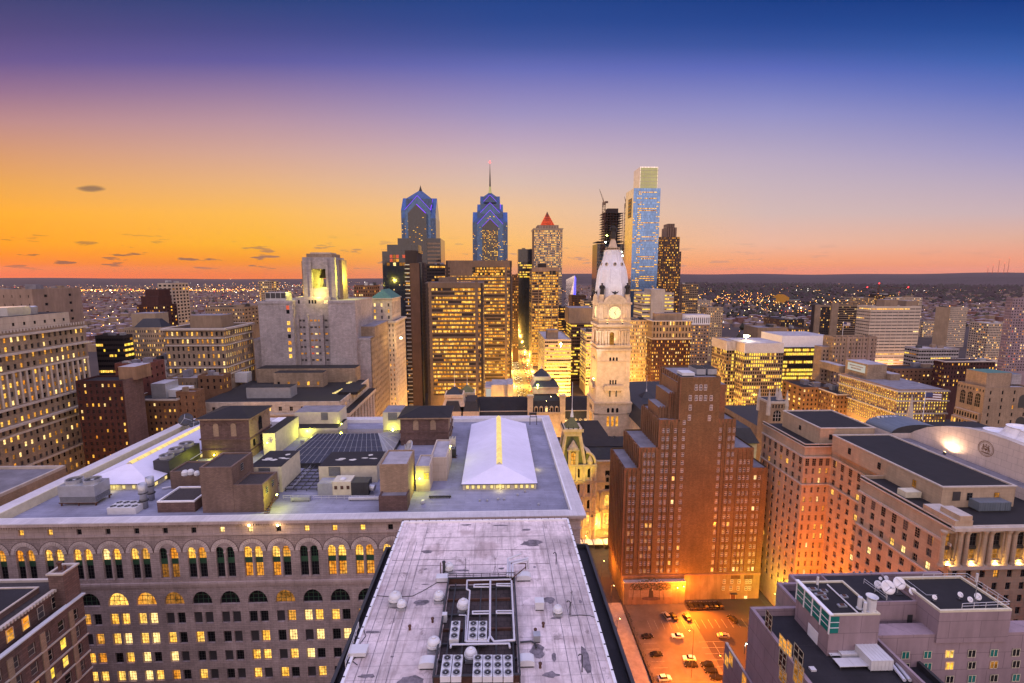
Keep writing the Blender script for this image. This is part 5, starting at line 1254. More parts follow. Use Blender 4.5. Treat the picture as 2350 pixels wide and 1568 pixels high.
# old brown stone tower rooms with blind arches
def roof_tower(px0,px1,pyb,pyt,dep,label,rpx):
    x0,x1,y0,y1,z1=rbox(px0,px1,pyb,pyt,dep);m=MB();m.box(x0,x1,y0,y1,ZR,z1,'brown_stone')
    m.poly([(x1+.01,y0,ZR),(x1+.01,y1,ZR),(x1+.01,y1,z1),(x1+.01,y0,z1)],'buff_brick')
    for z_,e in((ZR+(z1-ZR)*.48,.35),(ZR+(z1-ZR)*.2,.25)):m.ring(x0-e,x1+e,y0-e,y1+e,z_-.25,z_+.25,e+.3,'brown_stone')
    o=m.build('roof_tower',Wn.root,label);rf=MB();rf.ring(x0-.8,x1+.8,y0-.8,y1+.8,z1-.5,z1,1.1,'buff_brick');rf.hip(x0-.9,x1+.9,y0-.9,y1+.9,z1+.01,z1+2.2,(y1-y0)*.5,'roof_dark');rf.build('hipped_roof',o)
    am=MB();hz=z1-ZR
    for sd,c,a0,a1,n,mt in(('F',y0,x0,x1,5,'brown_stone'),('R',x1+.01,y0,y1,3,'buff_brick')):
        for i in range(n):
            a=a0+(a1-a0)*(i+.8)/(n+.6);w=(a1-a0)/(n+.6)*.62
            prof=[(-w/2,0),(w/2,0),(w/2,hz*.26)]+[(w/2*math.cos(t),hz*.26+w/2*math.sin(t))for t in[math.pi*q/8 for q in range(1,8)]]+[(-w/2,hz*.26)]
            am.poly([fp(sd,c,a+u,-.06,ZR+hz*.55+v)for u,v in prof],'buff_brick' if(i%2 and sd=='F')else('dark' if sd=='R' and i==1 else mt))
            arc=[(w*.62*math.cos(t),hz*.26+w*.62*math.sin(t))for t in[math.pi*q/8 for q in range(9)]]
            for p,q in zip(arc,arc[1:]):am.tube(fp(sd,c,a+p[0],-.1,ZR+hz*.55+p[1]),fp(sd,c,a+q[0],-.1,ZR+hz*.55+q[1]),.14,4,mt)
        for i in range(3):
            if sd=='R':a=a0+(a1-a0)*(i+.5)/3;am.poly([fp(sd,c,a+u,-.07,ZR+hz*.24+v)for u,v in((-.7,0),(.7,0),(.7,2.4),(-.7,2.4))],'dark')
    am.build('blind_arch',o);return x0,x1,y0,y1,z1
RT1=roof_tower(465,577,1052,960,15,'dark brown stone tower room in front of the left skylight',602)
RT2=roof_tower(920,1030,1022,958,15,'dark brown stone tower room beside the right skylight',1035)
A=pent('penthouse',466,539,1177,1073,11,'roof_brick','gravel','tall brick stair house with gravel roof');wl(A,[(A[2]+5,A[4]-2.8)],1.4,1.9)
Bx=pent('penthouse',539.4,607,1176,1113,8.5,'roof_brick','gravel','lower brick room against the stair house');wl(Bx,[(Bx[2]+2,Bx[4]-3.2),(Bx[2]+5.4,Bx[4]-2.8)],1.1,1.7)
Cx=pent('penthouse',575,649,1130,1069,13,'panel_cream','deck_dark','cream panel plant room with patched roof',0)
Dx=pent('penthouse',733,866,1108,1067,12,'panel_cream','deck_dark','long cream panel plant room with patched roof',0)
Ex=pent('penthouse',874,938,1160,1066,11,'buff_brick','roof_light','tall plain tan plant room with pale roof',.3)
pent('penthouse',870,935,1173,1139,4,'brown_stone','roof_grey','low dark brick box under the tan plant room',.4)
Fx=pent('penthouse',671,776,1004,981,12,'panel_cream','roof_dark','cream lower room lit by a wall lamp',0);F2=pent('penthouse',679,779,993,944,10,'panel_cream','roof_grey','cream upper room with louvred opening',0)
Gx=pent('penthouse',880,921,1003,944,10,'panel_cream','roof_grey','cream room left of the right brown tower',0)
Hx=pent('penthouse',606,634,1046,992,20,'panel_cream','roof_dark','cream side room lit yellow',0)
Kx=pent('penthouse',988,1026,1104,1050,16,'white_panel','roof_light','pale room with light roof beside the right skylight',.4)
Lx=pent('penthouse',955,987,1128,1070,9,'white_panel','roof_light','small hut with a green lit window',.3);wl(Lx,[((Lx[0]+Lx[1])*.5+1,Lx[4]-4.0)],1.6,2.0,'lit_g','F')
pent('penthouse',393,464,1122,1082,8,'roof_brick','gravel','low brick room with ducts on its roof',.4)
pent('penthouse',362,448,1176,1150,9,'brown_stone','gravel','very low dark box with a white kerb',.4,None,'white')
pent('penthouse',420,466,1138,1122,3,'metal_dark','rust','lean-to shed with rusty ribbed roof',0)
for Q,(fx0,fx1)in((Dx,(.17,.37)),(Cx,(.3,.65)),(F2,(.6,.75)),(Gx,(.3,.8))):
    x0,x1,y0,y1,z1,o=Q;m=MB();a_,b_=x0+(x1-x0)*fx0,x0+(x1-x0)*fx1;zt_=z1-.6;h_=min(3.0,(z1-ZR)*.5)
    m.box(a_,b_,y0-.06,y0-.01,zt_-h_,zt_,'metal_dark')
    for i in range(8):zz_=zt_-h_+h_*i/8;m.box(a_+.1,b_-.1,y0-.16,y0-.07,zz_,zz_+.16,'metal')
    m.build('louvre',o)
for Q in(Cx,Dx):
    x0,x1,y0,y1,z1,o=Q;m=MB('paint');rr_=random.Random(3)
    for i in range(6):
        cx_,cy_=x0+(x1-x0)*rr_.uniform(.12,.88),y0+(y1-y0)*rr_.uniform(.2,.75);n=9;sx_,sy_=rr_.uniform(.7,2.4),rr_.uniform(.5,1.1)
        m.poly([(cx_+sx_*rr_.uniform(.6,1)*math.cos(2*math.pi*k/n),cy_+sy_*rr_.uniform(.6,1)*math.sin(2*math.pi*k/n),z1-.38)for k in range(n)])
    m.build('roof_patch',o)
WNRT=Wn.done()
# ---- machines standing on the roof
def fan_unit(name,label,px0,px1,pyb,pyt,dep,nx,ny,legs=.0,body='metal',r=None,group=None,drum=.5):
    x0,x1,y0,y1,z1=rbox(px0,px1,pyb,pyt,dep);T=thing(name,label,'cooling unit',((x0+x1)/2,(y0+y1)/2,ZR),group)
    m=MB();z0=ZR+legs;m.box(x0,x1,y0,y1,z0+(z1-z0)*.34,z1,body);m.box(x0+.12,x1-.12,y0+.12,y1-.12,z0,z0+(z1-z0)*.34,'metal_dark')
    for i in range(5):zz_=z0+(z1-z0)*.34*i/5;m.box(x0+.02,x1-.02,y0+.02,y0+.11,zz_,zz_+.12,body);m.box(x1-.11,x1-.02,y0+.12,y1-.02,zz_,zz_+.12,body)
    m.build('casing',T)
    if legs:
        l=MB('rust');
        for xx_ in(x0+.3,(x0+x1)/2,x1-.3):
            for yy_ in(y0+.3,y1-.3):l.box(xx_-.15,xx_+.15,yy_-.15,yy_+.15,ZR,z0)
        l.box(x0-.3,x1+.3,y0+.1,y0+.4,z0-.3,z0-.01);l.box(x0-.3,x1+.3,y1-.4,y1-.1,z0-.3,z0-.01);l.build('stand',T)
    cw,ch=(x1-x0)/nx,(y1-y0)/ny;rr_=min(cw,ch)*.42
    for i in range(nx):
        for j in range(ny):fan(T,x0+cw*(i+.5),y0+ch*(j+.5),z1,rr_,drum*rr_)
    return T
def fan(T,x,y,z,r,h,blades=5,ringm='metal'):
    m=MB();n=18;vs=[]
    for rr_,zz_ in((r,z),(r*1.02,z+h),(r*.9,z+h),(r*.88,z+.03)):
        vs+=[(x+rr_*math.cos(2*math.pi*k/n),y+rr_*math.sin(2*math.pi*k/n),zz_)for k in range(n)]
    m.raw(vs,[(j*n+k,j*n+(k+1)%n,(j+1)*n+(k+1)%n,(j+1)*n+k)for j in range(3)for k in range(n)],ringm);m.poly([(x+r*.88*math.cos(2*math.pi*k/n),y+r*.88*math.sin(2*math.pi*k/n),z+.03)for k in range(n)],'frame_dark')
    for k in range(blades):
        t=2*math.pi*k/blades+.3;u,v=Vector((math.cos(t),math.sin(t))),Vector((-math.sin(t),math.cos(t)));w=r*.2
        m.poly([(x+u.x*r*.18+v.x*w*.4,y+u.y*r*.18+v.y*w*.4,z+h*.5),(x+u.x*r*.84+v.x*w*1.3,y+u.y*r*.84+v.y*w*1.3,z+h*.45),(x+u.x*r*.84-v.x*w*.5,y+u.y*r*.84-v.y*w*.5,z+h*.72),(x+u.x*r*.18-v.x*w*.4,y+u.y*r*.18-v.y*w*.4,z+h*.68)],'metal_dark')
    m.lathe(x,y,[(r*.22,z+.03),(r*.22,z+h*.8),(r*.1,z+h*.9)],8,'metal');return m.build('fan',T)
fan_unit('cooling_tower','big twin fan cooling tower on a steel stand at the roof corner',137,221,1162,1116,5.2,2,1,1.0,'metal')
for i,(pa,pb,yb_,yt_,lb)in enumerate(((355,391,1101,1058,'nearest'),(377,414,1084,1043,'middle'),(401,438,1068,1030,'farthest'))):
    fan_unit('cooling_tower',lb+' of three dark cooling towers lined up beside the left skylight',pa,pb,yb_,yt_,5.4,1,1,.4,'metal_dark',group='cooling towers beside the left skylight')
fan_unit('condenser','low white condenser with eight round fans near the front roof edge',246,312,1181,1166,4.2,4,2,.0,'metal_white',drum=.12)
fan_unit('condenser','small cream condenser with six fans beside the right brown tower',1031,1045,1027,1007,2.5,2,3,.0,'panel_cream',drum=.12)
fan_unit('condenser','green square condenser behind the pale room',1026,1046,1052,1032,2.6,1,1,.2,'metal_dark',drum=.2)
def vent_stack(label,px,pyb,pyt,r):
    p=rp(px,pyb);zt_=at(px,pyt,Y=p.y).z;T=thing('exhaust_stack',label,'exhaust',(p.x,p.y,ZR));m=MB('metal')
    m.lathe(p.x,p.y,[(r*.8,ZR),(r*.8,ZR+(zt_-ZR)*.55),(r,ZR+(zt_-ZR)*.62),(r*1.02,zt_),(r*.86,zt_),(r*.84,zt_-.6)],16);m.build('pipe',T,smooth=True)
    m=MB('metal_dark');
    for f in(.3,.62):m.lathe(p.x,p.y,[(r*1.08,ZR+(zt_-ZR)*f),(r*1.08,ZR+(zt_-ZR)*f+.25)],16)
    m.build('collar',T)
vent_stack('nearer of two fat grey exhaust stacks left of the dark box',332,1166,1110,1.05);vent_stack('farther of two fat grey exhaust stacks left of the dark box',348,1148,1095,1.0)
def dish(name,label,px,pyb,size,az,el,mat='metal_dark',zb=None,mesh=True):
    zb=ZR if zb is None else zb;p=at(px,pyb,Z=zb);T=thing(name,label,'satellite dish',(p.x,p.y,zb));h=size*.75
    st=MB('metal');st.tube((p.x,p.y,zb),(p.x,p.y,zb+h),size*.05,6);st.box(p.x-size*.3,p.x+size*.3,p.y-size*.3,p.y+size*.3,zb,zb+.12,'metal_dark');st.build('stand',T)
    d=Vector((math.sin(az)*math.cos(el),math.cos(az)*math.cos(el),math.sin(el)));a=d.orthogonal().normalized();b=d.cross(a);c=Vector((p.x,p.y,zb+h+size*.2));n=18;m=MB(mat);vs=[]
    for rr_,dd in((.02,0),(.25,.035),(.5,.14)):
        vs+=[c+a*(size*rr_*math.cos(2*math.pi*k/n))+b*(size*rr_*math.sin(2*math.pi*k/n))+d*(size*dd)for k in range(n)]
    vs2=[v-d*.05*size for v in vs]
    fs=[(j*n+k,j*n+(k+1)%n,(j+1)*n+(k+1)%n,(j+1)*n+k)for j in range(2)for k in range(n)]
    m.raw(vs+vs2,fs+[tuple(q+3*n for q in f)for f in fs]+[(2*n+k,2*n+(k+1)%n,5*n+(k+1)%n,5*n+k)for k in range(n)]);m.build('reflector',T,smooth=True)
    f=MB('metal');tip=c+d*size*.42
    for k in range(3):t=2*math.pi*k/3;f.tube(c+a*(size*.45*math.cos(t))+b*(size*.45*math.sin(t))+d*size*.11,tip,size*.018,4)
    f.lathe(tip.x,tip.y,[(size*.05,tip.z-size*.05),(size*.05,tip.z+size*.05)],6);f.build('feed_arm',T);return T
dish('satellite_dish','large dark mesh satellite dish at the far end of the left skylight',430,992,5.2,R(165),R(35));dish('satellite_dish','smaller dark satellite dish in front of the large mesh one',447,993,3.6,R(150),R(45))
dish('satellite_dish','pale satellite dish on the room beside the right brown tower',941,1055,4.6,R(-120),R(30),'metal')
# machines in front of the long plant room, ducts and walkway
def unit(name,label,px0,px1,pyb,pyt,dep,mat,cat='air unit',extra=None,zb=None):
    x0,x1,y0,y1,z1=rbox(px0,px1,pyb,pyt,dep);z0=ZR if zb is None else zb;T=thing(name,label,cat,((x0+x1)/2,(y0+y1)/2,z0));m=MB();m.box(x0,x1,y0,y1,z0+.2,z1,mat)
    for q in range(4):a_=x0+(x1-x0)*q/3;m.box(a_-.05,a_+.05,y0-.06,y0-.01,z0+.2,z1,mat)
    m.build('casing',T);s_=MB('metal_dark');s_.box(x0+.1,x0+.3,y0+.1,y1-.1,z0,z0+.19);s_.box(x1-.3,x1-.1,y0+.1,y1-.1,z0,z0+.19);s_.build('skid',T)
    if extra:extra(T,x0,x1,y0,y1,z1)
    return T
def hatch3(T,x0,x1,y0,y1,z1):
    m=MB('metal_dark');
    for q in range(3):a_=x0+(x1-x0)*(q+.3)/3;m.box(a_,a_+.8,y0-.1,y0-.02,z1-2.2,z1-1.2,'rust')
    m.lathe((x0+x1)/2,y0+1.5,[(.9,z1),(.95,z1+.3),(.5,z1+.6)],12,'metal_white');m.build('hatch',T)
def drumx(T,x0,x1,y0,y1,z1):
    m=MB('metal');
    for s_,xx_ in((-1,x0),(1,x1)):m.tube((xx_+s_*.01,y0+1.5,z1-2.0),(xx_+s_*1.5,y0+1.2,z1-2.2),1.0,12)
    m.build('inlet',T)
unit('air_handler','grey ribbed air handler left of the pale one with three hatches',730,763,1138,1110,4,'metal',extra=None);unit('air_handler','pale air handler with three rusty hatches and a black roof',764,806,1138,1106,4.5,'panel_cream',extra=hatch3);unit('air_handler','green grey air handler with round inlet drums',807,846,1138,1108,4,'metal_dark',extra=drumx)
unit('container','white ribbed container with a rusty top behind the left brown tower',624,666,1000,968,6,'white','container');unit('container','bluish white container beside the cream upper room',667,677,992,966,5,'iron_white','container')
unit('condenser','boxy silver plant behind the right brown tower corner',1029,1040,985,960,3,'metal_white');unit('roof_vent','white square vent in the middle of the right roof corner',967,973,1158,1150,1,'metal_white','vent')
def railing(label,pts,h=1.1,name='railing',z=None,mat='rail',step=2.0,rad=.045):
    p0=pts[0];T=None;m=MB(mat)
    for a,b in zip(pts,pts[1:]):
        L=(b-a).length;n=max(1,int(L/step))
        for q in range(n+1):p=a.lerp(b,q/n);m.tube(p,p+Vector((0,0,h)),rad,4)
        for f in(.5,1):m.tube(a+Vector((0,0,h*f)),b+Vector((0,0,h*f)),rad,4)
    return m.build(name,None,label,'railing',loc=tuple(p0))
railing('white railing along the walkway in front of the air handlers',[rp(650,1146),rp(860,1146)]);railing('short white railing beside the brick room stairs',[rp(640,1128),rp(672,1126),rp(716,1072)])
railing('thin railing along the cream lower room',[rp(660,1012),rp(780,1008)])
st_=MB('rust');p0,p1=rp(612,1178),rp(640,1124);
for q in range(14):f=q/14;p=p0.lerp(p1,f);st_.box(p.x-.7,p.x+.7,p.y-.25,p.y+.25,ZR+3.2*f,ZR+3.2*f+.1)
for s_ in(-.75,.75):st_.tube((p0.x+s_,p0.y,ZR+.9),(p1.x+s_,p1.y,ZR+4.1),.06,4)
st_.build('stair',None,'rusty steel stair climbing beside the lower brick room','stairs',loc=tuple(p0))
for px,yb_,lb in((1224,967,'black window cleaning rig standing on the far parapet of the store'),):
    p=at(px,yb_,Z=ZP);m=MB('bronze')
    for s_ in(-1.4,1.4):m.tube((p.x+s_,p.y,ZP-1.5),(p.x+s_,p.y,ZP+1.9),.14,5);m.tube((p.x+s_,p.y,ZP+1.9),(p.x+s_*.6,p.y+3,ZP+2.4),.12,5)
    m.tube((p.x-1.5,p.y,ZP+1.9),(p.x+1.5,p.y,ZP+1.9),.2,5);m.box(p.x-1.5,p.x+1.6,p.y+2.4,p.y+3.6,ZP+2,ZP+2.7);m.build('cleaning_rig',None,lb,'rig',loc=tuple(p))
pp=MB('pipe')
for a,b in(((445,1112),(372,1125)),):pp.tube(rp(*a)+Vector((0,0,.5)),rp(*b)+Vector((0,0,.5)),.25,8)
pp.build('duct',None,'grey pipe lying on the roof in front of the low brick room','pipe',loc=tuple(rp(445,1112)))
for i,(px,py)in enumerate(((1101,1151),(1118,1151),(1143,1148),(1157,1148),(1188,1138),(1205,1130),(1236,1160))):
    p=rp(px,py);m=MB('metal');m.lathe(p.x,p.y,[(.22,ZR),(.22,ZR+.4),(.35,ZR+.45),(.3,ZR+.6)],8);m.build('pipe_vent',None,'tiny grey pipe vent on the open right part of the store roof','vent','pipe vents on the store roof',loc=tuple(p))
# ------------------------------------------------------------------ near office block with the pale stained roof
ZN=88.0
def Zn(px,py):return(px*.31667+744.2,py*.31667+1175)
def np_(px,py,z=ZN):return at(*Zn(px,py),Z=z)
pl,pr_=at(923,1195,Z=ZN),at(1303,1190,Z=ZN);xl=(pl.x+at(785,1568,Z=ZN).x)/2;xr=(pr_.x+at(1415,1568,Z=ZN).x)/2;yf=pl.y
ZT=84.2;ol,orr=at(893,1255,Z=ZT),at(1350,1247,Z=ZT);xol=(ol.x+at(745,1568,Z=ZT).x)/2;xor_=(orr.x+at(1455,1568,Z=ZT).x)/2;yt=ol.y;yn=38.0
B=Bld('office_block','near office block with a pale stained flat roof and dark side terraces',(xl+xr)/2,60);m=B.mb('wall')
m.box(xol,xor_,yn,yt,0,ZT-1.0,'buff_brick','deck_dark');m.ring(xol,xor_,yn,yt,ZT-1.0,ZT,.5,'metal_dark');m.box(xl,xr,yn+.01,yf,0,ZN-.45,'pink_panel','membrane')
m.ring(xl-.12,xr+.12,yn,yf+.12,ZN-.45,ZN-.08,.38,'white')
for k in range(26):x=xl+(xr-xl)*k/25;m.box(x-.04,x+.04,yf-.2,yf+.16,ZN-.07,ZN+.12,'metal_dark')
for k in range(26):
    y=yn+2+(yf-yn-2)*k/25
    for x in(xl,xr):m.box(x-.16,x+.16,y-.04,y+.04,ZN-.07,ZN+.04,'metal_dark')
B.mb('terrace').box(xol+.5,xl-.13,yn+.5,yt-.5,ZT-.99,ZT-.95,'deck_dark');B.mb('terrace').box(xr+.13,xor_-.5,yn+.5,yt-.5,ZT-.99,ZT-.95,'deck_dark')
B.done();ZM=ZN-.44;wyt=np_(1100,470,ZM).y
sm=MB('paint')
st=MB('tar');q_=random.Random(8)
for k in range(1,5):
    for x in(xl+k*1.35,xr-k*1.35):st.box(x-.03,x+.03,yn+3,yf-(7.5 if k<4 else 2),ZM,ZM+.03)
for k in range(9):y=yf-6-k*4.6;st.box(xl+5.5,xr-5.5,y-.03,y+.03,ZM,ZM+.03)if y>wyt else None
st.box(xl+.6,xl+12,yf-13.4,yf-13.32,ZM,ZM+.04)
st.build('roof_seam',B.root)
# standing water and tar stains of their own outline
wm_=MB('tar');rr_=random.Random(5)
for(px,py,sx_,sy_)in((700,660,1.5,.9),(745,290,1.3,.6),(1500,225,2.4,1.3),(1285,410,.7,.35),(1625,640,1.1,.9),(1545,1010,1.2,1.5),(1895,1080,.7,2.6),(1665,1050,.45,1.0),(630,1225,2.0,.9),(1030,95,1.5,.35),(1275,98,1.8,.35),(1465,130,1.3,.45),(735,415,.4,.25),(1525,400,.4,.3),(1855,650,.3,.5),(1000,425,1.6,.35),(730,525,1.0,.15),(310,1190,1.4,.4),(345,870,1.5,.4),(510,690,.9,.5),(1685,770,1.1,.3),(1640,1180,1.3,.6),(490,1050,.3,.2)):
    p=np_(px,py,ZM);n=14;wm_.poly([(p.x+sx_*rr_.uniform(.55,1.05)*math.cos(2*math.pi*k/n),p.y+sy_*rr_.uniform(.55,1.05)*math.sin(2*math.pi*k/n),ZM+.004)for k in range(n)])
wm_.build('tar_patch',B.root)
# machinery well: louvred screen round a dark tiled deck
fa,fb,na,nb=np_(890,475,ZM+1.3),np_(1390,475,ZM+1.3),np_(790,1195,ZM+1.3),np_(1415,1195,ZM+1.3)
wx0,wx1,wy0,wy1=(fa.x+na.x)/2,(fb.x+nb.x)/2,na.y,fa.y
Wl=thing('plant_screen','dark steel plant screen on the near roof, open on top','plant screen',((wx0+wx1)/2,(wy0+wy1)/2,ZM))
m=MB('rust');m.ring(wx0,wx1,wy0,wy1,ZM+1.15,ZM+1.3,.25,'metal_dark');
for k in range(7):z=ZM+.1+k*.15;m.ring(wx0+.05,wx1-.05,wy0+.05,wy1-.05,z,z+.09,.1)
for k in range(14):
    y=wy0+(wy1-wy0)*k/13
    for x in(wx0+.1,wx1-.1):m.box(x-.06,x+.06,y-.06,y+.06,ZM,ZM+1.15,'metal_dark')
m.build('louvre',Wl);m=MB('pit_tile');m.poly([(wx0+.3,wy0+.3,ZM+.01),(wx1-.3,wy0+.3,ZM+.01),(wx1-.3,wy1-.3,ZM+.01),(wx0+.3,wy1-.3,ZM+.01)]);m.build('deck',Wl)
bm_=MB('metal_dark')
for py in(545,625,735,840,945,1060):y=np_(1100,py,ZM+.5).y;bm_.box(wx0+.3,wx1-.3,y-.12,y+.12,ZM+.02,ZM+.4,'rust' if py in(625,840)else 'metal_dark')
for f in(.12,.3,.5,.72,.93):x=wx0+(wx1-wx0)*f;bm_.box(x-.1,x+.1,wy0+.4,wy1-.4,ZM+.41,ZM+.5)
bm_.box(wx0,wx1,wy1-.1,wy1,ZM+1.9,ZM+1.98);bm_.box(wx0,wx1,wy1-.1,wy1,ZM+1.6,ZM+1.66)
for k in range(9):x=wx0+(wx1-wx0)*k/8;bm_.box(x-.04,x+.04,wy1-.09,wy1-.02,ZM+1.3,ZM+1.9)
bm_.build('beam',Wl)
# condensers, three fans each
ZC=ZM+.5;ht=1.25
def cond(label,px0,px1,pya,pyb):
    a,b=np_(px0,pyb,ZC+ht),np_(px1,pya,ZC+ht);x0,x1=a.x,np_(px1,pyb,ZC+ht).x;y0,y1=a.y,b.y
    T=thing('condenser',label,'condenser',((x0+x1)/2,(y0+y1)/2,ZC),'white three fan condensers on the near roof')
    m=MB('metal_white');m.box(x0,x1,y0,y1,ZC+.45,ZC+ht);m.box(x0+.06,x1-.06,y0+.06,y1-.06,ZC,ZC+.45,'metal_dark');m.build('casing',T)
    L=(y1-y0)/3
    for j in range(3):fan(T,(x0+x1)/2,y0+L*(j+.5),ZC+ht,min(x1-x0,L)*.40,.14,5)
cond('white three fan condenser standing alone in the upper group',905,972,790,925)
cond('white three fan condenser, left one of the upper pair',1040,1107,790,925);cond('white three fan condenser, right one of the upper pair',1112,1177,790,925)
for px0,px1,lb in((838,912,'leftmost in the front row'),(918,991,'second from the left in the front row'),(1073,1142,'first of the four side by side in the front row'),(1147,1218,'second of the four side by side in the front row'),(1223,1293,'third of the four side by side in the front row'),(1299,1369,'last on the right in the front row')):
    cond('white three fan condenser, '+lb,px0,px1,1035,1195)
# mushroom vents
def mush(label,px,py,r,zb=None):
    zb=ZM if zb is None else zb;p=np_(px,py,zb);T=thing('roof_ventilator',label,'roof ventilator',(p.x,p.y,zb),'white mushroom ventilators on the near roof');m=MB('metal_white')
    m.lathe(p.x,p.y,[(r*.62,zb+r*.5),(r*.62,zb+r*.72),(r*1.0,zb+r*.74),(r*1.04,zb+r*.82),(r*1.0,zb+r*1.12),(r*.86,zb+r*1.14),(r*.84,zb+r*1.3),(r*.92,zb+r*1.32),(r*.8,zb+r*1.6),(r*.55,zb+r*1.8),(r*.3,zb+r*1.88),(r*.28,zb+r*2.05),(r*.1,zb+r*2.12),(.02,zb+r*2.14)],20);m.build('cowl',T)
    b=MB('metal');b.box(p.x-r*.85,p.x+r*.85,p.y-r*.85,p.y+r*.85,zb,zb+r*.5);b.build('curb',T)
mush('white mushroom ventilator at the back by the black vent pipe',905,435,.85);mush('largest white mushroom ventilator left of the big tar patch',515,665,1.0);mush('small white mushroom ventilator beside the largest one',562,700,.72)
mush('white mushroom ventilator touching the left side of the plant screen',832,648,.85);mush('white mushroom ventilator inside the plant screen near its left wall',1008,715,.95,ZM+.05);mush('white mushroom ventilator low on the left outside the plant screen',795,1000,.95)
mush('white mushroom ventilator between the front row condensers',1062,1070,.85,ZM+.1);mush('white mushroom ventilator alone on the right side of the roof',1692,742,.75)
def rbox2(name,label,px,py,w,d,h,mat='metal_white',cat='roof unit',lid=True,hood=False):
    p=np_(px,py,ZM);T=thing(name,label,cat,(p.x,p.y,ZM));m=MB(mat)
    if hood:
        n=8;pr=[(-w/2,ZM+.25)]+[(-w/2*math.cos(math.pi*k/n),ZM+h*.55+h*.45*math.sin(math.pi*k/n)**.7)for k in range(n+1)]+[(w/2,ZM+.25)]
        A=[(p.x+a,p.y-d/2,z)for a,z in pr];Bq=[(p.x+a,p.y+d/2,z)for a,z in pr];N_=len(pr);m.raw(A+Bq,[tuple(range(N_)),tuple(range(2*N_-1,N_-1,-1))]+[(i,(i+1)%N_,N_+(i+1)%N_,N_+i)for i in range(N_)])
        m.build('hood',T)
    else:
        m.box(p.x-w/2,p.x+w/2,p.y-d/2,p.y+d/2,ZM+.2,ZM+h);m.build('casing',T)
    c=MB('metal_dark');c.box(p.x-w*.44,p.x+w*.44,p.y-d*.44,p.y+d*.44,ZM,ZM+.24);c.build('curb',T)
    if lid and not hood:l=MB(mat);l.box(p.x-w*.54,p.x+w*.54,p.y-d*.54,p.y+d*.54,ZM+h+.002,ZM+h+.1);l.build('lid',T)
rbox2('roof_unit','white flat box at the back left corner of the plant screen',857,500,1.9,1.2,.8);rbox2('exhaust_hood','white rounded hood at the back right of the plant screen',1445,490,2.4,1.3,1.1,hood=True);rbox2('exhaust_hood','white rounded hood in the left front of the plant screen',752,1120,2.3,1.3,1.1,hood=True);rbox2('exhaust_hood','white rounded hood right of the front row of condensers',1462,1105,2.2,1.3,1.1,hood=True)
rbox2('roof_unit','upright white box on the open right part of the roof',1558,700,1.3,1.2,1.3);rbox2('roof_unit','small grey box joined to a black pipe',1540,935,.9,.9,1.0,'metal');rbox2('roof_hatch','broad flat white hatch at the left roof edge',250,1030,2.2,1.5,.7);rbox2('roof_unit','little white cabinet on the left side of the screen',873,800,.7,.7,1.4,lid=False)
def tubes(name,label,paths,r,mat='pipe',cat='pipe',group=None):
    m=MB(mat);
    for pt in paths:m.path(pt,r,8)
    for pt in paths:
        for p in pt[1:-1]:m.lathe(p[0],p[1],[(.01,p[2]-r),(r*.9,p[2]-r*.5),(r*1.05,p[2]),(r*.9,p[2]+r*.5),(.01,p[2]+r)],8)
    return m.build(name,None,label,cat,group,loc=tuple(paths[0][0]))
zp_=ZM+1.5;N3=lambda px,py,z=zp_:tuple(np_(px,py,z))
tubes('manifold_pipe','white pipe loop running round the upper part of the plant screen',[[N3(1355,490),N3(1035,497),N3(1032,560),N3(1055,572),N3(1030,940),N3(1195,940)]],.13)
tubes('manifold_pipe','tall straight white pipe down the middle of the plant screen',[[N3(1203,500),N3(1200,900),N3(1180,945)]],.16)
tubes('manifold_pipe','white pipe along the right wall of the plant screen with a bent end',[[N3(1357,500),N3(1378,930),N3(1230,940),N3(1205,905)]],.15)
tubes('manifold_pipe','white header pipe just behind the front row of condensers',[[N3(915,985),N3(918,962),N3(1340,955),N3(1345,985)]],.13)
tubes('manifold_pipe','flat hairpin white pipe at the upper left of the middle pipe',[[N3(1195,525),N3(1085,528),N3(1085,545),N3(1195,545)]],.11);tubes('manifold_pipe','flat hairpin white pipe at the upper right of the middle pipe',[[N3(1350,522),N3(1250,522),N3(1250,535),N3(1350,538)]],.11)
tubes('manifold_pipe','flat hairpin white pipe halfway down, left of the middle pipe',[[N3(1195,720),N3(1075,722),N3(1075,740),N3(1195,738)]],.11);tubes('manifold_pipe','flat hairpin white pipe halfway down, right of the middle pipe',[[N3(1362,718),N3(1248,718),N3(1248,735),N3(1362,735)]],.11)
tubes('manifold_pipe','thin white pipe beside the single upper condenser',[[N3(975,748),N3(1028,750),N3(1020,940)]],.07)
a,b,c_=np_(1345,470,ZM+1.6),np_(1345,365,ZM+2.0),np_(1480,335,ZM+2.3)
tubes('pipe_rack','bundle of white pipes climbing out of the back of the plant screen',[[tuple(a),tuple(b),tuple(c_)],[tuple(a+Vector((.45,0,0))),tuple(b+Vector((.45,-.6,0))),tuple(c_+Vector((-.2,-.6,0))),tuple(c_+Vector((0,-.6,-1.6)))],[tuple(a+Vector((-.4,0,.1))),tuple(b+Vector((-.3,.7,.2))),tuple(c_+Vector((-1.2,.8,.3)))]],.17)
tubes('pipe_rack','dark steel trestle under the climbing white pipes',[[tuple(np_(1340,385,ZM)),tuple(np_(1340,375,ZM+1.9)),tuple(np_(1460,375,ZM+2.0)),tuple(np_(1460,415,ZM))],[tuple(np_(1375,480,ZM)),tuple(np_(1375,470,ZM+1.5)),tuple(np_(1460,400,ZM+.9))]],.08,'rust','trestle')
def goose(label,px,py,h):
    p=np_(px,py,ZM);return tubes('gooseneck_pipe',label,[[(p.x,p.y,ZM),(p.x,p.y,ZM+h),(p.x-.15,p.y,ZM+h+.2),(p.x-.4,p.y,ZM+h+.2),(p.x-.5,p.y,ZM+h)]],.075,'metal_dark')
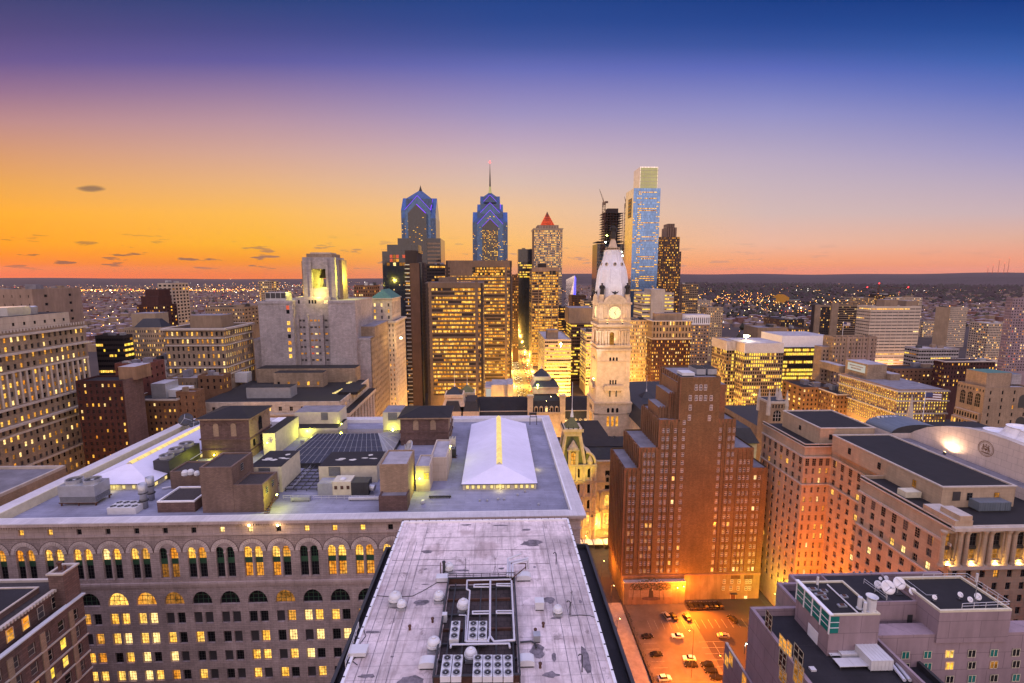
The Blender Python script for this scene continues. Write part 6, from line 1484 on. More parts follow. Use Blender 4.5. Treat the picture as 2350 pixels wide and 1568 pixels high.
goose('dark gooseneck pipe nearest the back, right of the pipe bundle',1680,380,2.0);goose('dark gooseneck pipe near the lone right ventilator',1780,748,2.1);goose('dark gooseneck pipe at the front right',1868,1160,2.3)
def ant(label,px,py,h):
    p=np_(px,py,ZM);m=MB('metal_dark');m.tube(p,(p.x,p.y,ZM+h),.035,4)
    for k in range(3):
        t=2*math.pi*k/3;m.tube((p.x+.8*math.cos(t),p.y+.8*math.sin(t),ZM),(p.x,p.y,ZM+h*.55),.02,3)
    for k in range(4):t=math.pi*k/2+.4;m.tube((p.x,p.y,ZM+h*.85),(p.x+.35*math.cos(t),p.y+.35*math.sin(t),ZM+h),.015,3)
    m.build('antenna',None,label,'antenna',loc=tuple(p))
ant('thin whip antenna behind the plant screen, nearer its left corner',1025,470,3.4);ant('thin whip antenna behind the plant screen, nearer the pipe bundle',1238,470,3.6);ant('thin whip antenna standing by the gooseneck near the lone ventilator',1788,745,4.0)
p=np_(868,450,ZM);m=MB('metal_dark');m.lathe(p.x,p.y,[(.22,ZM),(.22,ZM+2.0),(.3,ZM+2.05),(.3,ZM+2.3)],10);m.build('vent_pipe',None,'fat black vent pipe beside the rear mushroom ventilator','pipe',loc=tuple(p))
p=np_(843,455,ZM);m=MB('rust');m.lathe(p.x,p.y,[(.08,ZM),(.08,ZM+2.2)],6);m.build('vent_pipe',None,'thin rusty vent pipe left of the fat black one','pipe',loc=tuple(p))
for px,py,lb in((785,800,'short dark vent stub left of the plant screen'),(1587,835,'short dark vent stub on the right with a stain around it'),(1530,880,'dark vent stub behind the small grey box'),(620,855,'dark drain stub alone on the left of the roof'),(1565,1130,'rusty vent stub right of the front hood')):
    p=np_(px,py,ZM);m=MB('rust');m.lathe(p.x,p.y,[(.18,ZM),(.16,ZM+.5),(.24,ZM+.52),(.24,ZM+.7)],8);m.build('vent_stub',None,lb,'vent',loc=tuple(p))
cb=[np_(360,605,ZM+.05),np_(500,618,ZM+.05),np_(640,610,ZM+.05),np_(720,570,ZM+.05),np_(830,505,ZM+.05)]
tubes('cable','black cable lying across the roof from the left edge to the flat box',[[tuple(q)for q in cb]],.05,'metal_dark','cable')
tubes('cable','tangled black cable by the gooseneck at the right',[[tuple(np_(*q,ZM+.05))for q in((1780,755),(1850,748),(1925,752),(1960,765),(1955,735))]],.05,'metal_dark','cable')
tubes('drain_pipe','black bent pipe from the screen to the small grey box',[[tuple(np_(*q,ZM+.25))for q in((1420,945),(1500,938),(1530,955),(1535,985))]],.12,'metal_dark')
rl=[np_(250,845,ZM),np_(155,1130,ZM)];railing('white ladder railing at the left roof edge',rl,1.0,step=1.4);tubes('cable','loose black cable by the broad flat hatch',[[tuple(np_(*q,ZM+.05))for q in((285,850),(300,900),(255,960),(280,1000),(200,1080),(240,1110))]],.05,'metal_dark','cable')

# ------------------------------------------------------------------ corner house at the bottom left
YH=88.0;ph=at(155,1330,Y=YH);zH=ph.z;xH=ph.x
B=Bld('apartment_house','dark brick corner house with a set back penthouse floor and a chimney',xH-18,YH-18);yN=36.0
# roof terrace level z2, wall below, penthouse above
zt=zH-4.2;xW=xH+2.4
B.mb('roof').box(xH-70,xH,yN,YH-.01,zt,zH-.3,'brown_stone','gravel');B.mb('cornice').ring(xH-70,xH+.5,yN,YH+.3,zH-.3,zH+.15,.6,'trim')
for k in range(90):y=yN+(YH-yN)*k/90;B.mb('cornice').box(xH+.51,xH+.75,y,y+.28,zH-.28,zH+.2,'trim')
p0=at(90,1357,Z=zH);B.mb('roof').box(xH-60,p0.x,yN,p0.y,zH-.29,zH+.7,'brown_stone','deck_dark');B.mb('cornice').box(p0.x-.25,p0.x+.05,yN,p0.y+.05,zH+.701,zH+.9,'trim');B.mb('cornice').box(p0.x-30,p0.x-.26,p0.y-.25,p0.y+.05,zH+.701,zH+.9,'trim')
lp=['lit_o','lit_o','blind','dark','blind','blind','lit_o','dark','blind','lit_o','blind','dark']
for k in range(12):B.win('R',xH,YH-3.2-k*2.75,-.06,zt+.7,1.25,2.3,lp[(k*5+3)%12],'rect',(1,2,.1),'trim')
sheet(B,'R',yN,YH,xW,0,zt-14.4,'brown_stone');sheet(B,'K',xH-70,xW,YH,0,zt+1.0,'brown_stone');sheet(B,'F',xH-70,xW,yN,0,zH,'brown_stone')
for j in range(4):
    z0=zt-14.4+j*3.6;ws=[]
    for k in range(18):
        a=yN+1.5+k*2.85;st=B.r.choice(['dark','dark','blind','dark','lit_dim','blind','dark','lit_g' if k>8 else 'dark']);ws.append((a,1.35,z0+.8,z0+2.9,st,'rect',(1,2,.09),'trim'))
    band(B,'R',xW,yN,YH,z0,z0+3.6,ws,'brown_stone',.3)
    B.mb('cornice').box(xW+.01,xW+.22,yN,YH,z0-.15,z0+.15,'trim')
for k in range(9):
    y=yN+3+k*5.7;B.mb('pier').box(xW+.01,xW+.2,y,y+.9,zt-14.4,zt-.2,'buff_brick')
    if k%2:B.mb('panel').box(xW+.01,xW+.12,y+1.9,y+2.9,zt-11,zt-9.6,'buff_brick')
sheet(B,'R',yN,YH,xW,zt,zt+1.0,'brown_stone');B.mb('cornice').box(xW-.5,xW+.4,yN,YH+.2,zt+1.0,zt+1.25,'rail');B.mb('terrace').poly([(xH,yN,zt),(xW,yN,zt),(xW,YH,zt),(xH,YH,zt)],'deck_dark')
cx0,cy0=xH+.3,YH-1.5;ch=MB('red_brick');zc=at(165,1308,Y=cy0).z;ch.box(cx0-.9,cx0+1.8,cy0-1.6,cy0+1.6,0,zc,'brown_stone');ch.ring(cx0-1.1,cx0+2.0,cy0-1.8,cy0+1.8,zc,zc+.3,.5,'trim');c_=ch.build('chimney',B.root)
fl=MB('rust');fl.lathe(cx0,cy0,[(.3,zc),(.28,zc+1.3),(.45,zc+1.35),(.45,zc+1.6)],8);fl.lathe(cx0+.9,cy0,[(.22,zc),(.22,zc+.9)],8);fl.build('flue',c_)
B.done()
for k,(py_,lb)in enumerate(((YH-14,'upper of two small window air conditioners on the corner house'),(YH-26,'lower of two small window air conditioners on the corner house'))):
    m=MB('metal_white');z=zt-7.0-k*3.6;m.box(xW+.02,xW+.6,py_,py_+.8,z,z+.5);m.box(xW+.61,xW+.64,py_+.08,py_+.72,z+.06,z+.44,'metal_dark');m.build('air_conditioner',None,lb,'air conditioner',loc=(xW,py_,z))
pt=MB('leaf_dull')
p=Vector((xH+1.4,YH-16,zt+.02));pt.box(p.x-.7,p.x+.7,p.y-1.2,p.y+1.2,zt+.6,zt+.66,'red_brick');pt.box(p.x-.08,p.x+.08,p.y-.08,p.y+.08,zt,zt+.6,'metal_dark');pt.build('table',None,'red garden table on the terrace of the corner house','table',loc=tuple(p))
# ------------------------------------------------------------------ stepped brown brick tower
YBn=188.0;bx=lambda px,py:at(px,py,Y=YBn).x;bz=lambda py,px=1600:at(px,py,Y=YBn).z
B=Bld('brick_tower','tall stepped brown brick tower with white window frames',bx(1600,1000),YBn+20)
xs=[bx(1436,1074),bx(1470,1028),bx(1516,964),bx(1565,866),bx(1655,866),bx(1690,960),bx(1731,1027),bx(1763,1073)]
zs=[bz(1075,1450),bz(1028,1490),bz(964,1530),bz(866),bz(962,1680),bz(1028,1715),bz(1074,1750)]
y4=at(1411,1038,Z=zs[0]).y;DEP=max(24,min(60,y4-YBn));zbase=bz(1317);fh=(bz(1045)-bz(1310))/15.0
# window columns (x measured at the top of the shaft) : groups of openings
cols=[(1447,1455),(1478,1487.5,1497),(1518,1528),(1545,1554.5,1564),(1647,),(1667.5,1677.5),(1697,1706,1715),(1733,1742)]
CX=[[at(px,1100,Y=YBn).x for px in g]for g in cols];W_=1.15
ztop=zs[3];segs=[(xs[i],xs[i+1],zs[i])for i in range(7)]
for si,(xa,xb,zt)in enumerate(segs):
    m=B.mb('wall');nr=int((zt-zbase-1.0)/fh);z=zbase
    mine=[x for g in CX for x in g if xa+.5<x<xb-.5]
    for j in range(nr):
        ws=[]
        for x in mine:
            if si==3 and j>19:continue
            lit_=B.r.random()<(.045 if j>3 else .09);st=B.r.choice(['lit','lit_w','lit_o'])if lit_ else B.r.choice(['blind','dark','dark','lit_dim' if j<6 else 'blind'])
            ws.append((x,W_,z+fh*.22,z+fh*.78,st,'rect',(2,2,.11),'white'))
        band(B,'F',YBn,xa,xb,z,z+fh,ws,'tan_brick',.18);z+=fh
    if si==3:
        ws=[];
        sheet(B,'F',xa,xb,YBn,z,zt,'tan_brick')
    else:sheet(B,'F',xa,xb,YBn,z,zt,'tan_brick')
    # roof, back and piers
    B.mb('roof').poly([(xa,YBn+.6,zt-.7),(xb,YBn+.6,zt-.7),(xb,YBn+DEP,zt-.7),(xa,YBn+DEP,zt-.7)],'roof_grey');sheet(B,'K',xa,xb,YBn+DEP,0,zt,'tan_brick')
    m.box(xa+.01,xb-.01,YBn+.02,YBn+.6,zt-.7,zt-.01,'rust_brick');cr=B.mb('crenel');n=max(2,int((xb-xa)/1.4))
    if si!=3:
        for k in range(n):x=xa+(xb-xa)*k/n;cr.box(x+.1,x+.62,YBn-.12,YBn-.01,zt-1.6,zt+.15,'rust_brick')
    for g in CX:
        g=[x for x in g if xa<x<xb]
        if not g or si==3:continue
        for x in[g[0]-1.15]+[(p+q)/2 for p,q in zip(g,g[1:])]+[g[-1]+1.15]:
            if xa+.3<x<xb-.3:B.mb('pier').box(x-.22,x+.22,YBn-.28,YBn-.01,zbase+1,zt-1.2,'tan_brick')
def wcol(px,py):
    B.win('F',YBn,bx(px,py),-.05,bz(py+6,px),1.15,2.3,B.r.choice(['dark','blind','dark']),'rect',(2,2,.11),'white')
for px in(1598,1608,1619):wcol(px,890);wcol(px,914)
for px in(1584,1632):wcol(px,914);wcol(px,936)
wcol(1582,959);wcol(1628,960)
# left side: set back terraces with fluted piers
for i in range(4):
    xa,zt,zl=xs[i],zs[i],(0 if i==0 else zs[i-1]-.7)
    nr=max(2,int((zt-max(zl,zbase))/fh));z0=max(zl,zbase)
    sheet(B,'L',YBn,YBn+DEP,xa,zl,z0,'tan_brick')if zl<z0 else None
    grid(B,'L',YBn,YBn+DEP,xa,z0,zt,9,nr,.34,.6,.06,'warm','rust_brick',.35,(2,2,.1),'white',dark='blind')
    for k in range(10):
        y=YBn+DEP*k/9;B.mb('pier').box(xa-.5,xa-.01,y-.55 if k else y,y+.55,z0,zt-(.6 if k%2 else 0),'rust_brick')
        if i>=2 and k<9:B.mb('pier').box(xa-.25,xa-.01,y+.9,y+1.3,z0,zt-1.2,'rust_brick')
for i in range(4,8):
    xa,zt,zl=xs[i],zs[i-1],(0 if i==7 else zs[i]-.7);sheet(B,'R',YBn,YBn+DEP,xa,zl,zt,'tan_brick')
# shoulders of the crown
cw=xs[3]-xs[2]
for k,(f0,f1,dz,dy)in enumerate(((.0,.45,-.2,5),(.45,.8,6.0,4),(.8,1.0,11.0,2.5))):
    x0,x1=xs[2]+cw*f0+.8,xs[2]+cw*f1+.8;B.mb('shoulder').box(x0,x1,YBn+dy,YBn+DEP-dy,zs[2]-.7,min(ztop-1.5,zs[2]+dz+4),'rust_brick','roof_grey')
    for q in range(3):y=YBn+dy;B.mb('shoulder').box(x0+.3+q*(x1-x0)/3,x0+.9+q*(x1-x0)/3,y-.4,y-.01,zs[2]-.7,min(ztop-.8,zs[2]+dz+4.6),'rust_brick')
cw2=xs[5]-xs[4];B.mb('shoulder').box(xs[4]+.01,xs[4]+cw2*.45,YBn+2,YBn+DEP-3,zs[4]-.7,zs[4]+14,'rust_brick','roof_grey')
# plain base with lesser windows
sheet(B,'F',xs[0],xs[7],YBn,0,zbase-.01,'plaster');B.mb('cornice').box(xs[0]-.2,xs[7]+.2,YBn-.35,YBn-.31,zbase-.9,zbase-.1,'tan_plain');B.mb('cornice').box(xs[0]-.2,xs[7]+.2,YBn-.31,YBn-.01,zbase-.9,zbase-.1,'tan_plain')
for px,py in((1662,1336),(1679,1336),(1696,1336),(1713,1336),(1721,1336),(1660,1351),(1677,1351),(1694,1351),(1712,1351),(1720,1351)):B.win('F',YBn,bx(px,py),-.05,bz(py+4,px),1.2,2.0,'blind','rect',(2,2,.1),'white')
for px in(1688,1718):B.win('F',YBn,bx(px,1324),-.05,bz(1329,px),4.0,2.4,'rust','rect',(3,1,.2),'frame_dark')
B.win('F',YBn,bx(1711,1371),-.05,bz(1376,1711),1.3,1.7,'lit_w','rect',(2,2,.1),'white')
dr=MB('red_brick');x=bx(1681,1385);dr.box(x-1.0,x+1.0,YBn-.12,YBn-.01,.1,2.5,'red_brick');dr.box(x-1.25,x-1.01,YBn-.16,YBn-.01,.1,2.8,'trim');dr.box(x+1.01,x+1.25,YBn-.16,YBn-.01,.1,2.8,'trim');dr.box(x-1.4,x+1.4,YBn-1.2,YBn-.01,2.81,2.95,'metal_dark');dr.build('door',B.root)
# lower annex wall that carries the mural
xm0,xm1=xs[0]+.4,bx(1568,1345);zm=bz(1330,1500)
aw=MB('plaster');aw.box(xm0,xm1,YBn-2.2,YBn-.4,0,zm,'plaster','roof_grey');aw.box(xm0-.1,xm1+.1,YBn-2.35,YBn-.4,zm+.001,zm+.35,'trim');aw.build('mural_wall',B.root)
BT=B.done()
# mural: a spreading tree in a round planter, painted flat on the wall
mu=MB('panel_cream');ym=YBn-2.26;X=lambda px,py:at(px,py,Y=ym).x;Zm_=lambda px,py:at(px,py,Y=ym).z
def mp(px,py,e=0):p=at(px,py,Y=ym);return(p.x,ym-e,p.z)
mu.poly([mp(1441,1392),mp(1543,1392),mp(1543,1337),mp(1443,1337)],'tan_plain');mu.poly([mp(1443,1371),mp(1543,1371),mp(1543,1354),mp(1443,1354)],'panel_cream',)
mu2=MB('bark');e=.012
mu.poly([mp(1443,1371,.004),mp(1543,1371,.004),mp(1543,1354,.004),mp(1443,1354,.004)],'buff_brick')
mu.poly([mp(1488,1372,.02),mp(1500,1372,.02),mp(1498,1352,.02),mp(1490,1352,.02)],'bark')
n=14;mu.poly([mp(1494+22*math.cos(2*math.pi*k/n),1374+4.5*math.sin(2*math.pi*k/n),.016)for k in range(n)],'brown_stone')
rr_=random.Random(9)
for k in range(520):
    t=rr_.uniform(0,2*math.pi);q=rr_.random()**.5;px,py=1493+47*q*math.cos(t),1341+13*q*math.sin(t)+6*abs(math.cos(t))*q;s_=rr_.uniform(.5,1.7)
    mu.poly([mp(px+s_*math.cos(a),py+s_*.8*math.sin(a),.024+k*.00005)for a in(0,1.3,2.6,3.9,5.1)],rr_.choice(['leaf_dark','leaf_dull','leaf_dull','panel_cream' if k%5==0 else 'green_panel','leaf_dull']))
for px,dx in((1455,-3),(1470,-1),(1512,1),(1520,2)):mu.poly([mp(px+dx*1.4,1377,.02),mp(px+dx*1.4+1,1377,.02),mp(px+1,1346,.02),mp(px,1346,.02)],'bark')
mu.build('mural',None,'painted mural of a wide tree in a round planter on the parking lot wall','mural',loc=mp(1493,1360))
for k,(px,lb)in enumerate(((1530,'rearmost left grey rooftop air unit on the brown brick tower'),(1602,'first of two ribbed grey chillers on the brown brick tower'),(1627,'second of two ribbed grey chillers on the brown brick tower'))):
    if k==0:continue
    p=at(px,862,Y=YBn+9);T=thing('chiller',lb,'chiller',(p.x,p.y,ztop-.7));m=MB('metal');w=1.9
    m.box(p.x-w,p.x+w,p.y-3,p.y+6,ztop-.2,ztop+2.1,'metal');
    for q in range(6):m.box(p.x-w-.08,p.x+w+.08,p.y-2.8+q*1.5,p.y-2.3+q*1.5,ztop+2.11,ztop+2.4,'metal_dark')
    m.build('casing',T);s_=MB('metal_dark');s_.box(p.x-w+.2,p.x+w-.2,p.y-2.8,p.y+5.8,ztop-.7,ztop-.21);s_.build('skid',T)
p=at(1578,862,Y=YBn+5);m=MB('metal_white');m.box(p.x-2.6,p.x+2.6,p.y-1,p.y+5,ztop-.2,ztop+1.0);m.box(p.x-2.4,p.x+2.4,p.y-.8,p.y+4.8,ztop-.7,ztop-.21,'metal_dark');m.build('air_unit',None,'flat white air unit at the left of the brown brick tower roof','air unit',loc=tuple(p))

# ------------------------------------------------------------------ cream annex with long window rows, now a hotel
zA=75.0;D_=63.0
pa,pb_,pc,pd_=at(1755,967,Z=zA),at(1844,1018,Z=zA),at(1919,1023,Z=zA),at(2151,1209,Z=zA)
xA,yA0,yA1,xM,yM0,xR,yS=116.0,171.5,200.4,115.6,111.3,126.5,142.8
B=Bld('hotel_annex','cream stone hotel with long rows of dark windows and lit columns on its near front',xM+20,yM0+30);rowh=3.55;nrw=17;zf=zA-5.2
def aw_(side,a0,a1,c,z0,z1,nc,nr,lit,skipf=None,dark='dark'):
    grid(B,side,a0,a1,c,z0,z1,nc,nr,.36,.54,lit,'home','annex',.3,(2,2,.1),'buff_brick',dark,.25,dark2='blind',skip=skipf)
for side,a0,a1,c,n in(('L',yA0,yA1,xA,7),('F',xA,xR,yA0,4),('L',yS,yA0,xR,7),('L',yM0,yS,xM,8)):
    zl=zf-nrw*rowh
    sheet(B,side,a0,a1,c,0,max(.1,zl),'annex')if zl>.1 else None
    rr0=(lambda i,j:False)
    grid(B,side,a0,a1,c,max(zl,0),zf,n,nrw-1,(.40 if side=='L' else .33),.58,.10 if side=='L' else .3,'home','annex',.35,(2,2,.12),'buff_brick','dark',.25,dark2='blind')
    sheet(B,side,a0,a1,c,zf,zA,'annex')
    cn=B.mb('cornice')
    for z,e,h in((zf-.3,.45,.7),(zf-3*rowh*1.06+.2,.35,.5),(zA-1.2,.35,.4),(zA-.2,.25,.35)):
        if side=='F':cn.box(a0-e,a1,c-e,c-.01,z,z+h,'trim')
        else:cn.box(c-e,c-.01,a0,a1,z,z+h,'trim')
    # tall top storey windows
    for i in range(n):
        a=a0+(a1-a0)*(i+.5)/n;B.win(side,c,a,-.03,zf-3.4,1.45,2.9,B.r.choice(['dark','blind','dark','lit_o' if i%7==3 else 'dark']),'rect',(2,4,.1),'buff_brick')
# near front with engaged columns above a sill
xE=xM+95;zc0=at(2240,1297,Y=yM0).z;zc1=at(2240,1215,Y=yM0).z
sheet(B,'F',xM,xE,yM0,zc1,zA,'annex');cnr=(at(2289,1250,Y=yM0).x-at(2180,1250,Y=yM0).x)/2;x0c=at(2180,1250,Y=yM0).x;ws=[]
for k in range(16):ws.append((x0c+cnr*k,2.7,zc0+1.2,zc1-1.0,None,'rect',None,None))
band(B,'F',yM0,xM,xE,zc0,zc1,ws,'annex',.9)
hh=(zc1-zc0)
for k in range(16):
    x=x0c+cnr*k;B.win('F',yM0,x,.86,zc0+1.2+hh*.38,2.6,hh*.62-2.3,'lit_dim' if k==0 else 'dark','rect',(3,3,.12),'frame_dark');B.win('F',yM0,x,.86,zc0+1.2,2.4,hh*.28,'lit_dim','rect',(2,2,.12),'buff_brick')
    B.mb('lintel').box(x-1.35,x+1.35,yM0+.5,yM0+.84,zc0+1.2+hh*.29,zc0+1.2+hh*.37,'frame_dark')
    for s_ in(-1,1):B.mb('column').lathe(x+s_*cnr*.36,yM0-.35,[(.75,zc0+.3),(.55,zc0+1.0),(.48,zc1-1.2),(.75,zc1-.5),(.75,zc1-.1)],10,'annex')
cn=B.mb('cornice');cn.box(xM-.7,xE,yM0-1.1,yM0-.01,zc1,zc1+.9,'trim');cn.box(xM-.5,xE,yM0-.9,yM0-.01,zc0-.8,zc0+.25,'trim');cn.box(xM-.3,xE,yM0-.5,yM0-.01,zA-.5,zA+.2,'trim')
nlow=int(zc0/rowh);grid(B,'F',xM,xE,yM0,zc0-nlow*rowh,zc0-.8,26,nlow,.38,.58,.1,'home','annex',.3,(2,2,.12),'frame_dark','dark',.2)
pw=MB('annex');pw.box(xM-.15,xM+4.5,yM0-.3,yM0+9,zA+.01,zA+1.6,'annex','trim');pw.box(xM+.8,xM+4,yM0-.5,yM0+5,zA+1.61,zA+3,'annex','trim');pw.build('corner_block',B.root)
for x_,ya,yb_ in((xM,yM0+1,yS),(xR,yS,yA0+.02),(xA,yA0+.5,yA1)):B.mb('wall').box(x_+.6,xE,ya,yb_,0,zA-1.0,'annex','roof_dark')
for a,b,c_,d in((xA,xA+.5,yA0,yA1),(xR,xR+.5,yS,yA0),(xM,xM+.5,yM0,yS),(xA+.5,xR+.5,yA0,yA0+.5),(xM+.5,xR,yS-.5,yS),(xM+.5,xE,yM0,yM0+.5)):B.mb('parapet').box(a,b,c_,d,zA-1,zA-.01,'annex')
sheet(B,'K',xM,xR,yS,0,zA,'annex')
def roomz(px0,px1,pyb,pyt,dep,label,mat='white_panel',wn=(),side='F',z=zA-1.0):
    Y=at((px0+px1)/2,pyb,Z=z).y;x0,x1,z1=at(px0,pyb,Y=Y).x,at(px1,pyb,Y=Y).x,at((px0+px1)/2,pyt,Y=Y).z
    m=MB();m.box(x0,x1,Y,Y+dep,z,z1,mat,'roof_dark');m.ring(x0-.2,x1+.2,Y-.2,Y+dep+.2,z1,z1+.4,.6,'trim');o=m.build('penthouse',B.root,label)
    for sd,f,st,w,h in wn:
        o_=bpy.data.objects.new('window',win_mesh((w,h,'rect',st,(2,3,.1),'frame_dark')));COL.objects.link(o_);o_.parent=o;a=x0+(x1-x0)*f if sd=='F' else Y+dep*f
        o_.location=Vector(fp(sd,Y if sd=='F' else x0,a,-.04,z+(z1-z)*.35))-OFF[o.name];o_.rotation_euler=(0,0,ROT[sd])
    return x0,x1,Y,z1
r1=roomz(1880,2004,1022,984,24,'grey stone roof room with a bright window','annex',(('F',.2,'dark',1.4,2.0),('F',.52,'lit_w',1.5,2.0),('L',.5,'dark',1.3,1.8)))
r2=roomz(2158,2325,1164,1119,44,'long flat roofed stone room above the near front','annex',(('F',.38,'dark',1.5,2.2),('F',.75,'lit_dim',1.5,2.2),('F',.2,'blind',2.2,2.6),('L',.2,'lit_dim',1.3,2.2),('L',.5,'dark',1.3,2.2),('L',.8,'dark',1.3,2.2)))
AN=B.done()
ZRA=zA-1.0
def aunit(name,label,px0,px1,pyb,pyt,dep,mat,fans=0):
    Y=at((px0+px1)/2,pyb,Z=ZRA).y;x0,x1,z1=at(px0,pyb,Y=Y).x,at(px1,pyb,Y=Y).x,at((px0+px1)/2,pyt,Y=Y).z;T=thing(name,label,'roof unit',((x0+x1)/2,Y+dep/2,ZRA))
    m=MB(mat);m.box(x0,x1,Y,Y+dep,ZRA+.4,z1);n=6
    for q in range(n+1):a=x0+(x1-x0)*q/n;m.box(a-.05,a+.05,Y-.06,Y-.01,ZRA+.4,z1)
    m.build('casing',T);s_=MB('metal_dark');s_.box(x0+.2,x1-.2,Y+.2,Y+dep-.2,ZRA,ZRA+.39);s_.build('curb',T)
    for i in range(fans):fan(T,x0+(x1-x0)*(i+.5)/fans,Y+dep/2,z1,min((x1-x0)/fans,dep)*.4,.4)
    for i in range(2 if fans else 0):e=MB('metal_white');xx_=x0+(x1-x0)*(i+.4)/2;e.path([(xx_,Y,ZRA+1.4),(xx_,Y-.6,ZRA+1.4),(xx_,Y-.6,ZRA)],.22,8);e.build('duct',T)
aunit('cooling_tower','silver cooling tower with two fans on the cream annex roof',2052,2124,1056,1030,6,'metal',2);aunit('air_unit','cream box unit with a dark duct on the annex roof',1998,2044,1044,1020,6,'panel_cream');aunit('chiller','blue green chiller at the right end of the annex roof',2246,2318,1176,1154,5,'metal_roof');aunit('air_unit','pale rounded duct unit on the narrow roof by the long room',2078,2113,1146,1130,3,'panel_cream')

# ------------------------------------------------------------------ justice centre: barrel roof, tall curved gable wall, white fan cones
xJ=151.0;yJ0,yJ1=60.0,170.0
Jz=lambda px,py:at(px,py,X=xJ)
pj=Jz(2010,984);yJ1=pj.y;zJ=pj.z;J=Bld('courthouse','pale panel courthouse with a long curved gable wall and a blue barrel roof',xJ+20,yJ1-40)
J.mb('wall').box(xJ,xJ+60,yJ0-40,yJ1,0,zJ,'mall_panel','roof_grey')
for k in range(7):p=Jz(2036+k*48,1010+k*17);J.win('L',xJ,p.y,-.03,p.z-1.0,1.1,1.0,'dark','rect',None)
xG=xJ+4;arc=[];pts=[(2053,1016),(2072,1003),(2100,989),(2129,980),(2165,978),(2210,981),(2262,992),(2310,1008),(2350,1024),(2420,1060)]
ap=[at(px,py,X=xG)for px,py in pts];gm=MB()
A=[(xG,p.y,p.z)for p in ap];Bb=[(xG,p.y,zJ-.5)for p in ap];n=len(A)
A2=[(xG+2.5,p.y,p.z)for p in ap]
for i in range(n-1):gm.poly([A[i],A[i+1],Bb[i+1],Bb[i]],'mall_panel');gm.poly([A[i],A[i+1],A2[i+1],A2[i]],'trim');gm.poly([A2[i],A2[i+1],(xG+2.5,ap[i+1].y,zJ-.5),(xG+2.5,ap[i].y,zJ-.5)],'mall_panel')
gw=gm.build('gable_wall',J.root)
# coat of arms disc on the gable wall
sc=at(2263,1030,X=xG);rs=(at(2263,1012,X=xG).z-sc.z)*1.02;se=MB('rust_brick');n=28
def sp_(a,z,d=.06):return(xG-d,sc.y-a*rs,sc.z+z*rs)
for r0,r1 in((.93,1.0),(.80,.84)):
    for k in range(n):t0,t1=2*math.pi*k/n,2*math.pi*(k+1)/n;se.poly([sp_(r0*math.cos(t0),r0*math.sin(t0)),sp_(r1*math.cos(t0),r1*math.sin(t0)),sp_(r1*math.cos(t1),r1*math.sin(t1)),sp_(r0*math.cos(t1),r0*math.sin(t1))])
se.poly([sp_(-.2,.3),sp_(.2,.3),sp_(.2,-.1),sp_(0,-.3),sp_(-.2,-.1)]);se.poly([sp_(-.13,.16,.08),sp_(.13,.16,.08),sp_(.13,.04,.08),sp_(-.13,.04,.08)],'mall_panel')
for s_ in(-1,1):
    for poly in([(.26,-.2),(.34,-.22),(.44,.12),(.36,.3),(.27,.2)],[(.32,.26),(.28,.46),(.36,.54),(.44,.36)],[(.36,.5),(.24,.52),(.24,.44),(.34,.42)],[(.28,.18),(.2,.36),(.25,.38),(.34,.22)],[(.3,-.15),(.26,-.42),(.31,-.42),(.36,-.18)],[(.38,-.1),(.44,-.42),(.49,-.42),(.44,-.05)],[(.42,.05),(.56,-.1),(.54,-.28),(.46,-.05)]):se.poly([sp_(s_*a,z)for a,z in poly])
se.poly([sp_(-.55,-.46),sp_(.55,-.46),sp_(.5,-.56),sp_(0,-.62),sp_(-.5,-.56)]);se.poly([sp_(-.16,.38),sp_(0,.62),sp_(.16,.38),sp_(.05,.42),sp_(-.05,.42)])
se.build('seal',gw)
# blue barrel roof at the far end
yb0=at(2105,1006,Z=zJ).y;pb0,pb1=at(2047,988,Y=yb0),at(2168,984,Y=yb0);bm_=MB('metal_roof');rb_=(pb1.x-pb0.x)/2;cxb=(pb0.x+pb1.x)/2;hb=at(2105,957,Y=yb0+10).z-(zJ+2);n=14
for k in range(n):
    t0,t1=math.pi*k/n,math.pi*(k+1)/n;a=(cxb-rb_*math.cos(t0),zJ+2+hb*math.sin(t0));b=(cxb-rb_*math.cos(t1),zJ+2+hb*math.sin(t1))
    bm_.poly([(a[0],yb0,a[1]),(b[0],yb0,b[1]),(b[0],yb0+13,b[1]),(a[0],yb0+13,a[1])])
bm_.box(cxb-rb_,cxb+rb_,yb0,yb0+13,zJ-2,zJ+1.99,'mall_panel');bm_.poly([(cxb-rb_*math.cos(math.pi*k/n),yb0+.2,zJ+2+hb*math.sin(math.pi*k/n))for k in range(n+1)],'metal_dark');bm_.build('barrel_roof',J.root)
for k in range(26):y=yb0+26*k/25
for px,py,s_ in((2290,1000,1),(2345,993,1),(2335,1012,1),(2378,1004,1)):
    fc=MB('white');p=at(px,py,X=xG+9+(0 if s_ else 0));rr0=5.0;zt=p.z+1.8;fc.lathe(p.x,p.y,[(rr0*1.2,zt-4.5),(rr0*.85,zt-2),(rr0*.72,zt-.4),(rr0*.75,zt),(rr0*.62,zt),(rr0*.6,zt-.5)],20);fc.build('fan_cone',J.root)
J.mb('roof').box(xG+2.6,xG+26,ap[3].y-70,ap[3].y-8,zJ-.4,at(2300,1008,X=xG+8).z-2.0,'mall_panel','roof_light')
J.done()
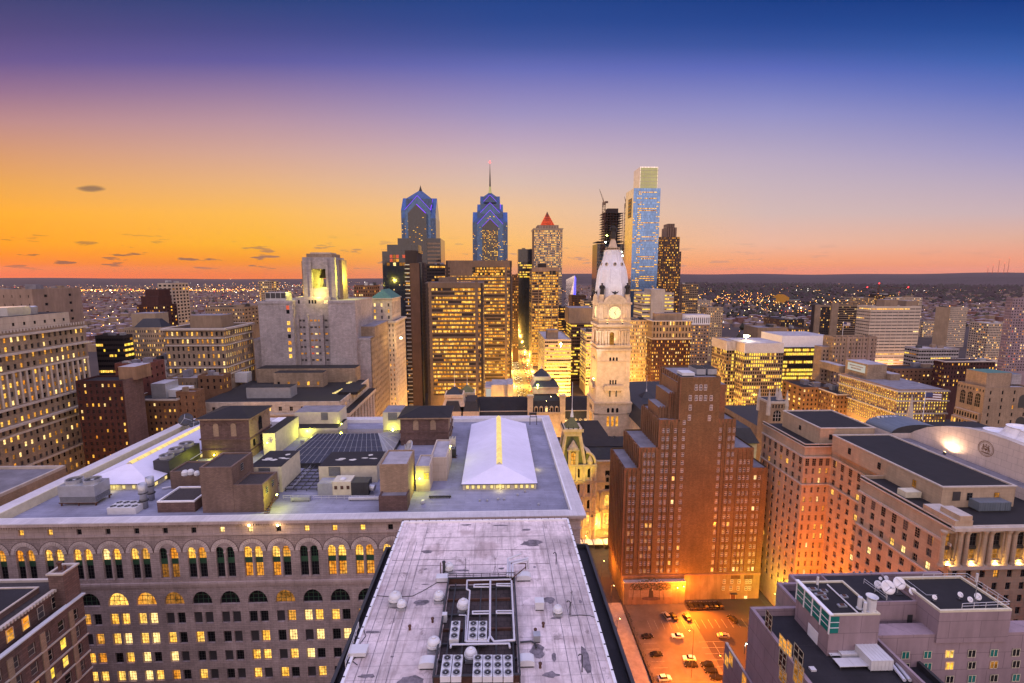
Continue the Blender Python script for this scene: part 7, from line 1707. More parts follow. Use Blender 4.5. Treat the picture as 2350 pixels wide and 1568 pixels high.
# ------------------------------------------------------------------ pink panel hotel at the bottom right
zP=72.0
def h8(px,py):return(px*.25+1762.5,py*.25+1214.2)
hp=lambda px,py,z:at(*h8(px,py),Z=z)
c1,c2,c3=at(1810,1318,Z=zP),at(1783,1337,Z=zP),at(1721,1393,Z=zP);c4=at(2160,1313,Z=zP)
H=Bld('hotel','pink panelled hotel with stepped dark roofs and a green glazed plant room',c1.x+20,c1.y-20);zR=zP-1.6;yE=34.0;xe=at(2326,1400,Z=77.0).x+2
m=H.mb('wall');yft=at(2020,1459,Z=zP).y;xCt=at(*h8(1150,1130),Z=zP).x
segs=[(c1.x,c2.y,c1.y),(c2.x,c3.y,c2.y),(c3.x,yE,c3.y)]
for(x,ya,yb_)in segs:
    m.box(x,(xe if x!=c3.x else xCt),(ya if x!=c2.x else yft),yb_-.01,0,zR,'pink_panel','deck_dark')if x!=c3.x else(m.box(x,xe,yft,yb_-.01,0,zR,'pink_panel','deck_dark'),m.box(x,xCt,ya,yft-.01,0,zR,'pink_panel','deck_dark'),m.box(xCt-.5,xCt,ya,yft-.1,zR,zP,'pink_panel'),m.box(xCt+.01,xCt+9,ya,yft-.1,0,zR-5,'pink_panel','deck_dark'),m.box(xCt+8.4,xCt+9,ya,yft-.1,zR-5,zR-3.8,'metal_dark'));m.box(x,x+.7,ya,yb_,zR,zP,'pink_panel');m.box(x+.7,(c4.x if x==c1.x else x+9 if x==c2.x else x+10),yb_-.7,yb_,zR,zP,'pink_panel')
sheet(H,'L',yE,c3.y,c3.x-.02,0,zR,'pink_panel')
for k,py in enumerate((1458,1500,1542)):
    pass
for(px,py,w,h,st)in((1765,1425,2.2,3.4,'dark'),(1797,1478,2.2,2.6,'lit_o'),(1797,1515,2.2,4.0,'dark'),(1797,1552,2.2,2.8,'lit_dim'),(1833,1508,2.6,3.6,'dark'),(1833,1548,2.6,4.4,'lit_dim'),(1812,1490,1.4,2.6,'lit_o')):
    p=at(px,py,X=c3.x-.02);H.win('L',c3.x-.02,p.y,-.04,p.z-h/2,w,h,st,'rect',(2,3,.16),'panel_cream')
# low wing with its own roof
lw=at(1664,1474,Z=58.0);m.box(lw.x,c3.x-.03,yE,lw.y,0,57.0,'pink_panel','deck_dark');m.box(lw.x,lw.x+.5,yE,lw.y,57,58,'pink_panel');m.box(lw.x+.5,c3.x-.03,lw.y-.5,lw.y,57,58,'pink_panel')
for px,py,st in((1678,1512,'lit_o'),(1708,1560,'lit_o'),(1668,1515,'lit_o')):p=at(px,py,X=lw.x);H.win('L',lw.x,p.y,-.04,p.z-1.5,1.6,2.6,st,'rect',(2,2,.12),'panel_cream')
# green glazed plant room
g0,g1=at(1829,1334,Z=78.5),at(1909,1411,Z=78.5);g2=at(2024,1411,Z=78.5);gx=(g0.x+g1.x)/2;pm=MB();pm.box(gx,g2.x,g1.y,g0.y,zR,78.2,'pink_panel','roof_dark');pm.ring(gx,g2.x,g1.y,g0.y,78.2,78.5,.35,'panel_cream');po=pm.build('plant_room',H.root)
gl=MB('teal_glazing');L_=g0.y-g1.y
for k in range(4):
    ya=g1.y+.1+L_*(k+.06)/4;yb_=g1.y+L_*(k+.97)/4;gl.box(gx-.06,gx-.01,ya,yb_,74.9,78.1,'teal_glazing')
    for q in range(1,3):gl.box(gx-.12,gx-.061,ya,yb_,74.9+q*1.07-.05,74.9+q*1.07+.05,'white')
for k in range(5):y=g1.y+.05+(L_-.1)*k/4;gl.box(gx-.16,gx-.01,y-.12,y+.12,74.7,78.2,'white')
gl.box(gx-.001,gx+1.6,g1.y-.06,g1.y-.01,74.9,78.1,'teal_glazing')
for q in range(1,3):gl.box(gx,gx+1.6,g1.y-.12,g1.y-.061,74.9+q*1.07-.05,74.9+q*1.07+.05,'white')
gl.box(gx-.4,gx+.3,g1.y-.3,g0.y+.2,78.501,78.75,'white');gl.build('glazing',po)
dm_=MB('white');y=g1.y+L_*.42;dm_.box(gx-.08,gx-.01,y-1.4,y+1.4,zR,zR+2.4);dm_.build('door',po)
# tall plant block on the right and the low link between them
q0,q1=at(2158,1402,Z=77.0),at(2326,1400,Z=77.0);qm=MB();yb1=at(2150,1322,Z=77).y;qm.box(q0.x,q1.x,q0.y,yb1,zR,76.6,'pink_panel','roof_dark');qm.ring(q0.x,q1.x,q0.y,yb1,76.6,77,.4,'panel_cream');qm.build('plant_room',H.root)
l0=at(2024,1382,Z=75.5);lm=MB();lm.box(g2.x+.01,q0.x-.01,l0.y,l0.y+9,zR,75.2,'pink_panel','deck_dark');lm.ring(g2.x+.01,q0.x-.01,l0.y,l0.y+9,75.2,75.5,.3,'pink_panel');lm.box(q0.x-1.6,q0.x-.6,l0.y-.06,l0.y-.01,zR,zR+2.3,'metal_dark');lm.build('plant_room',H.root)
# lower front block with hotel windows
f0=at(2020,1459,Z=zP);xf0=at(2025,1470,Z=zP).x;yf0=f0.y
m.box(xf0,xe+60,yf0-.02,yf0+3,zR+.001,zP,'pink_panel');sheet(H,'F',xf0,xe+60,yf0-.03,0,zR,'pink_panel')
m2=H.mb('wall')
xs_=[at(2127+50*k*1.0,1500,Y=yf0).x for k in range(6)];sts=[['teal','teal','lit','dark','teal','dark'],['dark','teal','lit','dark','lit_dim','dark'],['teal','dark','dark','teal','dark','teal']]
sts=[[('teal_glazing' if s_=='teal' else s_)for s_ in r_]for r_ in sts]
for j,py in enumerate((1498,1525,1556)):
    for k in range(6):
        x=at(2078+50.5*k,py,Y=yf0).x;z=at(2200,py,Y=yf0).z;H.win('F',yf0-.03,x,-.05,z-1.0,1.55,1.6,sts[j][k],'rect',(2,1,.12),'panel_cream')
# court roof in front: lower deck, with the step between
xs0=at(1984,1475,Z=zR).x
HT=H.done()
# roof things on the hotel
def hbox(name,label,px0,px1,pyb,pyt,dep,z,mat,cat='roof unit',ribs=0,legs=0):
    Y=at(*h8((px0+px1)/2,pyb),Z=z).y;x0,x1=at(*h8(px0,pyb),Y=Y).x,at(*h8(px1,pyb),Y=Y).x;z1=at(*h8((px0+px1)/2,pyt),Y=Y).z;T=thing(name,label,cat,((x0+x1)/2,Y+dep/2,z));m=MB(mat);m.box(x0,x1,Y,Y+dep,z+legs,z1)
    for q in range(ribs+1 if ribs else 0):a=x0+(x1-x0)*q/ribs;m.box(a-.04,a+.04,Y-.06,Y-.01,z+legs,z1);m.box(a-.04,a+.04,Y,Y+dep,z1+.002,z1+.06)
    m.build('casing',T);s_=MB('metal_dark');
    for a in(x0+.2,x1-.2):
        for b in(Y+.2,Y+dep-.2):s_.box(a-.1,a+.1,b-.1,b+.1,z,z+max(.02,legs))
    s_.build('leg',T);return T
hbox('air_handler','large white ribbed rooftop air handler behind the rusty one',675,960,1195,1150,4.2,zR,'metal_white',ribs=8,legs=.3);hbox('air_handler','white ribbed rooftop air handler with a rusty top at the front',940,1140,1315,1210,4.6,zR,'metal_white',ribs=6,legs=.3)
hbox('duct_box','flat white duct box in front of the air handlers',660,935,1300,1262,1.9,zR,'metal_white',ribs=2,legs=.7);hbox('duct_box','small white duct box at the left of the air handlers',578,720,1190,1165,2.3,zR,'metal_white',ribs=2,legs=.6);hbox('roof_hatch','little white hatch on the dark strip of the hotel roof',398,447,1312,1295,.8,zR,'metal_white')
def hstack(label,px,pyb,pyt,r,flare=0,z=78.2):
    p=at(*h8(px,pyb),Z=z);zt=at(*h8(px,pyt),Y=p.y).z;T=thing('vent_stack',label,'vent stack',(p.x,p.y,z));m=MB('metal_white');m.lathe(p.x,p.y,[(r*1.35,z),(r*1.35,z+.15),(r,z+.2),(r,zt)],14);m.build('pipe',T,smooth=False)
    if flare:c=MB('metal_white');c.lathe(p.x,p.y,[(r*.6,zt),(r*1.25,zt+.35),(r*1.3,zt+.5),(r*1.1,zt+.5),(r*.5,zt+.15)],16);c.build('cap',T)
hstack('fat white vent stack with a flared cap on the green glazed plant room',943,755,640,.75,1);hstack('slim white vent stack left of the flared one',838,730,625,.38);hstack('shortest white vent stack in front of the flared one',885,770,675,.28)
railing('white railing down the left side of the dish terrace',[at(*h8(880,500),Z=75.6),at(*h8(1090,655),Z=75.6)],1.0);railing('white railing between the dish terrace and the right plant roof',[at(*h8(1255,500),Z=75.6),at(*h8(1450,650),Z=75.6),at(*h8(1545,650),Z=75.6)],1.0)
railing('white railing round the far and right sides of the right plant roof',[at(*h8(1420,460),Z=77),at(*h8(1820,455),Z=77),at(*h8(2215,715),Z=77),at(*h8(1780,735),Z=77)],1.1)
for px,py,s_,lb in((1083,640,2.6,'largest white satellite dish on the hotel roof'),(1187,590,2.3,'second white satellite dish, behind the largest'),(1000,570,1.5,'white satellite dish left of the largest'),(1317,630,1.4,'white satellite dish near the step up to the right roof'),(1080,485,.9,'small white dish at the far edge of the dish terrace'),(1028,482,.7,'smallest white dish at the far edge of the dish terrace'),(1522,665,.9,'white dish on the corner of the right plant room'),(1848,690,1.0,'white dish low on the right plant roof'),(1915,675,1.3,'white dish on the mast base of the right plant roof'),(1758,645,1.0,'white dish in the middle of the right plant roof')):
    dish('satellite_dish',lb,*h8(px,py),s_,R(185),R(28),'white',zb=75.25 if px<1400 else 76.65)
def mast(label,px,pyb,pyt,z):
    p=at(*h8(px,pyb),Z=z);zt=at(*h8(px,pyt),Y=p.y).z;m=MB('metal');m.tube((p.x,p.y,z),(p.x,p.y,zt),.07,6);m.box(p.x-.35,p.x-.1,p.y-.15,p.y+.15,zt-1.6,zt,'metal_white');m.box(p.x-.6,p.x+.6,p.y-.6,p.y+.6,z,z+.12,'metal_dark');m.build('antenna_mast',None,label,'antenna',loc=tuple(p))
mast('antenna mast with a slim panel on the green glazed plant room',458,570,440,78.2);mast('tall antenna mast at the corner of the right plant roof',1895,690,410,76.6)
for k,px in enumerate((748,798,845,900)):
    p=at(*h8(px,455),Z=zP);m=MB('metal_dark');m.tube((p.x,p.y-1,zR),(p.x,p.y-1,zP+2.2),.06,5);m.box(p.x-.16,p.x+.16,p.y-1.2,p.y-1.0,zP+.4,zP+2.4,'metal');m.box(p.x-.2,p.x+.2,p.y-1.3,p.y-1.0,zP+.0,zP+.35,'metal_white');m.build('cell_antenna',None,'grey panel antenna in the row of four on the far hotel parapet','antenna','panel antennas on the far hotel parapet',loc=tuple(p))
tubes('cable_tray','bright cable tray running across the green glazed plant room roof',[[tuple(at(*h8(545,510),Z=78.4)),tuple(at(*h8(830,775),Z=78.4))]],.14,'rail','cable tray')
for k,(px,py)in enumerate(((1195,1300),(1245,1300))):tubes('duct_pipe',('left' if k==0 else 'right')+' of two fat white pipes running to the front of the hotel roof',[[tuple(at(*h8(px-60,py-60),Z=zR+.5)),tuple(at(*h8(px+60,py+90),Z=zR+.5))]],.3,'pipe')
for px,py,w,d in((410,560,1.6,.8),(510,575,1.4,.7),(480,605,2.2,.5),(700,625,1.2,.7),(680,710,1.5,.7),(520,640,1.0,.8)):
    p=at(*h8(px,py),Z=78.22);m=MB('metal');m.box(p.x-w/2,p.x+w/2,p.y-d/2,p.y+d/2,78.22,78.5);m.box(p.x-w/4,p.x+w/4,p.y-d/3,p.y+d/3,78.501,78.65,'rust');m.build('ballast_block',None,'low grey ballast block on the green glazed plant room roof','ballast','ballast blocks on the plant room roof',loc=tuple(p))
# ------------------------------------------------------------------ buildings on the left
YC=232.0;pc=at(190,740,Y=YC);XC=pc.x;zC=pc.z
B=Bld('stone_office','huge cream stone office block at the left edge with many lit windows',XC-20,YC-40);y0=150.0;nr=24;fh=3.6;zl=zC-2-nr*fh
grid(B,'R',y0,YC,XC,zl,zC-2,30,nr,.44,.56,.4,'home','cream',.35,(1,2,.1),'frame_dark','dark',.24,dark2='blind',rowlit=lambda j,n:(.30,.45,.5,.4,.45,.3,.35,.4,.15,.12,.25,.45,.2,.3,.75,.1,.65,.75,.7,.35,.6,.55,.4,.3)[j%24])
sheet(B,'R',y0,YC,XC,0,zl,'cream');sheet(B,'R',y0,YC,XC,zC-2,zC,'cream');B.mb('wall').box(XC-60,XC-.6,y0,YC-.01,0,zC-.5,'cream','roof_grey');sheet(B,'K',XC-60,XC,YC,0,zC,'cream')
cn=B.mb('cornice')
for j,e in((24,1.2),(22,1.6),(20,.5),(16,1.0),(14,1.8),(13,.6),(9,.4)):z=zl+j*fh;cn.box(XC+.01,XC+e,y0,YC+e*.8,z-.5,z+.35,'trim')
for k in range(60):y=y0+(YC-y0)*k/60;cn.box(XC+1.2,XC+1.35,y,y+.6,zC-.6,zC+.6,'trim')
for k in range(31):y=y0+(YC-y0)*k/30;cn.box(XC+.01,XC+.3,y-.35,y+.35,zl+16.2*fh,zl+19.9*fh,'trim')
pw0=at(157,716,X=XC-1.5);m=MB();m.box(XC-30,XC-1.5,y0,pw0.y,zC-.4,pw0.z,'white_panel','roof_dark');o=m.build('penthouse',B.root,'white panelled storey on top')
for k in range(6):
    for z,h in((pw0.z-3.2,1.3),(pw0.z-6,.9)):B.win('R',XC-1.5,pw0.y-3-k*4.6,-.05,z-.6,.9,h,'dark')
m=MB('metal');m.box(XC-14,XC-5,pw0.y-24,pw0.y-14,pw0.z,pw0.z+3.5);m.lathe(XC-8,pw0.y-10,[(1.6,pw0.z),(1.8,pw0.z+3),(1.2,pw0.z+3.4)],12);m.lathe(XC-12,pw0.y-10,[(1.6,pw0.z),(1.8,pw0.z+3),(1.2,pw0.z+3.4)],12);m.build('plant',B.root);B.done()
tower('office_building','grey stone top of a building at the left edge behind the huge cream one',-80,72,664,262,30,'tan_far',8,4.5,740,.12,.3,0,'home',sc=2,rec=.2)
tower('apartment_tower','brown brick tower with a fully lit glass top floor at the far left',67,137,667,310,10,'brown_far',14,3.4,740,.5,.6,.25,'home',side='R',sc=0,rec=.2,rowlit=lambda j,n:1 if j>=n-1 else .12)
tower('office_building','black glass office block with broken bands of yellow windows',217,283,770,330,8,'dark_far',16,3.6,862,.92,.45,.4,'green',sc=3,run=3,rec=.08)
B=tower('office_tower','tan stone tower under a dark mansard roof with small lit windows',284,372,752,345,12,'cream_far',18,3.3,880,.4,.5,.36,'warm',sc=5,rec=.2,done=False)
x0,x1,y0,y1,z1=B.dim;mansard(B,x0+6,x1-1,y0+1,y1,z1,at(330,733,Y=346).z,4,'slate','slate');B.mb('wall').box(x0-3,x0+14,y1,y1+14,0,z1+9,'cream_far','roof_grey');B.done()
B=tower('apartment_tower','dark red stepped apartment tower in front of a pale slab',313,371,700,520,24,'dark_red',12,3.6,765,.35,.45,.35,'home',sc=4,rec=.1,done=False)
x0,x1,y0,y1,z1=B.dim;house_box(B,'upper_block',x0+3,x1-5,y0+3,y1,z1-1,z1+9,'dark_red');house_box(B,'upper_block',x0+6,x0+20,y0+6,y1,z1+9,z1+16,'dark_red');B.done()
tower('apartment_tower','pale slab tower with rows of balconies behind the dark red stepped one',361,393,650,560,30,'pale_far',3,3.8,745,.6,.55,.1,'home',sc=5,rec=.4)
B=tower('stone_office','cream palazzo style block with a heavy cornice and arched lower windows',376,513,754,300,34,'cream',12,4.6,880,.42,.56,.5,'warm',sc=14,rec=.4,corn=1.6,bars=(2,2,.1),par=1.4,done=False,slit=.7)
x0,x1,y0,y1,z1=B.dim
for j in(1,2,5,6):z=z1-1.4-j*4.6;B.mb('cornice').box(x0,x1+.6,y0-.6,y0-.01,z-.3,z+.4,'trim');B.mb('cornice').box(x1+.01,x1+.6,y0,y1,z-.3,z+.4,'trim')
boxes(B,'plant_room',[(432,505,7,12,14)],300,'buff_far');B.done()
tower('office_building','low tan blocks far behind the palazzo style block',470,560,705,520,30,'buff_far',16,4,755,.4,.45,.2,'home',sc=4)
tower('office_tower','small round topped far tower left of the belfry',593,622,645,900,30,'cream_far',7,4,690,.6,.5,.3,'home',sc=3)
tower('apartment_tower','red brick tower with pale frames between the belfry and the green pyramid',812,858,655,560,26,'rust_brick',9,4,745,.45,.5,.25,'pink',sc=3,rec=.15)
tower('office_building','small pale far towers with lit floors right of the belfry',770,812,688,700,26,'cream_far',9,4,720,.8,.5,.6,'warm',sc=3)
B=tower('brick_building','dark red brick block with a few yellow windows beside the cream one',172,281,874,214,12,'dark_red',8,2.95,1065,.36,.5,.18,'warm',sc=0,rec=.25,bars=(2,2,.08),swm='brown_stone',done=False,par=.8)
boxes(B,'penthouse',[(254,294,5,6,10)],214,'tan_plain','roof_light');B.done()
tower('brick_building','red brick rear block with a flat pale roof above the dark red one',262,340,834,250,12,'red_brick',6,4,900,.3,.4,0,'warm',sc=3,roof='roof_light')
B=tower('brick_building','lower orange red brick block with paired windows and a cream top band',290,404,917,236,22,'rust_brick',10,3.1,1035,.4,.46,.3,'home',sc=4,rec=.25,bars=(2,2,.08),done=False,corn=.35)
x0,x1,y0,y1,z1=B.dim;B.mb('penthouse').box(x0+8,x0+15,y0+6,y0+16,z1-1,z1+6.5,'metal','roof_light');B.mb('plant').box(x1-14,x1-2,y0+8,y0+18,z1-1,z1+2.8,'metal_white');B.done()
tower('brick_building','narrow brick block with two lit wall lamps left of the black roofed bank',403,449,899,238,7,'rust_brick',3,3.4,1010,.2,.45,.1,'home',sc=4,roof='roof_light')
B=tower('brick_building','small brick house with bright lamps below the palazzo style block',453,512,862,280,8,'rust_brick',4,4,900,.3,.5,.3,'home',sc=3,roof='roof_light');tower('brick_building','pale flat roofed house between the palazzo block and the brick ones',374,451,868,285,20,'buff_far',8,4,905,.2,.4,.2,'home',sc=2,roof='roof_light')
tower('brick_building','grey brick house with two bright windows under the tan mansard tower',331,385,826,300,18,'grey_stone',6,4,880,.25,.5,.3,'warm',sc=2)
# low stone block across the street at the left
zL=70.0;a=at(150,1068,Z=zL);B=Bld('stone_house','low stone block with a grey roof beyond the left edge of the store roof',a.x-20,a.y-10);B.mb('wall').box(a.x-70,a.x,a.y-34,a.y,0,zL-1,'buff_brick','roof_grey');B.mb('wall').ring(a.x-70,a.x,a.y-34,a.y,zL-1,zL,.8,'trim');B.mb('skylight').hip(a.x-34,a.x-22,a.y-16,a.y-6,zL-.95,zL+2,4,'copper');B.done()
# ------------------------------------------------------------------ black roofed bank in front of the belfry building
YG=255.0;gx0,gx1=at(450,922,Y=YG).x,at(781,922,Y=YG).x;zG=at(700,922,Y=YG).z;gy1=at(846,868,X=gx1).y
B=Bld('bank','low cream stone bank with a black roof, columns on its right side',(gx0+gx1)/2,YG+20);n=13
grid(B,'F',gx0,gx1,YG,zG-6.5,zG-.8,n,1,.3,.42,.45,'warm','white_stone',.4,(2,2,.12),'buff_brick',sill=.25);sheet(B,'F',gx0,gx1,YG,zG-.8,zG,'white_stone');sheet(B,'F',gx0,gx1,YG,0,zG-6.5,'white_stone');B.mb('cornice').box(gx0,gx1+.8,YG-1.2,YG-.01,zG-7.3,zG-6.4,'trim')
grid(B,'R',YG,gy1,gx1,zG-6.5,zG-.8,9,1,.22,.42,.3,'warm','white_stone',.4,sill=.25);sheet(B,'R',YG,gy1,gx1,zG-.8,zG,'white_stone');sheet(B,'R',YG,gy1,gx1,0,zG-6.5,'white_stone');B.mb('portico_roof').box(gx1+.01,gx1+4.5,YG,gy1,zG-8.4,zG-6.6,'white_stone','roof_dark')
for k in range(9):B.mb('column').lathe(gx1+3,YG+3+(gy1-YG-6)*k/8,[(1.1,2),(1.0,zG-10),(1.3,zG-8.5)],10,'white_stone')
B.mb('wall').box(gx0,gx1-.5,YG+.5,gy1,0,zG-1,'white_stone','roof_dark');B.mb('wall').box(gx1-.5,gx1-.01,YG,gy1,zG-1,zG-.02,'white_stone');B.mb('wall').box(gx0,gx1-.5,YG+.01,YG+.5,zG-1,zG-.02,'white_stone')
def gb(px0,px1,pyb,pyt,dep,mat,rm='roof_dark',part='penthouse',wins=0):
    Y=at((px0+px1)/2,pyb,Z=zG-1).y;x0,x1,z1=at(px0,pyb,Y=Y).x,at(px1,pyb,Y=Y).x,at((px0+px1)/2,pyt,Y=Y).z;m=MB();m.box(x0,x1,Y,Y+dep,zG-1,z1,mat,rm);o=m.build(part,B.root)
    for k in range(wins):B.win('F',Y,x0+(x1-x0)*(k+.5)/wins,-.05,zG+.3,1.4,2.2,B.r.choice(['lit_dim','dark','lit']))
gb(566,667,914,890,9,'metal','roof_dark','louvre_house');gb(629,742,889,856,8,'cream','roof_dark','penthouse',5);gb(590,816,878,846,12,'cream');gb(776,820,906,900,20,'roof_dark');gb(600,637,846,829,5,'dark_far');gb(775,800,842,830,5,'white','white')
gl=MB()
for(px,py)in((768,900),(800,877)):
    for k in range(5):p=at(px-6+k*5,py+3-k*2.4,Z=zG-.7);gl.box(p.x,p.x+2.2,p.y,p.y+1.3,zG-.9,zG-.6,'skylight_glow')
gl.build('roof_light',B.root)
m_=MB('metal_white');p=at(553,878,Z=zG-1);m_.box(p.x-4,p.x+4,p.y,p.y+6,zG-1,zG+5);m_.box(p.x-6,p.x-4.1,p.y+1,p.y+4,zG-1,zG+2.5,'metal');m_.build('plant',B.root);B.done()
# ------------------------------------------------------------------ grey stepped tower with the open belfry
def Zb(px,py):return(px*.2747+548.3,py*.2747+548.3)
YB_=325.0;bX=lambda px,py=700:at(*Zb(px,py),Y=YB_).x;bZ=lambda py,px=600:at(*Zb(px,py),Y=YB_).z
B=Bld('belfry_tower','grey stepped stone tower topped by an open lit belfry with a bell',bX(620),YB_+25);dep=46;zl=bZ(1140)
m=B.mb('wall')
for(a,b,top,d0)in((92,182,838,3),(168,455,520,0),(752,975,515,0),(972,1082,835,3)):m.box(bX(a),bX(b),YB_+d0,YB_+dep,0,bZ(top),'grey_stone','roof_grey');m.box(bX(a)-.3,bX(b)+.3,YB_+d0-.4,YB_+d0-.01,bZ(top+22),bZ(top+10),'grey_stone')
xa,xb=bX(455),bX(752);g0,g1=bZ(1050),bZ(660);ncol=9;ws=[]
cols_=[485,520,580,615,650,705,735]
nr=7
for j in range(nr):
    za,zb_=g0+(g1-g0)*j/nr,g0+(g1-g0)*(j+1)/nr
    band(B,'F',YB_+5,xa,xb,za,zb_,[(bX(c),1.9,za+1.5,zb_-1.7,(pick('pink',B.r)if B.r.random()<.6 else 'blind'),'rect',(2,2,.12),'frame_dark')for c in cols_],'grey_stone',.4)
sheet(B,'F',xa,xb,YB_+5,0,g0,'grey_stone');sheet(B,'F',xa,xb,YB_+5,g1,bZ(490),'grey_stone');m.box(xa,xb,YB_+5.6,YB_+dep,0,bZ(490),'grey_stone','roof_grey')
for c in(466,548,672,745):m.box(bX(c)-1.1,bX(c)+1.1,YB_+3.6,YB_+4.99,0,bZ(640),'grey_stone')
for c in(485,575,600,625,705,725):B.win('F',YB_+5,bX(c),-.05,bZ(545),1.2,2.4,'lit_w' if c>700 else 'dark')
for y in(590,625,720,775,830,885,940,995):B.win('F',YB_,bX(415),-.05,bZ(y),2.0,2.6,B.r.choice(['lit_o','lit','dark','lit_red']))
# right flank, stepping down and back
xr=bX(1082);yb1=YB_+3+64;sheet(B,'R',YB_+3,yb1,xr+.4,0,zl-40,'grey_stone');grid(B,'R',YB_+3,yb1,xr+.4,zl-40,bZ(845),16,15,.34,.5,.22,'home','cream',.4);m.box(bX(900),xr,YB_+3.2,yb1,0,bZ(840),'grey_stone','roof_grey');m.box(bX(900),xr+.9,YB_+12,yb1,bZ(840),bZ(750),'cream','roof_grey')
# belfry
bl=MB();cx,hw=bX(632,300),(bX(770,300)-bX(495,300))/2;cy=YB_+8+hw;zb0,zb1,zb2=bZ(500),bZ(250),bZ(150);zs=bZ(415)
bl.box(cx-hw,cx+hw,cy-hw,cy+hw,zb0-3,zs,'grey_stone');pt=[]
for sx_ in(-1,1):
    for sy_ in(-1,1):bl.box(cx+sx_*hw,cx+sx_*hw*.55,cy+sy_*hw,cy+sy_*hw*.55,zs+.01,zb1-.01,'grey_stone')
for a in(-.52,.52):
    for s_ in(-1,1):bl.box(cx+a*hw-.8,cx+a*hw+.8,cy+s_*(hw+.6)-.5,cy+s_*(hw+.6)+.5,zb0,zb2-1,'grey_stone');bl.box(cx+s_*(hw+.6)-.5,cx+s_*(hw+.6)+.5,cy+a*hw-.8,cy+a*hw+.8,zb0,zb2-1,'grey_stone')
bl.box(cx-hw,cx+hw,cy-hw,cy+hw,zb1,zb2,'grey_stone');bl.box(cx-hw*.8,cx+hw*.8,cy-hw*.8,cy+hw*.8,zb2+.01,bZ(118),'cream');bl.box(cx-hw*.62,cx+hw*.62,cy-hw*.62,cy+hw*.62,bZ(118)+.01,bZ(106),'white_stone');bl.box(cx-hw*1.25,cx-hw*.99,cy-hw*.5,cy+hw*.5,zb0-3,bZ(180),'cream');bl.box(cx+hw*1.01,cx+hw*1.3,cy-hw*.5,cy+hw*.5,zb0-3,bZ(170),'cream')
bo=bl.build('belfry',B.root);be=MB('bronze');zb_=bZ(330);be.lathe(cx,cy,[(3.6,zb_),(3.0,zb_+1.5),(2.3,zb_+4),(2.0,zb_+5.5),(.6,zb_+6.4),(.3,zb_+7.5)],14);be.box(cx-5,cx+5,cy-.4,cy+.4,zb_+7.5,zb_+8.2);
for q in range(9):be.box(cx-4+q,cx-3.8+q,cy-hw*.6,cy-hw*.58,zs+.1,zs+3,'bronze')
be.build('bell',bo);BELF=Vector((cx,cy,zs+3));cxB,cyB,hwB,zsB=cx,cy,hw,zs;B.mb('louvre_house').box(bX(200),bX(372),YB_+6,YB_+16,bZ(520),bZ(448),'metal','roof_grey')
for k in range(4):a=bX(203+k*43);B.mb('louvre').box(a,bX(240+k*43),YB_+5.9,YB_+5.99,bZ(500),bZ(455),'metal_dark')
B.done()
# ------------------------------------------------------------------ right middle ground
B=tower('office_building','white framed office slab with a blank ribbed top, recessed wing on the left',1669,1712,783,446,31,'buff_far',7,3.4,990,.74,.70,.4,'green',side='L',sc=12,rec=.4,top=8,done=False,roof='roof_light',par=1.0);x0,x1,y0,y1,z1=B.dim
xb0,xb1=at(1710,797,Y=430).x,at(1800,785,Y=430).x;zl=at(1750,985,Y=430).z;nrr=round((z1-9-zl)/3.4)
grid(B,'F',xb0,xb1,430,zl,z1-9,17,nrr,.74,.70,.42,'green','buff_far',.4,run=3);grid(B,'L',430,446,xb0,zl,z1-9,5,nrr,.7,.70,.5,'green','buff_far',.4,run=3);B.mb('wall').box(xb0,xb1,430.6,470,z1-9,z1,'white_panel','roof_light');B.mb('wall').box(xb0+.5,xb1,430.6,470,0,z1-9,'white_panel')
for k in range(36):x=xb0+(xb1-xb0)*k/35;B.mb('fin').box(x-.2,x+.2,430.1,430.59,z1-9,z1-.2,'white')
for k in range(16):x=x0+(x1-x0)*k/15;B.mb('fin').box(x-.2,x+.2,y0-.4,y0-.01,z1-9,z1-.2,'white')
for k in range(14):y=y0+(y1-y0)*k/13;B.mb('fin').box(x0-.4,x0-.01,y-.2,y+.2,z1-9,z1-.2,'white')
grid(B,'F',xb0,xb1,430,0,zl,8,1,.8,.7,1,'amber','white_panel',1.5,sill=.1)
p=at(1712,778,Y=450);B.mb('roof_lamp').lathe(p.x,p.y,[(.1,z1-1),(.15,z1+3.5),(2.2,z1+3.4),(2.2,z1+5.2),(.2,z1+5)],8,'lamp_warm');FLOOD3=Vector((p.x,p.y,z1+4));B.done()
B=tower('office_building','green tinted glass office block with bright yellow floors and a pale blue roof screen',1800,1886,797,470,40,'curtain_glass',18,4.1,945,.93,.62,.6,'green',side='L',sc=0,rec=.06,run=5,done=False,rowlit=lambda j,n:.92 if j<n*.74 else .5,roof='roof_light');x0,x1,y0,y1,z1=B.dim;B.mb('roof_screen').box(x0-2,x1+8,y0+1,y1,z1-1,at(1840,771,Y=471).z,'iron_white','roof_light');B.done()
B=tower('art_deco_tower','tan art deco tower with violet light at its right corner',1914,2014,773,420,14,'buff_brick',14,3.7,885,.36,.5,.14,'warm',side='L',sc=8,rec=.3,done=False);x0,x1,y0,y1,z1=B.dim;B.mb('wall').box(at(1888,795,Y=423).x,x0-.01,424,434,0,at(1900,796,Y=424).z,'buff_brick','roof_grey')
for j in range(12):
    for k in range(3):B.win('F',424,at(1892+k*8,800,Y=424).x,-.05,at(1900,796,Y=424).z-5-j*3.7,1.2,2,'dark')
for k in range(8):x=x0+(x1-x0)*(k+.5)/8;B.mb('pier').box(x-.5,x+.5,y0-.5,y0-.01,0,z1+.8,'buff_brick')
VIOL=Vector((x1-3,y0-6,35));B.done()
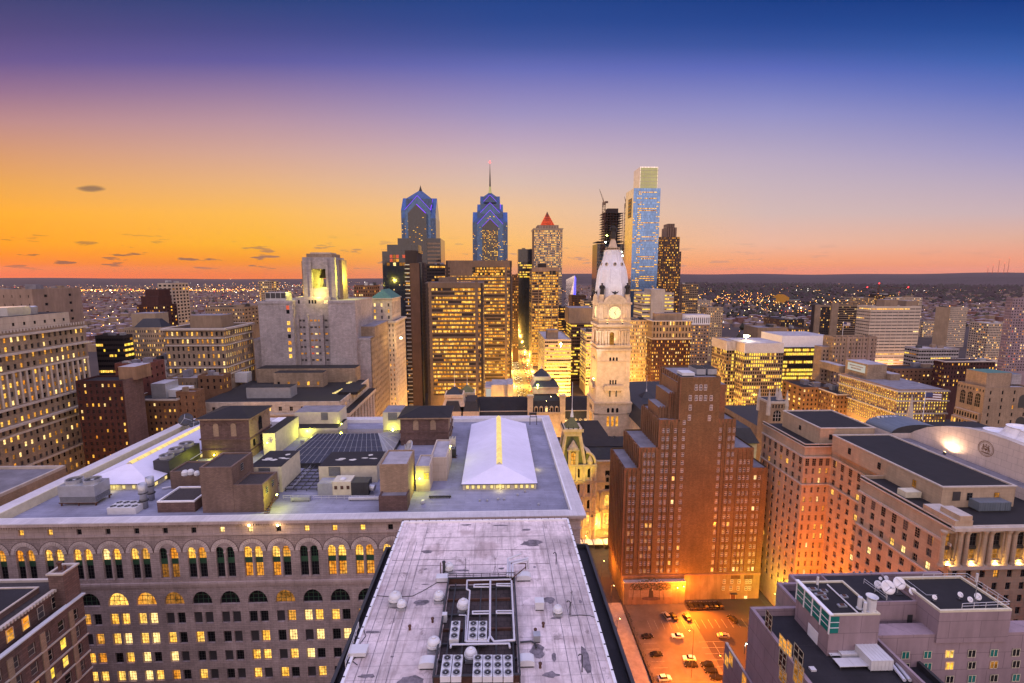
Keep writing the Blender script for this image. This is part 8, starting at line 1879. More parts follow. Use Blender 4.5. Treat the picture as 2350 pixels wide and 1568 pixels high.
# block with every window lit
pT=at(2062,894,Y=330);xT,zT=pT.x,pT.z;yT=at(1927,859,X=xT).y;yT=min(yT,440);xT1=at(2178,900,Y=330).x
B=Bld('railway_offices','cream corner block with nearly all windows glowing yellow and a signboard on its roof',xT+20,350);zb=at(2100,985,Y=330).z;nr=12;fh=(zT-1.5-zb)/nr
for sd,a0,a1,c,n in(('F',xT,xT1,330,18),('L',330,yT,xT,30)):grid(B,sd,a0,a1,c,zb,zT-1.5,n,nr,.46,.62,.85,'green','tan_far',.35,None,'frame_dark','dark',.2,shape='arch',rowlit=lambda j,k:.35 if j in(5,10)else .88);sheet(B,sd,a0,a1,c,zT-1.5,zT,'tan_far');sheet(B,sd,a0,a1,c,0,zb,'tan_far')
for j in(12,9,5):z=zb+j*fh;B.mb('cornice').box(xT-1.4,xT1,328.6,329.99,z-.5,z+.4,'trim');B.mb('cornice').box(xT-1.4,xT-.01,330,yT,z-.5,z+.4,'trim')
B.mb('wall').box(xT+.5,xT1,330.5,yT,0,zT-1,'cream','roof_grey');ph=MB();q0,q1=at(2003,868,Z=zT).x,0;ph.box(xT+6,xT+22,368,392,zT-1,zT+11,'cream','roof_light');ph.box(xT+22.01,xT+30,364,380,zT-1,zT+4,'cream','roof_light');ph.box(xT+2,xT+9,394,420,zT-1,zT+5,'cream','roof_light');po=ph.build('penthouse',B.root);sb=MB('white');sb.box(xT+5.6,xT+5.95,370,389,zT+3.5,zT+9.5,'panel_glow');sb.box(xT+5.5,xT+5.59,372,387,zT+7.2,zT+8.2,'grey_stone');sb.box(xT+5.5,xT+5.59,374,385,zT+5,zT+6.2,'grey_stone');sb.build('signboard',po);B.done()
tower('brick_building','red brick block with a pale upper storey left of the all lit corner block',1921,1990,905,378,44,'rust_brick',8,3.8,985,.4,.5,.1,'warm',side='L',sc=14,rec=.3,slit=.3,corn=.6)
B=tower('gothic_building','tan gothic block with three tall arched windows at the right edge',2262,2372,889,300,19,'buff_brick',4,5,985,.14,.5,.1,'warm',side='L',sc=0,rec=.3,done=False,roof='roof_light');x0,x1,y0,y1,z1=B.dim
grid(B,'L',y0,y1,x0-.01,z1-4.5,z1-1.2,9,1,.35,.5,.1,'home','buff_brick',.02)
for k in range(3):B.win('L',x0,y0+4+k*5.2,-.06,z1-14,3.4,9,'dark','arch',(3,4,.25),'buff_brick')
for j in range(3):
    B.mb('step').box(x0-1.4*(j+1),x0-.02,y0+1,y1-1,0,z1-18-j*5.5,'buff_brick','trim')
    for k in range(9):B.win('L',x0-1.4*(j+1),y0+2+k*1.9,-.05,z1-22.3-j*5.5,1.1,3.0,pick('home',B.r)if B.r.random()<.25 else 'dark','arch')
house_box(B,'upper_block',x0+3,x0+20,y0+3,y1-2,z1-1,z1+9,'buff_brick','copper');B.mb('upper_block').box(x0+26,x1,y0+8,y1,z1,z1+7,'grey_stone','metal_roof')
for z,h in((z1-14,9),(z1-32,12)):B.win('F',y0,x0+27,-.06,z,6.5,h,'frame_dark','arch')
B.done()
tower('office_building','long grey office block with ribbon windows below the white slab tower',2110,2202,800,540,20,'grey_stone',16,4.2,862,.92,.42,.18,'green',side='L',sc=6,run=4,roof='roof_light');tower('brick_building','dark brick block with a few lit windows and a pale cornice',2170,2285,829,440,12,'dark_red',16,4,890,.4,.5,.25,'warm',side='L',sc=10,corn=1.0)
tower('brick_building','low red roofed brick row between the striped slab and the all lit block',2050,2166,846,470,20,'rust_brick',12,4,880,.4,.4,.15,'warm',side='L',sc=4);tower('house','dark low house at the left foot of the art deco tower',1843,1925,889,400,30,'rust_brick',9,4,960,.4,.5,.2,'warm',side='L',sc=4)
# temple tower with pinnacles, and slender spires
def spire(m,x,y,z0,z1,r,mat,n=8):m.lathe(x,y,[(r,z0),(r*.9,z0+(z1-z0)*.35),(r*1.05,z0+(z1-z0)*.37),(.15,z1)],n,mat)
Y_=292.0;B=Bld('temple','grey stone temple tower with corner pinnacles and a tall spire',at(1785,930,Y=Y_).x,Y_);tx0,tx1=at(1765,920,Y=Y_).x,at(1806,920,Y=Y_).x;zt=at(1785,921,Y=Y_).z;w=tx1-tx0;B.mb('wall').box(tx0,tx1,Y_,Y_+w,0,zt,'buff_brick','slate');B.mb('wall').ring(tx0-.5,tx1+.5,Y_-.5,Y_+w+.5,zt-1.5,zt,.8,'trim')
for i,(x,y)in enumerate(((tx0,Y_),(tx1,Y_),(tx0,Y_+w),(tx1,Y_+w))):spire(B.mb('pinnacle'),x,y,zt-9,zt+7,1.3,'trim')
spire(B.mb('spire'),tx1-2.5,Y_+4,zt-6,at(1793,889,Y=Y_+4).z,2.2,'trim');B.win('F',Y_,(tx0+tx1)/2,-.06,zt-13,5,7,'dark','arch',(3,3,.3),'trim')
for k in range(6):B.win('F',Y_,tx0+w*(k+.5)/6,-.06,zt-4.5,.8,2.2,'dark')
B.mb('wall').box(tx0+4,tx0+40,Y_+w,Y_+70,0,zt-22,'buff_brick','slate');B.done()
m=MB('trim');p=at(2088,958,Y=285);spire(m,p.x,p.y,0,at(2089,907,Y=285).z,4.5,'trim');m.build('church_spire',None,'slim pale church spire in front of the all lit corner block','spire',loc=(p.x,p.y,0));m=MB('trim');p=at(1752,1050,Y=262);spire(m,p.x,p.y,0,at(1754,990,Y=262).z,3.4,'trim');m.build('church_spire',None,'slim spire lit green in the gap left of the cream annex','spire',loc=(p.x,p.y,0));GSP=p
def flag(label,px,pyb,pyt,Y,L):
    p=at(px,pyb,Y=Y);zt=at(px,pyt,Y=Y).z;T=thing('flagpole',label,'flagpole',tuple(p));m=MB('white');m.tube(p,(p.x,p.y,zt),.16,6);m.build('pole',T);f=MB();h=L*.55;n=8;wv=lambda t:.35*math.sin(t*5)
    for r_ in range(7):
        for k in range(n):a,b=k/n,(k+1)/n;z0,z1=zt-.6-h*r_/7-.25*a,zt-.6-h*(r_+1)/7-.25*a;f.poly([(p.x+.2+L*a,p.y+wv(a),z0),(p.x+.2+L*b,p.y+wv(b),z0-.25/n),(p.x+.2+L*b,p.y+wv(b),z1-.25/n),(p.x+.2+L*a,p.y+wv(a),z1)],'flag_blue' if(a<.4 and r_<4)else('red_brick' if r_%2==0 else 'white'))
    f.build('flag',T)
plain('flag_blue',(.05,.06,.16),.8);flag('flagpole with a drooping striped flag on the courthouse barrel roof',2117,965,898,205,7);flag('flagpole with a small striped flag on the art deco tower',1933,773,738,425,6)  # own dull blue of the flag cloth
m=MB('metal_dark');p=at(2030,984,Z=zJ)
for k in range(4):m.tube((p.x-3+k*2,p.y,zJ),(p.x-3+k*2,p.y,zJ+5),.1,4)
for k in range(3):m.tube((p.x-4,p.y,zJ+2+k*1.4),(p.x+4,p.y,zJ+2+k*1.4),.1,4);[m.lathe(p.x-3.4+q*1.7,p.y-.4,[(.5,zJ+1.7+k*1.4),(.5,zJ+2.4+k*1.4)],8,'metal_white')for q in range(5)]
m.build('floodlight_rack',None,'rack of round floodlights at the far corner of the courthouse roof','floodlights',loc=tuple(p))
# ------------------------------------------------------------------ streets
def at0(px,py):return at(px,py,Z=0)
SX0,SX1=19.0,54.0
strip('street',SX0+4,SX1-4,396,2600,.02,'asphalt');strip('pavement',SX0,SX0+4,396,1500,.14,'paving');strip('pavement',SX1-4,SX1,396,1500,.14,'paving')
lx0=xor_+1.0;kx=at0(1440,1397).x
strip('road',lx0,kx-9,40,232,.02,'asphalt');strip('road',kx-60,kx+120,205,232,.024,'asphalt');strip('pavement',kx-9,kx-2,40,YBn-1,.14,'paving')
strip('parking_lot',kx-.5,c1.x+14,60,YBn-2.4,.03,'lot_asphalt');strip('plaza',-60,130,233,470,.03,'paving');strip('alley',xs[7]+.5,xA-.5,100,330,.03,'asphalt')
mk=MB('line_paint')
yb=YBn-12
for k in range(22):x=kx+6+k*2.75;mk.poly([(x,yb-5,.04),(x+.12,yb-5,.04),(x+.12,yb,.04),(x,yb,.04)])
for k in range(26):
    y=yb-12-k*2.9
    for xa,xb in((kx+1,kx+6),(kx+22,kx+33)):mk.poly([(xa,y,.04),(xb,y,.04),(xb,y+.12,.04),(xa,y+.12,.04)])
mk.poly([(kx+27.4,yb-85,.044),(kx+27.55,yb-85,.044),(kx+27.55,yb-12,.044),(kx+27.4,yb-12,.044)])
for k in range(10):mk.poly([(lx0+6,60+k*15,.03),(lx0+6.2,60+k*15,.03),(lx0+6.2,66+k*15,.03),(lx0+6,66+k*15,.03)])
for k in range(9):mk.poly([(SX0+6+k*2.6,418,.03),(SX0+7.2+k*2.6,418,.03),(SX0+7.2+k*2.6,424,.03),(SX0+6+k*2.6,424,.03)])
mk.build('road_marking',kind='structure')
hg=MB('leaf_dull');rr_=random.Random(4)
for k in range(900):
    y=rr_.uniform(62,YBn-8);x=kx-1.2+rr_.gauss(0,.5);z=rr_.uniform(.1,1.3);s_=.35;hg.poly([(x+s_*rr_.uniform(-1,1),y+s_*rr_.uniform(-1,1),z+s_*rr_.uniform(-1,1))for q in range(3)],rr_.choice(['leaf_dull','leaf_dark']))
hg.box(kx-1.6,kx-.8,62,YBn-8,0,.9,'bark');hg.build('hedge',None,'long low scrubby hedge between the pavement and the parking lot','hedge',loc=(kx,120,0))
# ------------------------------------------------------------------ cars
def car(label,body,loc,rz,group=None,suv=False):
    T=thing('parked_car',label,'car',loc,group);OFF[T.name]=Vector((0,0,0));L,Wd=4.5,1.8;h=.95 if not suv else 1.05;rf=1.45 if not suv else 1.75
    m=MB(body);pr=[(-2.25,.35),(2.25,.35),(2.25,.68),(2.1,.82),(.95,h),(-1.75,h+.03),(-2.2,.9),(-2.27,.6)]
    A=[(x,-Wd/2,z)for x,z in pr];Bq=[(x,Wd/2,z)for x,z in pr];n=len(pr);m.raw(A+Bq,[tuple(range(n)),tuple(range(2*n-1,n-1,-1))]+[(i,(i+1)%n,n+(i+1)%n,n+i)for i in range(n)])
    tb=-1.9 if suv else-1.45;m.frustum(tb,.95,-.86,.86,h,tb+.35,.25,-.66,.66,rf,'car_glass',body);m.build('body',T)
    for x in(-1.4,1.4):
        for y in(-.82,.82):w=MB('tyre');w.tube((x,y-.1,.33),(x,y+.1,.33),.33,12);w.tube((x,y-.11,.33),(x,y+.11,.33),.18,8,'metal');w.build('wheel',T)
    for y in(-.62,.62):g=MB('metal_white');g.box(2.2,2.27,y-.18,y+.18,.6,.74);g.build('headlight',T);g=MB('red_brick');g.box(-2.3,-2.2,y-.18,y+.18,.66,.82);g.build('tail_light',T)
    T.rotation_euler=(0,0,rz);return T
plain('car_black',(.012,.012,.014),.2,.2,.6,.05);plain('car_white',(.6,.6,.58),.25,0,.6,.05);plain('car_silver',(.30,.30,.29),.3,.5,.6,.05)
def z7(px,py):p=at(px*.20085+1370.8,py*.20085+1253.3,Z=0);return(p.x,p.y,.03)
for px,py,c_,rz,suv,lb in((790,815,'car_silver',100,1,'silver estate car nose in below the mural'),(870,820,'car_black',102,0,'dark saloon beside the silver estate below the mural'),(1025,830,'car_black',105,0,'black saloon alone right of the mural lamp'),(1545,850,'car_black',108,1,'long black car near the red door'),(570,1050,'car_black',8,0,'black saloon by the hedge, nearest the mural'),(915,1045,'car_white',176,0,'white saloon alone in the middle of the lot'),(1440,1040,'car_silver',172,0,'pale saloon in the right half of the lot'),(675,1255,'car_black',4,0,'second black saloon along the hedge'),(1050,1300,'car_white',174,0,'white saloon touching a black one in the middle row'),(1070,1375,'car_black',174,1,'black car right in front of the white one in the middle row'),(1255,1375,'car_black',172,1,'first of three black cars in a tight row'),(1300,1445,'car_black',172,0,'second of three black cars in a tight row'),(1360,1520,'car_black',172,0,'last of three black cars in a tight row'),(770,1530,'car_white',4,1,'white tall car at the bottom of the lot by the hedge')):
    car(lb,c_,z7(px,py),R(rz),'cars in the orange lit parking lot',suv)
for k in range(9):
    x=at(1589+k*11.5,1402,Z=0).x;
    car('dark car in the row parked tight against the brick tower wall','car_black',(x,YBn-4.6,.03),R(90),'cars against the brick tower wall',k%3==0)if k<7 else None
proto=None;rr_=random.Random(21)
lanes=[(SX0+6.5,1),(SX0+10,1),(SX0+13.5,1),(SX1-13,0),(SX1-9.5,0),(SX1-6.2,0)]
protos={}
for d in(1,0):
    T=thing('street_car','oncoming car with white headlights in the left lanes of the canyon street' if d else 'outgoing car with red tail lights in the right lanes of the canyon street','car',(0,0,0),'cars in the canyon street');m=MB('car_black');m.box(-.9,.9,-2.2,2.2,.35,.95);m.frustum(-.85,.85,-1.4,1.2,.95,-.65,.65,-.9,.6,1.45,'car_glass','car_black');m.build('body',T)
    for x in(-.6,.6):g=MB('head_glow' if d else 'tail_glow');g.box(x-.3,x+.3,-2.32,-2.21,.55,.9);g.build('headlight' if d else 'tail_light',T)
    protos[d]=T
for(lx,d)in lanes:
    y=404+rr_.uniform(0,8);first=True
    while y<1100:
        if protos[d]is not None and protos[d].location.y==0:protos[d].location=(lx,y,.03)
        else:copy_tree(protos[d],(lx,y,.03))
        y+=rr_.uniform(12,26)
# ------------------------------------------------------------------ lamps, each carrying its own light
def plight(T,loc,watts,col,r=.4,spot=None,size=1.2):
    l=bpy.data.lights.new('light','SPOT' if spot else 'POINT');l.energy=watts;l.color=col;l.shadow_soft_size=r
    o=bpy.data.objects.new('light',l);COL.objects.link(o);o.parent=T;o.location=Vector(loc)-OFF[T.name]
    if spot:l.spot_size=size;l.spot_blend=.6;o.rotation_euler=(Vector(spot)-Vector(loc)).to_track_quat('-Z','Y').to_euler()
    return o
ORA,YEL,GRN,WRM=(1,.25,.012),(1,.50,.075),(.80,.95,.10),(1,.66,.28)
def lamp(label,x,y,zg,h,watts,col,bulb='lamp_warm',name='street_lamp',arm=1.2,group=None,rad=.22,aim=None):
    T=thing(name,label,'lamp',(x,y,zg),group);m=MB('metal_dark');m.tube((x,y,zg),(x,y,zg+h),.12,6,r2=.07);m.path([(x,y,zg+h),(x+arm*.6,y,zg+h+.35),(x+arm,y,zg+h+.3)],.05,5);m.build('pole',T)
    g=MB(bulb);g.lathe(x+arm,y,[(.05,zg+h-.1),(rad,zg+h),(rad*1.1,zg+h+.12),(.06,zg+h+.2)],8);g.build('bulb',T);hd=MB('metal_dark');hd.lathe(x+arm,y,[(rad*1.2,zg+h+.13),(rad,zg+h+.3),(.05,zg+h+.36)],8);hd.build('lamp_head',T)
    if watts:plight(T,(x+arm,y,zg+h-.35),watts,col,.4,aim,R(125))
    return T
LAST=[None]
def wall_lamp(label,p,watts,col,bulb='lamp_green',off=(0,-.7,0),name='wall_lamp'):
    p=Vector(p);T=thing(name,label,'lamp',tuple(p));b=MB('metal_dark');b.box(p.x-.2,p.x+.2,p.y-.05,p.y+.25,p.z-.1,p.z+.3);b.build('bracket',T);g=MB(bulb);g.lathe(p.x,p.y-.2,[(.05,p.z-.25),(.22,p.z-.1),(.22,p.z+.12),(.05,p.z+.25)],8);g.build('bulb',T)
    plight(T,p+Vector(off),watts,col,.25);LAST[0]=T;return T
# parking lot sodium lamps
p=at(1569,1346,Y=YBn-2.8);wall_lamp('bright orange lamp at the corner of the mural wall',p,12000,ORA,'lamp_orange',(.8,-2.0,-.2));plight(LAST[0],p+Vector((.6,-3.0,.1)),230000,(1,.20,.007),.4,(kx+30,YBn-26,0),R(135));p=at(1555,1349,Y=YBn-2.8);wall_lamp('second orange lamp beside the mural, pointing at the wall',p,4500,ORA,'lamp_orange',(-1.5,-2.2,.3))
p=at(1731,1388,Y=YBn-.6);wall_lamp('yellow lamp at the alley corner of the brick tower',p,3500,YEL,'lamp_warm',(0,-1.2,0))
lamp('added sodium lamp mast that fills the parking lot with orange light',kx+16,YBn-50,0,17,170000,(1,.20,.007),'lamp_orange',aim=(kx+18,YBn-47,0));lamp('sodium lamp mast at the hidden right side of the lot',c1.x+2,YBn-40,0,18,60000,ORA,'lamp_orange',arm=-1.5,aim=(c1.x-3,YBn-40,0))  # first mast is added to spread orange light; the wall lamps are the source
lamp('tall sodium lamp in the lane below the cream annex',xM-6,yM0+22,0,20,170000,(1,.20,.007),'lamp_orange',arm=-1);lamp('sodium lamp at the notch of the cream annex',xM-10,yA0-16,0,18,60000,ORA,'lamp_orange',arm=1)
p=at(1710,1477,Z=59.5);lamp('dazzling white lamp on the low wing of the pink hotel',p.x,p.y,57.0,2.4,1500,(.8,1,.75),'lamp_white','roof_lamp',.4)
# streets around the palace
for k,(px,py)in enumerate(((1362,1240),(1395,1262),(1380,1330),(1402,1390),(1415,1470))):p=at0(px,py);lamp(('nearest','second','third','fourth','last')[4-k]+' yellow street lamp along the road right of the near roof',p.x,p.y,.1,9,9000 if k<3 else 6000,YEL if k<2 else ORA,'lamp_warm',arm=1)
lamp('yellow street lamp before the entrance pavilion of the palace',ex(1330,1235),YE-14,0,9,4500,YEL,arm=.6);p=at(1752,1330,Z=12);lamp('greenish lamp in the alley left of the cream annex',xA-3.5,yA0+4,0,11,13000,(.9,.8,.08),'lamp_green',arm=-1)
for side,x in(('left',SX0+2),('right',SX1-2)):
    for k in range(15):
        y=410+k*46;lamp('yellow street lamp in the long row on the '+side+' side of the canyon street',x,y,.14,10,300000 if k%2==0 else 0,YEL,'lamp_warm',arm=2 if side=='left' else-2,group='street lamps of the canyon street',rad=.45)
for lb,x,y,w,c in(('street lamp between the palace and the amber twins',8,430,30000,YEL),('street lamp in the gap beside the bank portico',-70,300,12000,ORA),('street lamp between the dark hotel and the ribbed tower',175,480,30000,YEL),('street lamp in the square behind the palace',105,430,30000,YEL),('street lamp behind the temple tower',215,330,16000,YEL),('street lamp below the front amber twin',-30,438,26000,YEL),('street lamp below the green pyramid tower',-66,362,30000,YEL),('street lamp at the foot of the dark brick hotel',150,500,30000,YEL),('street lamp at the foot of the floodlit white slab',205,418,16000,YEL),('street lamp before the green glass office block',275,455,26000,YEL),('street lamp below the all lit corner block',240,318,16000,YEL),('street lamp below the left wall of the all lit block',xT-14,365,18000,YEL),('street lamp before the art deco tower',285,410,16000,YEL),('street lamp below the striped office slab',500,585,26000,(1,.55,.3)),('street lamp at the left foot of the huge cream block',XC+7,214,40000,YEL),('street lamp farther left below the huge cream block',XC+8,186,30000,YEL),('street lamp below the orange brick block',-160,226,5000,ORA),('street lamp behind the clock tower',70,500,40000,YEL),('street lamp beside the pale banded block',60,500,16000,YEL),('street lamp below the cream ribbed tower',120,520,30000,YEL),('street lamp before the temple tower',160,275,9000,YEL),('street lamp by the belfry tower flank',-78,340,14000,WRM)):
    lamp('yellow '+lb,x,y,0,12,w*5.5,c,'lamp_warm',arm=.8,rad=.4)
# palace and clock tower floodlights
def flood(label,x,y,z,tgt,watts,col,size=1.0,bulb='lamp_warm'):
    T=thing('floodlight',label,'floodlight',(x,y,z));d=(Vector(tgt)-Vector((x,y,z))).normalized();m=MB('metal_dark');m.box(x-.3,x+.3,y-.3,y+.3,z,z+.4);m.build('base',T);g=MB('metal_dark');c=Vector((x,y,z+.8));g.tube(c-d*.4,c+d*.2,.35,8);g.tube(c+d*.19,c+d*.22,.3,8,bulb);g.build('lamp_head',T);plight(T,c+d*.5,watts,col,.5,tgt,size)
zr0=ez(1037)+1.4;FW_=(1,.60,.20)
for k,(dx,w)in enumerate(((-14,300000),(4,330000),(22,280000))):flood(('left','middle','right')[k]+' floodlight on the near palace roof aimed up the clock tower',tcx+dx,YE+17,zr0,(tcx+dx*.2,tcy-10,tz(1050)),w*.24,FW_,1.0)
for k,(dx,dy)in enumerate(((-44,2),(-44,-20))):flood(('front','rear')[1-k]+' floodlight left of the clock tower aimed at its left face',tcx+dx,tcy+dy,zr0,(tcx-9,tcy,tz(1000)),80000,(1,.52,.12),1.0)
for k,(dx,dy)in enumerate(((-16,-22),(16,-22),(-24,14))):flood(('left','right','side')[k]+' floodlight aimed at the white dome of the clock tower',tcx+dx*1.6,tcy+dy*1.6,zr0-2,(tcx,tcy,tz(430)),190000,(.92,.92,1),.45)
for k,s_ in enumerate((-1,1)):flood(('left','right')[k]+' warm floodlight on the ledge under the clock',tcx+s_*5,Y0*0+tcy-hc-1.6,z3+.5,(tcx+s_*4,tcy-hc,z4),900,YEL,1.6)
flood('warm floodlight on the column stage ledge of the clock tower',tcx,tcy-hs-1.4,z2+1.0,(tcx,tcy-9,z3),1200,(1,.55,.18),1.9)
flood('green yellow floodlight aimed at the entrance pavilion roof',xm+4,yp-30,30,(xm,yp+6,zp+6),45000,(1,.80,.07),.9);flood('yellow floodlight washing the right part of the palace front',xp1+16,YE-26,1,(xp1+12,YE,24),8000,(1,.52,.06),1.6);flood('yellow floodlight washing the pavilion front',xp0+6,yp-22,1,(xp0+6,yp,22),7000,(1,.54,.05),1.6)
def bare_light(root,loc,w,c,r=.6):plight(root,loc,w,c,r)
bare_light(C.root,FLOOD2+Vector((0,-1.5,.6)),1500,(.8,1,.6));bare_light(C.root,(at(1250,935,Y=YW).x,YW-22,12),20000,YEL);bare_light(C.root,(at(1322,935,Y=YW).x,YW-14,30),9000,(1,.62,.2))
# lamps on the store roof
for lb,(px,py,Y),w in(('left wall lamp on the cream lower room',(706,989,Fx[2]),900),('wall lamp at the right end of the cream upper room',(784,973,F2[2]),700),('wall lamp in the gap left of the cream side room',(614,1016,Hx[2]-2),900),('wall lamp low on the left brown tower',(492,1044,RT1[2]),500),('wall lamp by the rusty steel stair',(636,1135,Bx[2]+2),900),('green wall lamp over the little hut',(963,1098,Lx[2]),700),('wall lamp behind the tan plant room',(937,1118,Ex[2]+3),900),('wall lamp beside the pale room and right skylight',(1034,1024,Kx[2]+12),700),('wall lamp behind the dark cooling towers',(452,1062,RT1[2]+1),900),('lamp by the square louvre of the cream room near the right brown tower',(902,985,Gx[2]),700)):wall_lamp('yellow green '+lb,at(px,py,Y=Y-.3),w*1.7,(.85,.85,.06),'lamp_green')
for k,px in enumerate((572,638)):wall_lamp(('left' if k==0 else 'right')+' of two dazzling lamps on the store front frieze',at(px,1205,Y=YWN-.9),260,WRM,'lamp_warm',(0,-.9,-.2),'facade_lamp')
for s_,n_ in((SK1,'right'),(SK2,'left')):
    for q in(0,1):bare_light(WNRT,((s_[0]+s_[1])/2 if q==0 else s_[1]+1.5,s_[2]-1.2 if q==0 else s_[2]+14,ZR+1.2),160,(1,.80,.2))
# warm lamps in the colonnade of the annex, lamps behind the courthouse ledge, belfry
for k in range(10):x=x0c+cnr*k;T=thing('niche_lamp','warm lamp on the sill of a colonnade bay of the cream annex','lamp',(x,yM0-.3,zc0+.3),'sill lamps of the annex colonnade');g=MB('lamp_warm');g.box(x-.5,x+.5,yM0-.25,yM0-.05,zc0+.26,zc0+.42);g.build('bulb',T);hb_=MB('metal_dark');hb_.box(x-.6,x+.6,yM0-.3,yM0-.02,zc0+.252,zc0+.258);hb_.build('tray',T);plight(T,(x,yM0-.15,zc0+1.0),420,(1,.58,.12),.3)
for k,(px,py)in enumerate(((2070,1030),(2165,1062))):p=at(px,py,X=xJ+1.6);flood(('far' if k==0 else 'near')+' floodlight behind the courthouse ledge aimed at the curved wall',p.x,p.y,zJ,(xG,p.y,zJ+7),5200 if k else 3000,(1,.62,.36),2.9)
bare_light(bpy.data.objects[bo.parent.name],BELF,22000,(1,.85,.10));bare_light(bpy.data.objects[bo.parent.name],BELF+Vector((18,-3,4)),26000,(1,.85,.08));bare_light(bpy.data.objects[bo.parent.name],(cxB,cyB-hwB-5,zsB-4),9000,(1,.72,.16));bare_light(bpy.data.objects[bo.parent.name],(cxB-hwB-6,cyB-6,zsB-3),7000,(1,.78,.12))  # points outside the belfry are added, without fixtures, so its crown glows
T=thing('floodlight','bright lamp at the right shoulder of the green pyramid tower','floodlight',tuple(at(920,778,Y=376)));p=OFF[T.name];g=MB('lamp_warm');g.lathe(p.x,p.y,[(.1,p.z),(.9,p.z+.3),(.9,p.z+1.2),(.1,p.z+1.5)],8);g.build('bulb',T);plight(T,p+Vector((0,-1.5,.5)),5000,WRM)
T=thing('floodlight','violet floodlight at the right foot of the art deco tower','floodlight',tuple(VIOL));g=MB('led_violet');g.box(VIOL.x-.6,VIOL.x+.6,VIOL.y-.3,VIOL.y+.3,VIOL.z,VIOL.z+.6);g.build('bulb',T);plight(T,VIOL+Vector((1,-3,2)),22000,(.35,.12,1))
for p,w,rt in((FLOOD1+Vector((0,-2,4)),2500,None),(FLOOD3+Vector((0,-6,1)),9000,None)):
    T=thing('floodlight','small roof floodlight facing down, on the pale banded block' if w<4000 else 'small roof floodlight facing down, on the white slab with the ribbed top','floodlight',tuple(p));g=MB('lamp_warm');g.box(p.x-.3,p.x+.3,p.y-.3,p.y+.3,p.z,p.z+.4);g.build('bulb',T);plight(T,p,w,(1,.85,.7))
T=thing('floodlight','lamp lighting the concave wall of the exhibition hall','floodlight',(HALL.x+6,414,1));g=MB('lamp_warm');g.box(HALL.x+5.5,HALL.x+6.5,413.7,414.3,1,1.6);g.build('bulb',T);plight(T,(HALL.x+6,413,3),16000,(1,.78,.32))
T=thing('floodlight','green lamp at the foot of the slim green lit spire','floodlight',(GSP.x-4,252,8));g=MB('lamp_green');g.box(GSP.x-4.4,GSP.x-3.6,251.7,252.3,8,8.6);g.build('bulb',T);plight(T,(GSP.x-4,251,10),14000,(.75,.95,.06))
# market tents and stalls at the palace corner
for k in range(4):
    x=ex(1345,1235)+k*5.2-6;y=YE-9;m=MB('white');m.frustum(x-2.4,x+2.4,y-2.4,y+2.4,2.6,x-.1,x+.1,y-.1,y+.1,4.4,'white');[m.tube((x+a*2.3,y+b*2.3,0),(x+a*2.3,y+b*2.3,2.6),.06,4,'metal')for a in(-1,1)for b in(-1,1)];m.build('market_tent',None,'white peaked market tent in the row at the palace corner','tent','market tents at the palace corner',loc=(x,y,0))
# steel gangways, ducts and tanks between the plant rooms of the store
m=MB('metal_dark');a,b=rp(655,1128),rp(722,1066)
for k in range(9):y=a.y+(b.y-a.y)*k/8;m.box(a.x,a.x+9,y-.12,y+.12,ZR+.5,ZR+.75)
for k in range(5):x=a.x+9*k/4;m.box(x-.12,x+.12,a.y,b.y,ZR+.76,ZR+.95)
for k in range(4):m.box(a.x+3*k-.1,a.x+3*k+.1,a.y,a.y+.2,ZR,ZR+.5)
m.build('steel_grating',None,'dark open steel grating between the two patched plant rooms','grating',loc=tuple(a))
for px,py,L,w,h,mt,lb in((668,1152,5,1.2,.9,'metal','grey duct run on the roof left of the air handlers'),(800,1150,9,.7,.6,'rail','long pale duct along the walkway railing'),(690,1020,6,1.1,1.0,'metal','silver duct beside the large glass skylight'),(845,1012,5,1.4,1.3,'metal_dark','dark duct right of the large glass skylight'),(905,1050,3,1.6,1.2,'metal_white','white duct box by the tan plant room'),(985,1145,6,.5,.35,'metal_dark','low dark conduit left of the right skylight'),(330,1095,4,1.0,1.1,'metal','grey duct between the left skylight and the exhaust stacks'),(410,1150,3,1.3,.9,'rust','rusty duct next to the lean-to shed')):
    p=rp(px,py);m=MB(mt);m.box(p.x,p.x+L,p.y,p.y+w,ZR+.3,ZR+.3+h)
    for k in range(int(L)+1):m.box(p.x+k-.05,p.x+k+.05,p.y-.06,p.y+w+.06,ZR+.25,ZR+.36+h,mt)
    for k in(0.3,L-.5):m.box(p.x+k,p.x+k+.2,p.y+.1,p.y+w-.1,ZR,ZR+.3,'metal_dark')
    m.build('duct',None,lb,'duct',loc=tuple(p))
for px,py,r,h,lb in((425,1100,.9,1.6,'left of three round drums on the low brick room'),(438,1098,.9,1.6,'middle of three round drums on the low brick room'),(452,1100,.7,1.4,'right of three round drums on the low brick room')):
    z=at(430,1082,Y=rp(428,1122).y).z-.35;p=at(px,py-8,Z=z);m=MB('metal_white');m.lathe(p.x,p.y,[(r*.6,z),(r,z+.3),(r,z+h*.7),(r*.6,z+h),(.1,z+h+.1)],12);m.build('vent_drum',None,lb,'vent',loc=tuple(p))
